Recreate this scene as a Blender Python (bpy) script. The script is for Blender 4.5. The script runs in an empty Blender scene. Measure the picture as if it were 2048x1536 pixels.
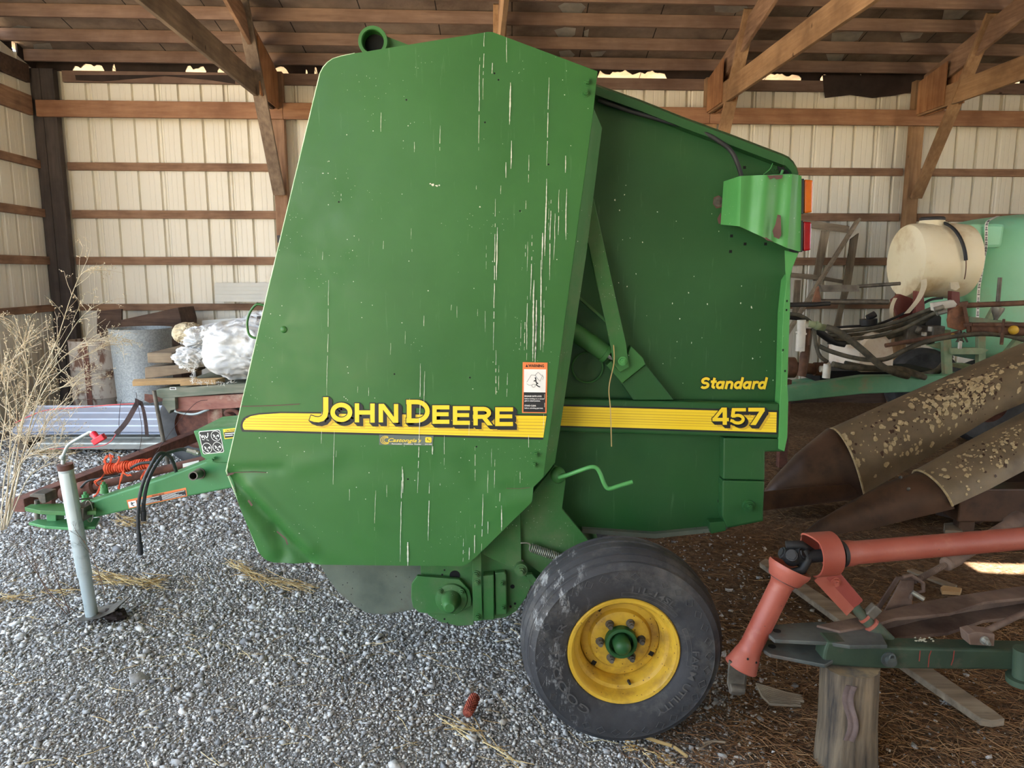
import bpy, bmesh, math, random
import numpy as np
from mathutils import Vector as V, Matrix
from mathutils.geometry import tessellate_polygon
rnd = random.Random(7)
C = bpy.context.scene.collection
PI = math.pi
# ---------------------------------------------------------------- camera geometry
FPX, PITCH, CH = 1450.0, math.radians(8.75), 1.70
_cp, _sp = math.cos(PITCH), math.sin(PITCH)
def ray(px, py):
    u, v = (px-1024)/FPX, (768-py)/FPX
    return V((u, _cp+v*_sp, -_sp+v*_cp))
CAM = V((0, 0, CH))
def P(px, py, Y):
    d = ray(px, py); return CAM + d*(Y/d.y)
def G(px, py, z=0.0):
    d = ray(px, py); return CAM + d*((z-CH)/d.z)
def PX(px, py, X):
    d = ray(px, py); return CAM + d*(X/d.x)
def mpp(Y): return Y/FPX*1.02        # metres per pixel at depth Y
def lerp(a, b, t): return a + (b-a)*t
# ---------------------------------------------------------------- mesh builder
class MB:
    def __init__(s): s.v = []; s.f = []
    def add(s, vs, fs):
        n = len(s.v); s.v.extend([tuple(p) for p in vs]); s.f.extend([tuple(i+n for i in f) for f in fs]); return s
    def box(s, c, size, rot=None):
        hx, hy, hz = [d/2 for d in size]; c = V(c)
        vs = [V((x, y, z)) for x in (-hx, hx) for y in (-hy, hy) for z in (-hz, hz)]
        if rot is not None: vs = [rot @ p for p in vs]
        return s.add([c+p for p in vs], [(0,1,3,2),(4,6,7,5),(0,4,5,1),(2,3,7,6),(0,2,6,4),(1,5,7,3)])
    def bb(s, lo, hi):
        return s.box([(a+b)/2 for a, b in zip(lo, hi)], [b-a for a, b in zip(lo, hi)])
    def beam(s, p0, p1, w, h, up=(0, 0, 1)):
        p0, p1 = V(p0), V(p1); d = (p1-p0); L = d.length; d.normalize()
        side = d.cross(V(up));
        if side.length < 1e-5: side = d.cross(V((1, 0, 0)))
        side.normalize(); u = side.cross(d)
        M = Matrix((d, side, u)).transposed()
        return s.box((p0+p1)/2, (L, w, h), M)
    def prism(s, pts, vec):
        pts = [V(p) for p in pts]; vec = V(vec); n = len(pts)
        nrm = V((0, 0, 0))
        for i in range(n): nrm += pts[i].cross(pts[(i+1) % n])
        if nrm.dot(vec) > 0: pts.reverse()
        vs = pts + [p+vec for p in pts]
        fs = [tuple(range(n)), tuple(reversed(range(n, 2*n)))] + [((i+1) % n, i, n+i, n+(i+1) % n) for i in range(n)]
        return s.add(vs, fs)
    def poly(s, pts): return s.add(pts, [tuple(range(len(pts)))])
    def tube(s, path, r, n=10, caps=True, closed=False):
        path = [V(p) for p in path]; m = len(path)
        rs = r if isinstance(r, (list, tuple)) else [r]*m
        t0 = (path[1]-path[0]).normalized()
        a = V((0, 0, 1)) if abs(t0.z) < .9 else V((1, 0, 0))
        nr = t0.cross(a).normalized(); vs = []
        for i in range(m):
            if closed: t = (path[(i+1) % m]-path[i-1])
            elif i == 0: t = path[1]-path[0]
            elif i == m-1: t = path[-1]-path[-2]
            else: t = (path[i+1]-path[i]).normalized()+(path[i]-path[i-1]).normalized()
            if t.length < 1e-9: t = t0
            t.normalize(); nr = nr - t*nr.dot(t)
            if nr.length < 1e-6: nr = t.cross(V((.3, .5, .8)))
            nr.normalize(); bn = t.cross(nr)
            for k in range(n):
                an = 2*PI*k/n; vs.append(path[i]+(nr*math.cos(an)+bn*math.sin(an))*rs[i])
        fs = []
        for i in range(m if closed else m-1):
            j = (i+1) % m
            for k in range(n):
                l = (k+1) % n; fs.append((i*n+k, i*n+l, j*n+l, j*n+k))
        if caps and not closed: fs += [tuple(reversed(range(n))), tuple(range((m-1)*n, m*n))]
        return s.add(vs, fs)
    def cyl(s, p0, p1, r0, r1=None, n=20, caps=True):
        return s.tube([p0, p1], [r0, r0 if r1 is None else r1], n, caps)
    def lathe(s, prof, o, axis, n=48, caps=False):
        o = V(o); ax = V(axis).normalized()
        a = ax.cross(V((0, 0, 1)));
        if a.length < 1e-4: a = V((1, 0, 0))
        a.normalize(); b = ax.cross(a); m = len(prof); vs = []
        for r, h in prof:
            for k in range(n):
                an = 2*PI*k/n; vs.append(o+ax*h+(a*math.cos(an)+b*math.sin(an))*r)
        fs = [(i*n+k, i*n+(k+1) % n, (i+1)*n+(k+1) % n, (i+1)*n+k) for i in range(m-1) for k in range(n)]
        if caps: fs += [tuple(reversed(range(n))), tuple(range((m-1)*n, m*n))]
        return s.add(vs, fs)
    def ball(s, c, r, nu=16, nv=10, fn=None):
        c = V(c); r = V((r, r, r)) if not hasattr(r, '__len__') else V(r); vs = []
        for j in range(nv+1):
            th = PI*j/nv
            for i in range(nu):
                ph = 2*PI*i/nu; d = V((math.sin(th)*math.cos(ph), math.sin(th)*math.sin(ph), math.cos(th)))
                q = 1.0 if fn is None else fn(d)
                vs.append(c+V((d.x*r.x, d.y*r.y, d.z*r.z))*q)
        fs = [(j*nu+i, (j+1)*nu+i, (j+1)*nu+(i+1) % nu, j*nu+(i+1) % nu) for j in range(nv) for i in range(nu)]
        return s.add(vs, fs)
    def grid(s, fn, nu, nv, flip=False):
        vs = [fn(i/nu, j/nv) for j in range(nv+1) for i in range(nu+1)]; w = nu+1
        fs = [(j*w+i, j*w+i+1, (j+1)*w+i+1, (j+1)*w+i) for j in range(nv) for i in range(nu)]
        if flip: fs = [tuple(reversed(f)) for f in fs]
        return s.add(vs, fs)
    def hexbolt(s, c, r, axis=(0, -1, 0), h=None):
        h = h or r*.9; c = V(c); ax = V(axis).normalized()
        s.cyl(c, c+ax*h*.25, r*1.35, n=18); s.cyl(c+ax*h*.25, c+ax*h, r, r*.95, n=6)
        s.cyl(c+ax*h, c+ax*h*1.5, r*.5, n=10); return s
    def build(s, name, mat, parent=None, smooth=None, bevel=0, solid=0, base=None, clean=False):
        me = bpy.data.meshes.new(name)
        o = bpy.data.objects.new(name, me); C.objects.link(o)
        vs = s.v; off = V((0, 0, 0))
        if parent is None:
            a = np.array(vs); lo, hi = a.min(0), a.max(0)
            off = V(base) if base is not None else V(((lo[0]+hi[0])/2, (lo[1]+hi[1])/2, lo[2]))
            vs = [(p[0]-off.x, p[1]-off.y, p[2]-off.z) for p in vs]; o.location = off; _wm[o.name] = tuple(off)
        else: adopt(o, parent)
        me.from_pydata(vs, [], s.f)
        if clean:
            bm = bmesh.new(); bm.from_mesh(me); bmesh.ops.remove_doubles(bm, verts=bm.verts, dist=1e-5)
            bmesh.ops.recalc_face_normals(bm, faces=bm.faces); bm.to_mesh(me); bm.free()
        me.materials.append(mat)
        if smooth is not None:
            me.polygons.foreach_set('use_smooth', [True]*len(me.polygons))
            if smooth < 180: me.set_sharp_from_angle(angle=math.radians(smooth))
        me.update()
        if solid:
            m = o.modifiers.new('solid', 'SOLIDIFY'); m.thickness = solid; m.offset = 0
            if smooth is not None: m = o.modifiers.new('split', 'EDGE_SPLIT'); m.split_angle = math.radians(min(smooth, 50)); m.use_edge_sharp = False
        if bevel:
            m = o.modifiers.new('bevel', 'BEVEL'); m.width = bevel; m.segments = 2; m.limit_method = 'ANGLE'; m.angle_limit = math.radians(40)
        return o
_wm = {}
def adopt(o, parent):
    o.parent = parent
    o.matrix_parent_inverse = Matrix.Translation(-V(_wm.get(parent.name, (0, 0, 0))))   # meshes keep world coordinates as their local ones
def thing(name, label, cat, base, group=None):
    o = bpy.data.objects.new(name, None); C.objects.link(o); o.empty_display_size = .1
    o.location = base; _wm[o.name] = tuple(base)
    return tag(o, label, cat, group)
def tag(o, label, cat, group=None, kind=None):
    if label: o['label'] = label
    if cat: o['category'] = cat
    if group: o['group'] = group
    if kind: o['kind'] = kind
    return o
def struct(o, label=None): o['kind'] = 'structure'; (o.__setitem__('label', label) if label else None); return o
def smoothpath(pts, k=6):
    pts = [V(p) for p in pts]; out = []
    for i in range(len(pts)-1):
        p0, p1, p2, p3 = pts[max(i-1, 0)], pts[i], pts[i+1], pts[min(i+2, len(pts)-1)]
        for j in range(k):
            t = j/k
            out.append(.5*((2*p1)+(p2-p0)*t+(2*p0-5*p1+4*p2-p3)*t*t+(3*p1-p0-3*p2+p3)*t**3))
    out.append(pts[-1]); return out
def pxs(pts, Y): return [P(x, y, Y) for x, y in pts]
def pxpath(pts, k=6):            # [(px,py,Y)...] -> smooth world path
    return smoothpath([P(*p) for p in pts], k)
# ---------------------------------------------------------------- materials
def S(r, g, b):                   # sRGB 0-255 -> linear
    return tuple(((c/255)/12.92 if c/255 <= .04045 else ((c/255+.055)/1.055)**2.4) for c in (r, g, b))
def newmat(name):
    m = bpy.data.materials.new(name); m.use_nodes = True; nt = m.node_tree
    return m, nt, nt.nodes['Principled BSDF']
class NT:
    def __init__(s, nt): s.nt = nt
    def n(s, t, **kw):
        x = s.nt.nodes.new(t)
        for k, v in kw.items():
            if k.startswith('i_'):
                key = k[2:]; key = int(key) if key.isdigit() else key.replace('_', ' ')
                x.inputs[key].default_value = v
            else: setattr(x, k, v)
        return x
    def l(s, a, b): s.nt.links.new(a, b)
    def coord(s, stretch=(1, 1, 1), kind='Object', rot=(0, 0, 0)):
        tc = s.n('ShaderNodeTexCoord'); mp = s.n('ShaderNodeMapping')
        mp.inputs['Scale'].default_value = stretch; mp.inputs['Rotation'].default_value = rot
        s.l(tc.outputs[kind], mp.inputs['Vector']); return mp.outputs['Vector']
    def noise(s, vec, scale, detail=4, rough=.55):
        x = s.n('ShaderNodeTexNoise'); x.inputs['Scale'].default_value = scale; x.inputs['Detail'].default_value = detail
        x.inputs['Roughness'].default_value = rough; s.l(vec, x.inputs['Vector']); return x.outputs['Fac']
    def ramp(s, fac, stops):
        x = s.n('ShaderNodeValToRGB'); els = x.color_ramp.elements
        while len(els) < len(stops): els.new(.5)
        for e, (p, c) in zip(els, stops):
            e.position = p; e.color = (*c, 1) if hasattr(c, '__len__') else (c, c, c, 1)
        s.l(fac, x.inputs['Fac']); return x.outputs['Color']
    def mix(s, fac, a, b, mode='MIX'):
        x = s.n('ShaderNodeMix', data_type='RGBA', blend_type=mode)
        for sock, v in ((x.inputs['Factor'], fac), (x.inputs['A'], a), (x.inputs['B'], b)):
            if hasattr(v, 'is_linked'): s.l(v, sock)
            else: sock.default_value = (*v, 1) if hasattr(v, '__len__') and len(v) == 3 else v
        return x.outputs['Result']
    def math(s, op, a, b=0.0):
        x = s.n('ShaderNodeMath', operation=op)
        for i, v in ((0, a), (1, b)):
            if hasattr(v, 'is_linked'): s.l(v, x.inputs[i])
            else: x.inputs[i].default_value = v
        return x.outputs[0]
    def bump(s, h, strength, dist, bsdf):
        x = s.n('ShaderNodeBump'); x.inputs['Strength'].default_value = strength; x.inputs['Distance'].default_value = dist
        s.l(h, x.inputs['Height']); s.l(x.outputs['Normal'], bsdf.inputs['Normal'])
def pm(name, c1, c2=None, scale=8, rough=.6, metal=0, stretch=(1, 1, 1), lo=.35, hi=.65, bump=0, bscale=None, bdist=.01,
       spots=None, detail=5, spec=.5, grunge=None, rot=(0, 0, 0)):
    """noise-mottled paint / metal / cloth; spots=(colour, scale, size): small flecks; grunge=(colour, scale, lo, hi)"""
    m, nt, b = newmat(name); t = NT(nt); vec = t.coord(stretch, rot=rot)
    b.inputs['Roughness'].default_value = rough; b.inputs['Metallic'].default_value = metal
    b.inputs['Specular IOR Level'].default_value = spec
    col = None
    if c2 is not None:
        f = t.noise(vec, scale, detail); col = t.ramp(f, [(lo, c1), (hi, c2)])
    else: b.inputs['Base Color'].default_value = (*c1, 1)
    if grunge:
        gc, gs, gl, gh = grunge; f = t.noise(t.coord((1, 1, 1)), gs, 6, .65)
        col = t.mix(t.ramp(f, [(gl, 0.0), (gh, 1.0)]), col if col is not None else c1, gc)
    if spots:
        sc, ss, sz = spots; x = t.n('ShaderNodeTexVoronoi'); x.inputs['Scale'].default_value = ss
        t.l(t.coord((1, 1, 1)), x.inputs['Vector'])
        f = t.math('LESS_THAN', x.outputs['Distance'], sz)
        g = t.math('GREATER_THAN', t.noise(t.coord((1, 1, 1)), 5, 3), .5)
        col = t.mix(t.math('MULTIPLY', f, g), col if col is not None else c1, sc)
    if col is not None: t.l(col, b.inputs['Base Color'])
    if bump: t.bump(t.noise(vec, bscale or scale, 6, .6), bump, bdist, b)
    return m
# ================================================================= MATERIALS
def wood(name, c1, c2, axis='X', rough=.8, scale=1.6, knots=True, c3=None):
    st = {'X': (1, 14, 14), 'Y': (14, 1, 14), 'Z': (14, 14, 1)}[axis]
    m, nt, b = newmat(name); t = NT(nt); vec = t.coord(st)
    f = t.noise(vec, scale, 6, .65); col = t.ramp(f, [(.3, c1), (.5, tuple((a+d)/2 for a, d in zip(c1, c2))), (.7, c2)])
    big = t.noise(t.coord((1, 1, 1)), 2.2, 4)
    col = t.mix(t.ramp(big, [(.38, 0.0), (.72, .75)]), col, c3 or tuple(x*.45 for x in c1))
    if knots:
        x = t.n('ShaderNodeTexVoronoi'); x.inputs['Scale'].default_value = 2.3; t.l(t.coord((1, 1.8, 1.8) if axis == 'X' else (1.8, 1.8, 1)), x.inputs['Vector'])
        col = t.mix(t.ramp(x.outputs['Distance'], [(.03, 1.0), (.07, 0.0)]), col, tuple(v*.25 for v in c1))
    t.l(col, b.inputs['Base Color']); b.inputs['Roughness'].default_value = rough; b.inputs['Specular IOR Level'].default_value = .25
    t.bump(f, .5, .004, b); return m
M = {}
WB1, WB2, WBD = S(124, 94, 74), S(170, 136, 110), S(84, 62, 50)
for ax in 'XYZ': M['wood'+ax] = wood('barn wood '+ax, WB1, WB2, ax, c3=WBD)
M['purlin'] = wood('purlin wood', S(112, 90, 78), S(142, 118, 104), 'X', c3=S(92, 70, 60))
M['header'] = wood('header wood', S(138, 100, 76), S(172, 132, 102), 'X', c3=S(112, 76, 56))
for ax in 'XYZ': M['treated'+ax] = wood('treated post '+ax, S(134, 102, 74), S(172, 138, 104), ax, c3=S(96, 72, 52))
for ax in 'XZ': M['gray'+ax] = wood('weathered board '+ax, S(120, 106, 90), S(178, 162, 140), ax, c3=S(92, 80, 66))
M['lumber'] = wood('new lumber', S(176, 142, 100), S(206, 176, 132), 'X', c3=S(150, 118, 82), knots=False)
M['oldwood'] = wood('old painted wood', S(110, 96, 82), S(150, 134, 112), 'X', c3=S(70, 58, 48))
M['shadedpost'] = wood('shaded corner post', S(66, 60, 58), S(92, 84, 80), 'Z', c3=S(48, 44, 44), knots=False)  # corner post's shade painted in as a darker wood colour
M['darkwood'] = wood('dark box wood', S(70, 54, 46), S(104, 84, 72), 'X', c3=S(44, 34, 30))
for ax in 'YZ': M['oldtruss'+ax] = wood('grey truss wood '+ax, S(104, 88, 76), S(142, 124, 106), ax, c3=S(76, 64, 56))
M['plywood'] = wood('plywood gusset', S(134, 92, 62), S(178, 132, 94), 'Z', knots=False, c3=S(100, 64, 42))
M['panelwhite'] = pm('cream steel panel', S(218, 212, 196), S(228, 223, 208), 1.2, .45, 0, (1, 1, .3), .35, .7, spots=(S(90, 70, 50), 9, .022), grunge=(S(190, 172, 138), 1.3, .6, .95))
M['tarpaper'] = pm('tar paper', S(34, 25, 22), S(58, 44, 38), 4, .9, bump=.6, bdist=.02)
M['daylightmetal'] = pm('bare steel', S(150, 150, 150), S(185, 185, 180), 6, .45, .6)
def roofmat():
    m, nt, b = newmat('roof underside'); t = NT(nt)
    f = t.noise(t.coord((1, 1, 1)), 1.7, 6, .62)
    col = t.ramp(f, [(.28, S(84, 70, 62)), (.5, S(124, 108, 98)), (.72, S(150, 134, 122))])
    f2 = t.noise(t.coord((.8, 1.5, 1)), .9, 5, .6)
    col = t.mix(t.ramp(f2, [(.5, 0.0), (.72, .85)]), col, S(46, 33, 28))
    x = t.n('ShaderNodeTexVoronoi', feature='F1'); x.inputs['Scale'].default_value = .75
    n3 = t.noise(t.coord((1, 1, 1)), 5, 4); tc = t.n('ShaderNodeTexCoord'); add = t.n('ShaderNodeVectorMath', operation='ADD')
    comb = t.n('ShaderNodeCombineXYZ'); t.l(n3, comb.inputs[0]); t.l(n3, comb.inputs[1]); t.l(tc.outputs['Object'], add.inputs[0]); t.l(comb.outputs[0], add.inputs[1])
    t.l(add.outputs[0], x.inputs['Vector'])
    col = t.mix(t.ramp(x.outputs['Distance'], [(.16, 1.0), (.18, 0.0)]), col, S(176, 176, 170))
    sep = t.n('ShaderNodeSeparateXYZ'); t.l(tc.outputs['Object'], sep.inputs[0])
    seam = t.math('LESS_THAN', t.math('PINGPONG', sep.outputs[0], .4), .006)
    col = t.mix(seam, col, S(26, 20, 18))
    t.l(col, b.inputs['Base Color']); b.inputs['Roughness'].default_value = .85
    t.bump(t.noise(t.coord((1, 1, 1)), 6, 5), .5, .03, b); return m
M['roof'] = roofmat()
def floormat():
    m, nt, b = newmat('gravel and dirt floor'); t = NT(nt); vec = t.coord((1, 1, 1))
    sep = t.n('ShaderNodeSeparateXYZ'); t.l(vec, sep.inputs[0])
    nz = t.noise(vec, 1.3, 5); z = t.math('ADD', sep.outputs[0], t.math('MULTIPLY', t.math('SUBTRACT', nz, .5), 1.1)); z = t.math('SUBTRACT', z, t.math('MULTIPLY', t.math('MAXIMUM', t.math('SUBTRACT', 2.5, sep.outputs[1]), 0.0), .55))
    k = t.ramp(t.math('MULTIPLY', t.math('ADD', z, 1.0), .4), [(.62, 0.0), (.80, 1.0)])     # 0 gravel, 1 dirt
    v = t.n('ShaderNodeTexVoronoi'); v.inputs['Scale'].default_value = 70; t.l(vec, v.inputs['Vector'])
    g1 = t.ramp(t.noise(vec, 90, 4, .7), [(.3, S(84, 81, 78)), (.5, S(140, 137, 133)), (.7, S(190, 187, 182))])
    g1 = t.mix(t.ramp(t.noise(vec, 2.1, 4), [(.45, 0.0), (.7, .6)]), g1, S(128, 118, 104))
    d1 = t.ramp(t.noise(vec, 26, 7, .72), [(.25, S(72, 56, 44)), (.5, S(124, 99, 77)), (.75, S(172, 146, 116))])
    d1 = t.mix(t.ramp(t.noise(vec, 1.6, 5), [(.42, 0.0), (.7, .7)]), d1, S(100, 78, 60))
    t.l(t.mix(k, g1, d1), b.inputs['Base Color']); b.inputs['Roughness'].default_value = .95; b.inputs['Specular IOR Level'].default_value = .15
    h = t.math('ADD', t.math('MULTIPLY', v.outputs['Distance'], .8), t.noise(vec, 40, 8, .75))
    t.bump(h, 1.0, .02, b); return m
M['floor'] = floormat()
M['yard'] = pm('yard ground', S(184, 162, 126), S(204, 182, 146), 2, .95)
def stonemat():
    m, nt, b = newmat('crushed limestone'); t = NT(nt); g = t.n('ShaderNodeNewGeometry')
    col = t.ramp(g.outputs['Random Per Island'], [(0, S(120, 119, 119)), (.3, S(168, 167, 166)), (.62, S(198, 197, 195)), (.85, S(208, 202, 192)), (1, S(238, 238, 236))])
    col = t.mix(t.ramp(t.noise(t.coord((1, 1, 1)), 120, 3), [(.4, 0.0), (.7, .35)]), col, S(96, 92, 88))
    t.l(col, b.inputs['Base Color']); b.inputs['Roughness'].default_value = .9; b.inputs['Specular IOR Level'].default_value = .2; return m
M['stone'] = stonemat()
def strawmat(name, a, c, d):
    m, nt, b = newmat(name); t = NT(nt); g = t.n('ShaderNodeNewGeometry')
    t.l(t.ramp(g.outputs['Random Per Island'], [(0, a), (.5, c), (1, d)]), b.inputs['Base Color']); b.inputs['Roughness'].default_value = .85; b.inputs['Specular IOR Level'].default_value = .15
    return m
M['needles'] = strawmat('pine needles and chaff', S(92, 64, 44), S(138, 102, 70), S(182, 146, 106))
M['hay'] = strawmat('dry hay', S(140, 112, 70), S(186, 158, 106), S(214, 194, 146))
M['weed'] = strawmat('dry weed', S(176, 158, 132), S(206, 190, 164), S(226, 216, 194))
M['twig'] = strawmat('dark twig', S(84, 62, 52), S(104, 80, 66), S(128, 104, 88))
# ================================================================= BUILDING FRAME (turned 2.9 degrees to the camera)
BA = math.radians(2.9); _bc, _bs = math.cos(BA), math.sin(BA); YW = 9.3
def BX(p): x, y, z = p; return (x*_bc-(y-YW)*_bs, YW+x*_bs+(y-YW)*_bc, z)
def BI(p): X, Y, z = p; Y -= YW; return V((X*_bc+Y*_bs, YW-X*_bs+Y*_bc, z))
def PB(px, py, yb):               # pixel ray -> building coordinates on the plane yb
    d = ray(px, py); n = V((-_bs, _bc, 0)); p0 = V(BX((0, yb, 0)))
    return BI(CAM + d*((p0-CAM).dot(n)/d.dot(n)))
def bbuild(mb, *a, **k): mb.v = [BX(p) for p in mb.v]; return mb.build(*a, **k)
XL, XR, SL, ZW = -5.62, 9.6, .25, 4.17
YR, YF = 3.6, -2.6               # ridge and front eave
def zroof(yb): return ZW + SL*(YW-yb)
# ---- back and left walls: ribbed steel
def ribprofile(x0, x1):
    out = []; x = x0; k = 0
    while x < x1:
        out += [(x, 0), (x+.007, .040), (x+.036, .040), (x+.052, 0)]
        if k % 3 == 2: out[-1:] = [(x+.056, .003), (x+.066, .014), (x+.078, .014), (x+.090, 0)]
        for m in (.13, .19): out += [(x+m+.0, 0), (x+m+.007, .0022), (x+m+.014, 0)]
        x += .268; k += 1
    return [(min(a, x1), b) for a, b in out]
mb = MB(); pr = ribprofile(XL, XR)
mb.grid(lambda u, v: (pr[round(u*(len(pr)-1))][0], YW+pr[round(u*(len(pr)-1))][1], [-.1, 4.06][round(v)]), len(pr)-1, 1)
mb.bb((XL, YW+.043, -.1), (XR, YW+.05, 4.06))
struct(bbuild(mb, 'wall_back', M['panelwhite'], base=(0, YW, 0)), 'cream ribbed steel back wall of the barn')
struct(bbuild((lambda m: m.bb((XL+.01, YW-.040, -.06), (XR, YW-.004, .24)))(MB()), 'baseboard_back', M['darkwood'], base=(0, YW, 0)))
YL = 6.2                                        # the left wall ends here; the bay beyond is open
mb = MB(); pr2 = ribprofile(YL, YW)
mb.grid(lambda u, v: (XL-pr2[round(u*(len(pr2)-1))][1], pr2[round(u*(len(pr2)-1))][0], [0, zroof(pr2[round(u*(len(pr2)-1))][0])-.10][round(v)]), len(pr2)-1, 1, True)
mb.add([(XL-.043, YL, 0), (XL-.043, YW, 0), (XL-.043, YW, zroof(YW)-.1), (XL-.043, YL, zroof(YL)-.1)], [(0, 1, 2, 3)])
struct(bbuild(mb, 'wall_left', M['panelwhite'], base=(XL, 7.7, 0)), 'cream ribbed steel end wall on the left')
mb = MB(); mb.bb((XR, 1, 0), (XR+.05, YW+.03, 5))
struct(bbuild(mb, 'wall_right_unseen', M['panelwhite'], base=(XR, 5, 0)))  # unseen end wall put in to keep the right side dark
mb = MB(); mb.bb((-2.6, YF-.05, -.1), (XR, YF, 4.1))
struct(bbuild(mb, 'wall_front_added', M['panelwhite'], base=(5, YF, 0)))  # unseen wall added to block daylight from the front right
# ---- roof (one tear lets the sun through)
def slab(mb, x0, x1, ya, yb_, front=False):
    z = (lambda y: zroof(y)) if not front else (lambda y: zroof(YR)-SL*(YR-y))
    mb.prism([(x0, ya, z(ya)), (x1, ya, z(ya)), (x1, yb_, z(yb_)), (x0, yb_, z(yb_))], (0, 0, .02))
SUN_EL, SUN_AZ = math.radians(80), math.radians(8)
sun_to = V((math.cos(SUN_EL)*math.sin(SUN_AZ), math.cos(SUN_EL)*math.cos(SUN_AZ), math.sin(SUN_EL)))
pt = G(2012, 1131); k = 0.0                      # where the patch of sun lies on the floor
for _ in range(60):
    q = BI(pt+sun_to*k); k += (zroof(q.y)-q.z)/(sun_to.z+SL*sun_to.y)
HX, HY = q.x, q.y
mb = MB(); hx, hy = .20, .062
for a in ((XL-.1, HX-hx, YR, YW+.25), (HX+hx, XR+.1, YR, YW+.25), (HX-hx, HX+hx, YR, HY-hy), (HX-hx, HX+hx, HY+hy, YW+.25)): slab(mb, *a)
slab(mb, XL-.1, XR+.1, YF, YR, True)
struct(bbuild(mb, 'ceiling', M['roof'], base=(0, 5, 4.2)), 'dark papered underside of the barn roof with torn patches')
# torn places where the paper is gone and bare steel shows
patches = [[(1116, 12), (1130, 5), (1160, 4), (1172, 14), (1160, 30), (1140, 33), (1126, 26)], [(1108, 60), (1130, 54), (1152, 56), (1150, 70), (1136, 78), (1118, 76)], [(1118, 103), (1140, 100), (1150, 110), (1136, 122), (1122, 118)], [(1168, 62), (1178, 58), (1176, 74), (1168, 72)],
           [(1428, 10), (1490, 6), (1496, 16), (1470, 26), (1430, 24)], [(1664, 66), (1700, 62), (1728, 62), (1716, 80), (1690, 88), (1662, 84)], [(1888, 20), (1920, 14), (1944, 16), (1920, 38), (1884, 40)], [(1652, 108), (1690, 106), (1680, 128), (1660, 132)], [(1800, 66), (1850, 60), (1840, 76), (1806, 84)], [(20, 56), (36, 50), (62, 54), (58, 66), (34, 66)], [(66, 88), (100, 86), (108, 104), (84, 112), (70, 108)], [(1180, 104), (1212, 102), (1204, 112), (1184, 114)]]
cl_ = bpy.data.objects['ceiling']
for pl in patches:
    vs_ = []
    for x, y in pl:
        d = ray(x, y); k = 6.0
        for _ in range(60): q = BI(CAM+d*k); k += (zroof(q.y)-.004-q.z)/(d.z+SL*d.y)
        vs_.append(BX(q))
    MB().poly(vs_).build('bare_steel_patch', M['daylightmetal'], cl_)
# ---- eave closure: dark boards with ragged gaps that let daylight in
spans = [(147, 212), (226, 234), (372, 414), (436, 452), (546, 580), (612, 616), (629, 636), (1195, 1334), (1510, 1602), (1640, 1656), (1715, 1725), (1756, 1777), (1793, 1806), (1985, 2040)]
mb = MB(); xs = XL
for a, b_ in spans:
    xa, xb = PB(a, 155, YW).x, PB(b_, 160, YW).x
    if xa > xs: mb.bb((xs, YW-.012, 4.05), (xa, YW+.004, 4.30))
    n = max(4, int((xb-xa)/.03)); ed = []          # ragged torn upper edge of each gap
    for i in range(n+1): ed.append((lerp(xa, xb, i/n), YW-.012, 4.12+.03*math.sin(i*.9+a)*math.sin(i*.37)+rnd.uniform(-.012, .012)-(.05 if i in (0, n) else 0)))
    mb.prism(ed+[(xb, YW-.012, 4.3), (xa, YW-.012, 4.3)], (0, .016, 0))
    xs = xb
mb.bb((xs, YW-.012, 4.05), (XR, YW+.004, 4.30))
struct(bbuild(mb, 'trim_1', M['tarpaper'], base=(0, YW, 4.05)))
mb = MB()                                        # the same along the left wall
ys = [YL, 7.05, 7.2, 7.75, 7.87, 8.42, 8.62, 8.85, 8.95, YW]
for i in range(0, len(ys), 2):
    a, b_ = ys[i], ys[i+1]
    mb.prism([(XL-.01, a, zroof(a)-.13), (XL-.01, b_, zroof(b_)-.13), (XL-.01, b_, zroof(b_)), (XL-.01, a, zroof(a))], (.02, 0, 0))
struct(bbuild(mb, 'trim_2', M['tarpaper'], base=(XL, 7.7, 4)))
# ---- floor
def gravelness(x, y):
    n = .35*math.sin(2.1*y+1.3*x)+.2*math.sin(5.3*y-2.2*x+1); return max(0.0, min(1.0, (.95+.55*max(0, 2.5-y)-x+.45*n)/.5))
def fh(x, y): return .010*math.sin(1.7*x+.6)*math.sin(2.3*y)+.006*math.sin(5.1*x+1.9*y)+.004*math.sin(11*x-7*y)-.012
mb = MB(); mb.grid(lambda u, v: (lerp(-7.5, 10.5, u), lerp(-4, 9.9, v), fh(lerp(-7.5, 10.5, u), lerp(-4, 9.9, v))), 220, 170)
struct(mb.build('floor', M['floor'], smooth=180, base=(0, 0, 0)), 'grey gravel floor turning to brown dirt on the right')
mb = MB(); mb.bb((-70, -70, -.12), (70, 70, -.06)); struct(mb.build('floor_outside', M['yard'], base=(0, 0, -.06)))
# ================================================================= TIMBER FRAME
def zb(px, py, yb): return PB(px, py, yb).z
BAY = [-5.42, -2.80, -.19, 2.43, 5.05, 7.66]
names = {-5.42: 'shaded corner post where the back wall meets the left wall', -2.80: 'timber wall post left of the green baler, partly behind its edge',
         2.43: 'timber wall post mostly hidden behind the top of the green baler', 5.05: 'light brown timber wall post behind the cream tank'}
for x in BAY:
    if x not in names: continue
    mb = MB(); mb.bb((x-.075, YW-.165, -.05), (x+.075, YW-.064, 4.04)); 
    if x == -5.42: mb.bb((x-.19, YW-.165, -.05), (x-.079, YW-.006, 4.04))
    tag(bbuild(mb, 'timber_post', M['treatedZ'] if x > 0 else (M['shadedpost'] if x < -5 else M['woodZ']), bevel=.006), names[x], 'post', 'wall posts')
rows = [('header', 208, 241, 221, 252), ('1', 325, 341, 334, 349), ('2', 421, 438, 425, 440), ('3', 514, 530, 514.6, 530), ('4', 606, 620, 607, 619)]
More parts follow.
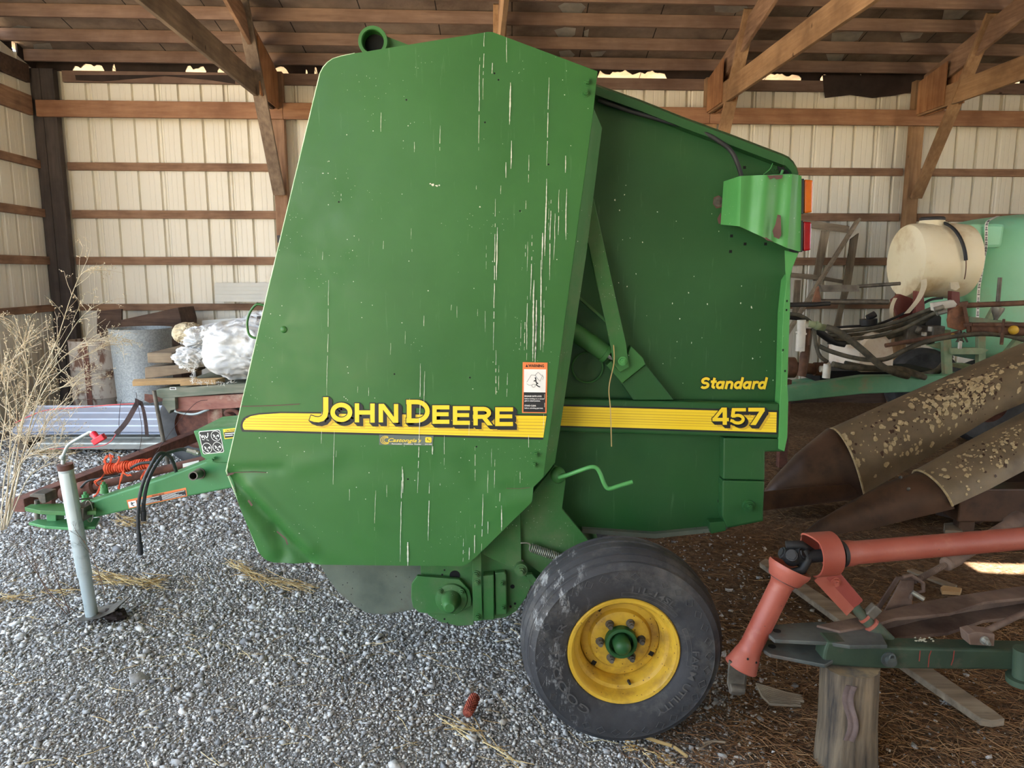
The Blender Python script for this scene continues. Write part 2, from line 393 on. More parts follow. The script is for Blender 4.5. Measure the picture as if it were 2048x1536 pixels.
ordn = {'1': 'highest', '2': 'second highest', '3': 'third from the top', '4': 'lowest'}
bayname = {-5.42: 'in the left corner bay of the back wall', 2.43: 'in the bay behind the tail lamps', 5.05: 'in the bay right of the light brown post'}
for nm, l0, l1, r0, r1 in rows:
    z1 = (zb(350, l0, YW-.1)+zb(1700, r0, YW-.1))/2; z0 = (zb(350, l1, YW-.1)+zb(1700, r1, YW-.1))/2
    if nm == 'header':
        mb = MB(); xx = [-5.55, -2.72, 2.40, 7.6]
        for i, (a, b_) in enumerate(zip(xx[:-1], xx[1:])):
            mb = MB(); mb.bb((a+.002, YW-.215, z0), (b_-.002, YW-.168, z1))
            lab = ['long header board above the girts at the left corner', 'long header board crossing behind the top of the baler', 'long header board on the right above the tanks'][i]
            tag(bbuild(mb, 'header_board', M['header'], bevel=.004), lab, 'board', 'header boards')
        continue
    for x in (-5.42, 2.43, 5.05):
        mb = MB(); a, b_ = x+.08, x+2.62-.08
        if x == -5.42: b_ = -2.88
        mb.bb((a, YW-.045, z0), (b_, YW-.004, z1))
        tag(bbuild(mb, 'wall_girt', M['woodX'], bevel=.003), f'{ordn[nm]} wall girt {bayname[x]}', 'girt', 'wall girts', 'thing')
    mb = MB(); mb.bb((XL+.003, YL+.05, z0), (XL+.045, YW-.17, z1))
    tag(bbuild(mb, 'wall_girt', M['woodY'], bevel=.003), f'{ordn[nm]} girt on the left end wall', 'girt', 'wall girts', 'thing')
mb = MB(); mb.bb((XL+.003, YL+.05, 3.5), (XL+.05, YW-.23, 3.72)); tag(bbuild(mb, 'header_board', M['woodY'], bevel=.003), 'dark header board high on the left end wall', 'board', 'header boards')
mb = MB(); mb.bb((XL+.003, YL+.05, 3.86), (XL+.05, YW-.23, 4.06)); tag(bbuild(mb, 'header_board', M['darkwood'], bevel=.003), 'uppermost dark board under the roof on the left end wall', 'board', 'header boards')
mb = MB(); mb.bb((-5.3, YW-.06, zb(350, 169, YW)), (7.6, YW-.014, 4.045)); tag(bbuild(mb, 'top_plate', M['purlin'], bevel=.003), 'dark board along the top of the back wall under the eave', 'board')
lab = ['lowest', 'second lowest', 'third lowest', 'fourth lowest', 'fifth lowest', 'sixth lowest']
ypos = []
for py in (144, 106, 60, 13):
    d = ray(1700, py); k = 8.0
    for _ in range(60):
        q = BI(CAM+d*k); k += (zroof(q.y)-.14-q.z)/(d.z+SL*d.y)
    ypos.append(q.y)
for i, y in enumerate(ypos):
    mb = MB(); mb.bb((XL+.02, y, zroof(y)-.142), (8.6, y+.042, zroof(y)-.004-.042*SL))
    tag(bbuild(mb, 'roof_purlin', M['purlin'], bevel=.003), f'{lab[i]} roof purlin counting up from the back eave', 'purlin', 'roof purlins')
# trusses: rafter, bottom chord, knee brace, gusset
tn = {-2.80: 'timber roof truss at the upper left above the corner bay', -.19: 'timber roof truss seen end on above the peak of the baler',
      2.43: 'timber roof truss with long bottom chord right of the baler peak', 5.05: 'timber roof truss at the far upper right'}
for x in BAY[1:5]:
    t = thing('roof_truss', tn[x], 'truss', BX((x, YW-.1, 3.6)), 'roof trusses')
    zp = lambda y: zroof(y)-.147
    yb0 = YW-.22
    mb = MB(); mb.prism([(x-.02, yb0, zp(yb0)-.26), (x-.02, YR, zp(YR)-.26), (x-.02, YR, zp(YR)-.0), (x-.02, yb0, zp(yb0)-.0)], (.04, 0, 0)); bbuild(mb, 'rafter', M['woodY'], t, bevel=.004)
    z0 = 3.60
    mb = MB(); mb.prism([(x-.062, yb0, z0), (x-.062, YR, z0), (x-.062, YR, z0+.235), (x-.062, yb0, z0+.235)], (.04, 0, 0)); bbuild(mb, 'bottom_chord', M['oldtrussY'] if x < -1 else M['treatedY'], t, bevel=.004)
    mb = MB(); mb.beam((x-.001, YW-.235, 2.62), (x-.001, 7.95, 4.42), .04, .14, up=(1, 0, 0)); bbuild(mb, 'knee_brace', M['oldtrussZ'] if x < -1 else M['treatedZ'], t, bevel=.004)
    mb = MB(); mb.prism([(x+.024, yb0+.0, 3.6), (x+.024, 8.35, 3.6), (x+.024, 8.35, 4.2), (x+.024, yb0, 4.02)], (.014, 0, 0))
    mb.prism([(x-.078, yb0, 3.62), (x-.078, 8.55, 3.62), (x-.078, 8.55, 4.1), (x-.078, yb0, 4.0)], (.014, 0, 0)); bbuild(mb, 'gusset', M['plywood'], t)
# torn roofing paper that hangs below the eave
mb = MB()
edge = [(1645, 150), (1650, 196), (1700, 190), (1745, 196), (1790, 191), (1840, 180), (1846, 150)]
mb.prism([PB(a, b_, YW-.07) for a, b_ in edge], (0, .004, 0)); tag(bbuild(mb, 'torn_roofing_paper', M['tarpaper']), 'torn dark roofing paper hanging from the eave at the upper right', 'paper', 'hanging roofing paper')
mb = MB(); mb.prism([PB(a, b_, YW-.07) for a, b_ in [(150, 150), (152, 160), (205, 163), (330, 152), (420, 160), (470, 168), (470, 150)]], (0, .004, 0))
tag(bbuild(mb, 'torn_roofing_paper', M['tarpaper']), 'sagging dark roofing paper along the eave at the upper left', 'paper', 'hanging roofing paper')
# ================================================================= LOOSE GROUND COVER
def scatter_stones(pts, sizes, name, label, cat):
    # broken stone: a cube with its corners knocked about
    ico = np.array([(x, y, z) for x in (-1, 1) for y in (-1, 1) for z in (-1, 1)], float)*.68
    F = np.array([(0,1,3),(0,3,2),(4,6,7),(4,7,5),(0,4,5),(0,5,1),(2,3,7),(2,7,6),(0,2,6),(0,6,4),(1,5,7),(1,7,3)]); nv, nf = 8, 12
    R = np.random.default_rng(5); n = len(pts)
    vv = ico[None]*(1+R.uniform(-.5, .35, (n, nv, 1)))+R.uniform(-.22, .22, (n, nv, 3))
    sc = np.stack([R.uniform(.75, 1.35, n), R.uniform(.6, 1.0, n), R.uniform(.38, .72, n)], 1)[:, None]*sizes[:, None, None]
    vv = vv*sc
    a = R.uniform(0, 2*PI, n); tl = R.normal(0, .45, n); ca, sa, ct, st = np.cos(a), np.sin(a), np.cos(tl), np.sin(tl)
    x, y, z = vv[..., 0], vv[..., 1], vv[..., 2]
    y, z = y*ct[:, None]-z*st[:, None], y*st[:, None]+z*ct[:, None]
    x, y = x*ca[:, None]-y*sa[:, None], x*sa[:, None]+y*ca[:, None]
    vv = np.stack([x, y, z], -1)+pts[:, None]
    me = bpy.data.meshes.new(name); o = bpy.data.objects.new(name, me); C.objects.link(o)
    me.vertices.add(n*nv); me.vertices.foreach_set('co', vv.reshape(-1).astype(np.float32))
    fs = (F[None]+np.arange(n)[:, None, None]*nv).reshape(-1)
    me.loops.add(len(fs)); me.loops.foreach_set('vertex_index', fs.astype(np.int32))
    me.polygons.add(n*nf); me.polygons.foreach_set('loop_start', np.arange(0, n*nf*3, 3, dtype=np.int32)); me.polygons.foreach_set('loop_total', np.full(n*nf, 3, np.int32))
    me.update(calc_edges=True); me.materials.append(M['stone']); return tag(o, label, cat, kind='stuff')
def stone_points():
    P_, S_ = [], []
    R = random.Random(3)
    for (x0, x1, y0, y1, sp, s0) in ((-2.4, 2.0, 1.55, 3.0, .0113, .0051), (-4.2, 1.6, 3.0, 4.6, .0138, .0062), (-5.3, 1.4, 4.6, 8.6, .0215, .0095)):
        ny = int((y1-y0)/sp); nx = int((x1-x0)/sp)
        for j in range(ny):
            for i in range(nx):
                x = x0+(i+R.random())*sp; y = y0+(j+R.random())*sp
                if abs(x) > .78*y+.25: continue
                g = gravelness(x, y)
                if R.random() > .07+.93*g: continue
                s = s0*math.exp(R.gauss(0, .42))
                if R.random() < .012: s *= 1.9
                P_.append((x, y, fh(x, y)+s*.22)); S_.append(min(s, .04))
    return np.array(P_), np.array(S_)
_p, _s = stone_points()
scatter_stones(_p, _s, 'gravel', 'loose grey crushed gravel spread over the barn floor', 'gravel')
def slivers(n, fn, name, label, cat, mat, wr, lr, seed, arch=.0):
    R = random.Random(seed); mb = MB()
    while n > 0:
        x, y, z = fn(R)
        if x is None: continue
        n -= 1; a = R.uniform(0, 2*PI); L = R.uniform(*lr); w = R.uniform(*wr); tz = R.gauss(0, .12)
        dx, dy = math.cos(a)*L/2, math.sin(a)*L/2; px, py = -math.sin(a)*w/2, math.cos(a)*w/2; b_ = R.uniform(-.15, .15)*L; h = L*tz/2
        z += abs(h)+w*.5
        A, Bq, Cq = V((x-dx, y-dy, z-h)), V((x-py*0+b_*-math.sin(a), y+b_*math.cos(a), z+arch*L)), V((x+dx, y+dy, z+h)); q = V((px, py, 0)); u = V((0, 0, w*.7))
        vs = []
        for p in (A, Bq, Cq): vs += [p-q, p+u, p+q]
        mb.add(vs, [(0, 1, 4, 3), (1, 2, 5, 4), (3, 4, 7, 6), (4, 5, 8, 7)])
    return tag(mb.build(name, mat, base=(0, 0, 0)), label, cat, kind='stuff')
def dirtpt(R):
    y = R.uniform(1.9, 3.4) if R.random() < .55 else R.uniform(3.4, 7.5); x = R.uniform(.4, .8*y+.3)
    if R.random() < gravelness(x, y)*.93: return None, 0, 0
    return x, y, fh(x, y)
slivers(20000, dirtpt, 'pine_needles', 'brown pine needles and chaff littering the dirt on the right', 'pine needles', M['needles'], (.0008, .0026), (.03, .11), 11, .03)
# ================================================================= ROUND BALER
def greenpaint(name, c1, c2, spots=True, rough=.38, dust=None, warp=.25):
    m, nt, b = newmat(name); t = NT(nt); vec = t.coord((1, 1, 1))
    col = t.ramp(t.noise(vec, 1.4, 5, .6), [(.35, c1), (.65, c2)])
    if dust: col = t.mix(t.ramp(t.noise(vec, 3.5, 7, .7), [(.45, 0.0), (.75, dust[1])]), col, dust[0])
    fine = t.noise(t.coord((1, 1, .08)), 60, 4, .7); col = t.mix(t.ramp(fine, [(.62, 0.0), (.8, .18)]), col, S(150, 176, 140))
    if spots:
        for sc, sz, thr in ((34, .06, .56), (15, .035, .58), (80, .075, .58)):
            x = t.n('ShaderNodeTexVoronoi'); x.inputs['Scale'].default_value = sc; t.l(vec, x.inputs['Vector'])
            f = t.math('LESS_THAN', x.outputs['Distance'], sz); g = t.math('GREATER_THAN', t.noise(vec, 3.0+sc*.05, 3), thr)
            col = t.mix(t.math('MULTIPLY', f, g), col, S(196, 206, 186))
    t.l(col, b.inputs['Base Color']); b.inputs['Roughness'].default_value = rough; b.inputs['Specular IOR Level'].default_value = .4
    t.l(t.ramp(t.noise(vec, 7, 6, .7), [(.3, rough-.06), (.7, rough+.22)]), b.inputs['Roughness'])
    if warp: t.bump(t.noise(vec, 2.2, 2), warp, .03, b)
    return m
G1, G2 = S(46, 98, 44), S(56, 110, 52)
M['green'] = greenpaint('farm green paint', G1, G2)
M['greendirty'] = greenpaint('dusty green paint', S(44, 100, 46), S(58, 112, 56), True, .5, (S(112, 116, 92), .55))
M['greenshaded'] = greenpaint('shaded green paint', S(34, 79, 40), S(41, 88, 46), False, .38, None, .15)  # same green paint, the gate's shade put into a darker copy
M['greenlight'] = greenpaint('paler green paint', S(70, 140, 72), S(84, 154, 86), True, .4)  # paler green for the lamp bracket, gate flange, crank and small fittings
M['edge'] = pm('lit panel edge', S(186, 206, 170), S(140, 176, 130), 30, .5)  # pale colour stands for light caught on the panel's edge bevel
M['shield'] = pm('dirty shield', S(82, 92, 82), S(112, 120, 106), 5, .7, .2, spots=(S(40, 40, 36), 40, .1), grunge=(S(72, 56, 46), 2.5, .52, .7), bump=.3, bscale=30, bdist=.004)
M['yellow'] = pm('decal yellow', S(238, 206, 40), S(246, 216, 58), 3, .45)
M['ochre'] = pm('decal ochre', S(206, 168, 44), S(214, 178, 54), 3, .45)
M['black'] = pm('decal black', S(26, 28, 32), S(34, 36, 40), 8, .5)
M['white'] = pm('decal white', S(226, 226, 222), S(238, 238, 234), 12, .5)
M['orange'] = pm('decal orange', S(226, 120, 62), S(236, 138, 80), 10, .5)
M['streak'] = pm('dried streaks', S(196, 204, 184), S(222, 224, 208), 60, .8, lo=.3, hi=.7)
M['rust'] = pm('rust', S(82, 52, 44), S(116, 74, 60), 18, .85, bump=.4, bscale=60, bdist=.003)
M['rustpatch'] = pm('bare rusty patch', S(88, 62, 58), S(108, 78, 70), 14, .7)
M['rubber'] = pm('black rubber', S(30, 31, 33), S(44, 45, 47), 14, .6)
M['hose'] = pm('hydraulic hose', S(34, 36, 38), S(58, 60, 62), 20, .5)
M['dark'] = pm('dark opening', S(8, 9, 9), None, rough=.9)
M['steel'] = pm('zinc steel', S(150, 150, 142), S(182, 182, 174), 20, .4, .7)
M['dullsteel'] = pm('dull dark steel', S(80, 76, 70), S(120, 114, 104), 14, .55, .5)
M['chrome'] = pm('chrome rod', S(200, 196, 190), None, rough=.15, metal=1)
M['galv'] = pm('galvanised jack', S(158, 170, 172), S(188, 198, 198), 3, .5, .35, (1, 1, .3), grunge=(S(128, 138, 140), 8, .55, .75))
M['rimyellow'] = pm('rim yellow', S(192, 152, 44), S(214, 174, 56), 4, .5, grunge=(S(120, 86, 44), 5, .52, .74), spots=(S(90, 60, 30), 50, .12))
def tyremat():
    m, nt, b = newmat('dusty tyre rubber'); t = NT(nt); vec = t.coord((1, 1, 1))
    col = t.ramp(t.noise(vec, 9, 6, .65), [(.3, S(40, 41, 44)), (.7, S(60, 60, 63))])
    col = t.mix(t.ramp(t.noise(vec, 4, 7, .7), [(.52, 0.0), (.8, .7)]), col, S(120, 116, 108))
    sep = t.n('ShaderNodeSeparateXYZ'); t.l(vec, sep.inputs[0])
    left = t.ramp(t.math('MULTIPLY', t.math('SUBTRACT', .36, sep.outputs[0]), 3.0), [(.2, 0.0), (.6, 1.0)])
    sp = t.ramp(t.noise(t.coord((3, 1, 1.2)), 9, 7, .75), [(.55, 0.0), (.64, .75)])
    col = t.mix(t.math('MULTIPLY', left, sp), col, S(166, 168, 168))
    t.l(col, b.inputs['Base Color']); b.inputs['Roughness'].default_value = .75
    t.bump(t.noise(vec, 60, 5), .25, .004, b); return m
M['tyre'] = tyremat()
M['tyretext'] = pm('tyre lettering', S(66, 66, 68), S(84, 82, 80), 30, .8)
M['amber'] = pm('amber lens', S(226, 116, 20), S(214, 98, 14), 20, .2); M['amber'].node_tree.nodes['Principled BSDF'].inputs['Transmission Weight'].default_value = .25
M['red'] = pm('red lens', S(170, 16, 26), S(150, 10, 20), 20, .2); M['red'].node_tree.nodes['Principled BSDF'].inputs['Transmission Weight'].default_value = .2
M['redgrip'] = pm('red plastic grip', S(226, 40, 66), S(216, 30, 54), 9, .4)
M['label'] = pm('faded dealer sticker', S(92, 104, 96), S(104, 116, 106), 12, .6)
YP, YG, YC = 2.65, 2.93, 2.87
baler = thing('round_baler', 'big green round hay baler with yellow stripe lettering parked in the barn', 'baler', (.3, 3.3, 0))
# ---- flat lettering helpers: polygons given in photograph pixels on a plane of the machine
def decal(mb, pts, Y, d): mb.poly([P(x, y, Y)-V((0, d, 0)) for x, y in pts])
def rect(x0, y0, x1, y1): return [(x0, y0), (x1, y0), (x1, y1), (x0, y1)]
def strokes(pts, w):
    out = []
    for (x0, y0), (x1, y1) in zip(pts[:-1], pts[1:]):
        L = math.hypot(x1-x0, y1-y0) or 1; ux, uy = (x1-x0)/L, (y1-y0)/L; e = w*.12
        x0_, y0_, x1_, y1_ = x0-ux*e, y0-uy*e, x1+ux*e, y1+uy*e; nx, ny = -uy*w/2, ux*w/2
        out.append([(x0_+nx, y0_+ny), (x1_+nx, y1_+ny), (x1_-nx, y1_-ny), (x0_-nx, y0_-ny)])
    return out
def arc(cx, cy, rx, ry, a0, a1, n=14): return [(cx+rx*math.cos(math.radians(lerp(a0, a1, i/n))), cy+ry*math.sin(math.radians(lerp(a0, a1, i/n)))) for i in range(n+1)]
def clip_below(poly, f):          # keep the part of a convex polygon with y >= f(x)
    out = []
    for i in range(len(poly)):
        a, b_ = poly[i-1], poly[i]; da, db = a[1]-f(a[0]), b_[1]-f(b_[0])
        if (da >= 0) != (db >= 0): k = da/(da-db); out.append((lerp(a[0], b_[0], k), lerp(a[1], b_[1], k)))
        if db >= 0: out.append(b_)
    return out
def grow(poly, d):
    cx = sum(p[0] for p in poly)/len(poly); cy = sum(p[1] for p in poly)/len(poly); n = len(poly)
    area = sum(poly[i-1][0]*poly[i][1]-poly[i][0]*poly[i-1][1] for i in range(n)); sg = 1 if area > 0 else -1; out = []
    for i in range(n):
        (ax, ay), (bx, by), (cx_, cy_) = poly[i-1], poly[i], poly[(i+1) % n]
        l1 = math.hypot(bx-ax, by-ay) or 1; l2 = math.hypot(cx_-bx, cy_-by) or 1
        n1 = ((by-ay)/l1*sg, -(bx-ax)/l1*sg); n2 = ((cy_-by)/l2*sg, -(cx_-bx)/l2*sg)
        mx, my = n1[0]+n2[0], n1[1]+n2[1]; q = max(.35, (mx*mx+my*my)/2); out.append((bx+mx/q*d, by+my/q*d))
    return out
def logo(polys, Y, parent, name, sweep=6.2, edge=1.3, ochre_f=None, d=.004):
    mb = MB()
    if ochre_f:
        for k in range(5):
            o_ = sweep+1.5+k*1.2
            for i, p in enumerate(polys):
                q = clip_below([(x+o_*.9, y+o_*.85) for x, y in p], ochre_f)
                if len(q) > 2: decal(mb, q, Y, d+.00006*((i+k) % 7))
        if mb.f: mb.build(name+'_shade', M['ochre'], parent)
    mb = MB(); n = 6
    for k in range(n+1):
        for i, p in enumerate(polys): decal(mb, [(x+sweep*k/n, y+sweep*k/n) for x, y in grow(p, edge)], Y, d+.0006+.00008*((i+2*k) % 7))
    mb.build(name+'_outline', M['black'], parent)
    mb = MB()
    for i, p in enumerate(polys): decal(mb, p, Y, d+.0016+.00014*(i % 5))
    return mb.build(name, M['yellow'], parent)
def textmesh(txt, bold=0, shear=0):
    cu = bpy.data.curves.new('t', 'FONT'); cu.body = txt; cu.offset = bold; cu.shear = shear; cu.resolution_u = 3
    ob = bpy.data.objects.new('t', cu); C.objects.link(ob); bpy.context.view_layer.update()
    me = bpy.data.meshes.new_from_object(ob.evaluated_get(bpy.context.evaluated_depsgraph_get()))
    vs = [(v.co.x, v.co.y) for v in me.vertices]; fs = [tuple(p.vertices) for p in me.polygons]
    bpy.data.objects.remove(ob); bpy.data.curves.remove(cu); bpy.data.meshes.remove(me)
    xs = [v[0] for v in vs]; ys = [v[1] for v in vs]; x0, x1, y0, y1 = min(xs), max(xs), min(ys), max(ys)
    return [((x-x0)/(x1-x0), (y-y0)/(y1-y0)) for x, y in vs], fs
def text(mb, txt, quad, Yf, d, bold=.02, shear=0):   # quad: pixel corners tl, tr, br, bl
    vs, fs = textmesh(txt, bold, shear); tl, tr, br, bl = quad; out = []
    for u, v in vs:
        x = lerp(lerp(bl[0], br[0], u), lerp(tl[0], tr[0], u), v); y = lerp(lerp(bl[1], br[1], u), lerp(tl[1], tr[1], u), v)
        out.append(P(x, y, Yf)-V((0, d, 0)) if not callable(Yf) else Yf(x, y, d))
    mb.add(out, fs)
# ---- big side panel: dented sheet cut into cells
POUT = [(985, 64.5), (1195, 143), (1187, 218), (1086, 955), (1067, 974), (1064, 1003), (963, 1103), (948, 1117), (936, 1127), (924, 1132), (628, 1129), (548, 1125), (534, 1120), (525, 1113), (518, 1104), (453, 942), (483, 812), (531, 606), (637, 163), (641, 147), (647, 135), (656, 125), (666, 118), (682, 113), (710, 107), (965, 66), (975, 64)]
def segd(p, a, b_):
    ax, ay = a; bx, by = b_; t_ = max(0, min(1, ((p[0]-ax)*(bx-ax)+(p[1]-ay)*(by-ay))/((bx-ax)**2+(by-ay)**2)))
    return math.hypot(p[0]-ax-t_*(bx-ax), p[1]-ay-t_*(by-ay))
DENTS = [((462, 960), (618, 1126), 13, .019), ((500, 975), (620, 1095), 15, -.010), ((474, 1000), (545, 1100), 14, -.009), ((546, 1060), (566, 1112), 13, .010), ((455, 940), (560, 938), 9, .004), ((700, 930), (870, 940), 26, .003), ((940, 925), (960, 960), 22, .004),
         ((1015, 975), (1060, 975), 10, .004), ((1010, 1010), (1060, 1000), 16, -.004), ((600, 930), (660, 920), 18, -.003)]
bm = bmesh.new(); f = bm.faces.new([bm.verts.new(P(x, y, YP)) for x, y in POUT])
xs = [v.co.x for v in bm.verts]; zs = [v.co.z for v in bm.verts]
for k in range(1, 110):
    bmesh.ops.bisect_plane(bm, geom=bm.verts[:]+bm.edges[:]+bm.faces[:], plane_co=(lerp(min(xs), max(xs), k/110), 0, 0), plane_no=(1, 0, 0))
for k in range(1, 150):
    bmesh.ops.bisect_plane(bm, geom=bm.verts[:]+bm.edges[:]+bm.faces[:], plane_co=(0, 0, lerp(min(zs), max(zs), k/150)), plane_no=(0, 0, 1))
s_ = mpp(YP)
def topx(co):
    v = co-CAM; zc = v.y*_cp-v.z*_sp; yc = v.y*_sp+v.z*_cp; return (1024+FPX*v.x/zc, 768-FPX*yc/zc)
for v in bm.verts:
    p = topx(v.co); dy = 0
    for a, b_, w_, am in DENTS: dy += am*math.exp(-(segd(p, a, b_)/w_)**2)
    v.co.y += dy
mb = MB(); bm.verts.index_update(); mb.add([v.co.copy() for v in bm.verts], [[v.index for v in f.verts] for f in bm.faces]); bm.free()
panel = mb.build('side_panel', M['green'], baler, smooth=40, solid=.004)
# pale strip painting in the lit bevel along the panel's front and top
mb = MB(); mb.tube([P(x, y, YP)+V((-.001, .002, 0)) for x, y in [(518, 1104), (453, 942), (483, 812), (531, 606), (637, 163), (641, 147), (647, 135), (656, 125), (666, 118), (682, 113), (710, 107)]], .0034, 8); mb.build('lit_edge', M['edge'], panel, smooth=60)
# folded rear flange
mb = MB(); a = [(1187, 218), (1147, 512), (1086, 955)]; b_ = [(1203, 256), (1171, 512), (1109, 925)]
A_, B_ = pxs(a, YP), pxs(b_, YP+.05)
mb.add(A_+B_+[p+V((0, .05, 0)) for p in B_], [(0, 3, 4, 1), (1, 4, 5, 2), (3, 6, 7, 4), (4, 7, 8, 5)]); mb.build('rear_flange', M['greendirty'], panel, solid=.004)
# ---- stripe and lettering on the panel
ftop = lambda x: 832 if x < 502 else (lerp(832, 826, (x-502)/60) if x < 562 else lerp(826, 831.5, (x-562)/531))
nose = [(489, 859), (486.5, 855), (486, 850), (487, 845), (490, 840), (495, 836), (502, 832), (520, 828.7), (562, 826)]
stripe = nose+[(1093, 831.5), (1086.5, 874.7)]
mb = MB(); decal(mb, [(485, 863), (482, 857), (481.5, 850), (483, 843), (487, 836), (494, 831.5), (502, 829), (520, 825.5), (562, 823), (1094, 828.8), (1086, 879)], YP, .003)
mb.build('stripe_border', M['black'], panel)
mb = MB(); decal(mb, stripe, YP, .0036); mb.build('yellow_stripe', M['yellow'], panel)
mb = MB()
for fr, w_ in ((.16, .7), (.30, 1.5), (.45, 1.9), (.60, 2.1), (.74, 1.4), (.88, 1.0)):
    xa = 489+20*max(0, .35-fr)*3; ya, yb_ = lerp(ftop(562), 861, fr), lerp(831.5, 874.7, fr)
    if fr < .3: xa = 530
    decal(mb, [(xa, ya-w_/2+.4), (1092-6*fr, yb_-w_/2), (1092-6*fr, yb_+w_/2), (xa, ya+w_/2+.4)], YP, .0040)
mb.build('stripe_lines', M['ochre'], panel)
def glyphE(x0, x1, y0, y1): return [rect(x0, y0, x0+8.6, y1), rect(x0, y0, x1, y0+8.2), rect(x0, (y0+y1)/2-4.6, x1-1.5, (y0+y1)/2+3.2), rect(x0, y1-8.2, x1, y1)]
L_ = strokes([(652.3, 795), (652.3, 822), (650.5, 831), (645.5, 836.5), (638, 838.7), (630, 838), (622.5, 835.5)], 10.4)
L_ += strokes(arc(683.4, 824, 17.4, 14.8, 0, 360, 28), 9)
L_ += [rect(710.3, 806, 719, 844), rect(741, 806.4, 750, 844.6), rect(719, 820, 741, 828.6)]
L_ += [rect(758, 807, 766.6, 844), rect(788.4, 807.4, 797, 844.8), [(758, 807), (768.5, 807), (797, 844.8), (786.5, 844.8)]]
L_ += [rect(814, 799, 823.4, 845)]+strokes([(814, 803.4), (834, 803.4)]+arc(834, 822, 21.3, 18.6, -90, 90, 16)[1:-1]+[(834, 840.6), (814, 840.6)], 9)
L_ += glyphE(865, 899, 810, 847)+glyphE(906, 940, 811.6, 849)
L_ += [rect(947, 813, 955.6, 850)]+strokes([(947, 817.2), (967, 817.2)]+arc(967, 825, 11, 7.8, -90, 90, 10)[1:-1]+[(967, 832.8), (947, 832.8)], 8.2)+[[(961, 832), (971.5, 832), (985.6, 850), (975, 850)]]
L_ += glyphE(990.5, 1026, 814, 851.4)
logo(L_, YP, panel, 'maker_lettering', 6.2, 1.6, lambda x: ftop(x)+1, .0046)
# warning sticker
mb = MB(); decal(mb, [(1045.4, 724), (1095, 725), (1093, 826), (1044, 825.5)], YP, .0042); ws = mb.build('warning_sticker', M['orange'], panel)
mb = MB(); decal(mb, [(1048, 738), (1092, 738.5), (1091, 784.5), (1047.6, 784)], YP, .0048); mb.build('sticker_picture_field', M['white'], panel)
mb = MB(); decal(mb, [(1047.6, 784), (1091, 784.5), (1090.4, 824), (1046.6, 823.3)], YP, .0048)
text(mb, 'WARNING', [(1056.5, 728), (1088, 728.6), (1088, 734.4), (1056.5, 733.8)], YP, .0048, .03)
decal(mb, [(1051, 733.6), (1053.6, 728), (1056, 733.7)], YP, .0048)
for pl in ([(1053.5, 764), (1062.5, 749.5), (1070, 750), (1076, 744), (1084.5, 752), (1080, 762), (1075, 757), (1070, 750)], [(1053.5, 767), (1058, 770), (1064, 770)], [(1084, 749), (1087, 754), (1085, 759)], arc(1067, 771, 3.4, 3.4, 0, 360, 12)):
    for q in strokes(pl, .55): decal(mb, q, YP, .0056)
for pl in ([(1071, 756), (1072, 764), (1076, 767)], [(1072, 762), (1069, 760.5), (1068, 762.5)], [(1074, 766), (1072, 769), (1076, 772), (1080, 773.5)]):
    for q in strokes(pl, 2.0): decal(mb, q, YP, .0056)
decal(mb, arc(1070.8, 755.6, 1.5, 1.5, 0, 330, 9), YP, .0056)
mb.build('sticker_black_print', M['black'], panel)
mb = MB()
for s__, x1, y in (('ENGAGE GATE LOCK', 1083.5, 792), ('before working on or around', 1088.5, 797.4), ('gate in raised position.', 1080.5, 801.6), ('STAND CLEAR', 1072, 811), ('before unlocking gate lock.', 1086, 816.2)):
    text(mb, s__, [(1049, y-1.9), (x1, y-1.6), (x1, y+1.7), (1049, y+1.4)], YP, .0054, .03)
mb.build('sticker_white_print', M['white'], panel)
# dealer sticker
mb = MB(); decal(mb, [(759, 869), (867.5, 871.3), (865, 890.6), (758.6, 889)], YP, .0042); mb.build('dealer_sticker', M['label'], panel)
mb = MB(); text(mb, "Castongia's", [(777, 875.4), (843.5, 876.6), (842.5, 886.4), (776.5, 885.4)], YP, .0048, .012, .35)
for r_ in (8.0, 6.4, 4.8):
    for q in strokes(arc(771.5+(8-r_)*.8, 879.6, r_*1.25, r_, 50, 300, 12), .9): decal(mb, q, YP, .0048)
decal(mb, arc(861, 876.2, 2.4, 2.4, -90, 0, 4)+arc(861, 882.2, 2.4, 2.4, 0, 90, 4)+arc(853.2, 882, 2.4, 2.4, 90, 180, 4)+arc(853.2, 876, 2.4, 2.4, 180, 270, 4), YP, .0048)
mb.build('dealer_print', M['yellow'], panel)
mb = MB()
for q in strokes([(855, 876), (855.4, 879), (858.6, 880.2), (861, 882)], .9)+strokes([(855.4, 879), (853.6, 880.2)], .6)+strokes([(854.6, 877.5), (856.6, 876.6)], .5): decal(mb, q, YP, .0054)
mb.build('badge_deer', M['black'], panel)
mb = MB(); text(mb, 'Rensselaer  DeMotte  Fowler', [(784, 885.8), (843, 886.6), (843, 889), (784, 888.2)], YP, .0048, .02); text(mb, 'JOHN DEERE', [(850, 887), (864.4, 887.2), (864.4, 889.4), (850, 889.2)], YP, .0048, .03)
mb.build('dealer_white_print', M['white'], panel)
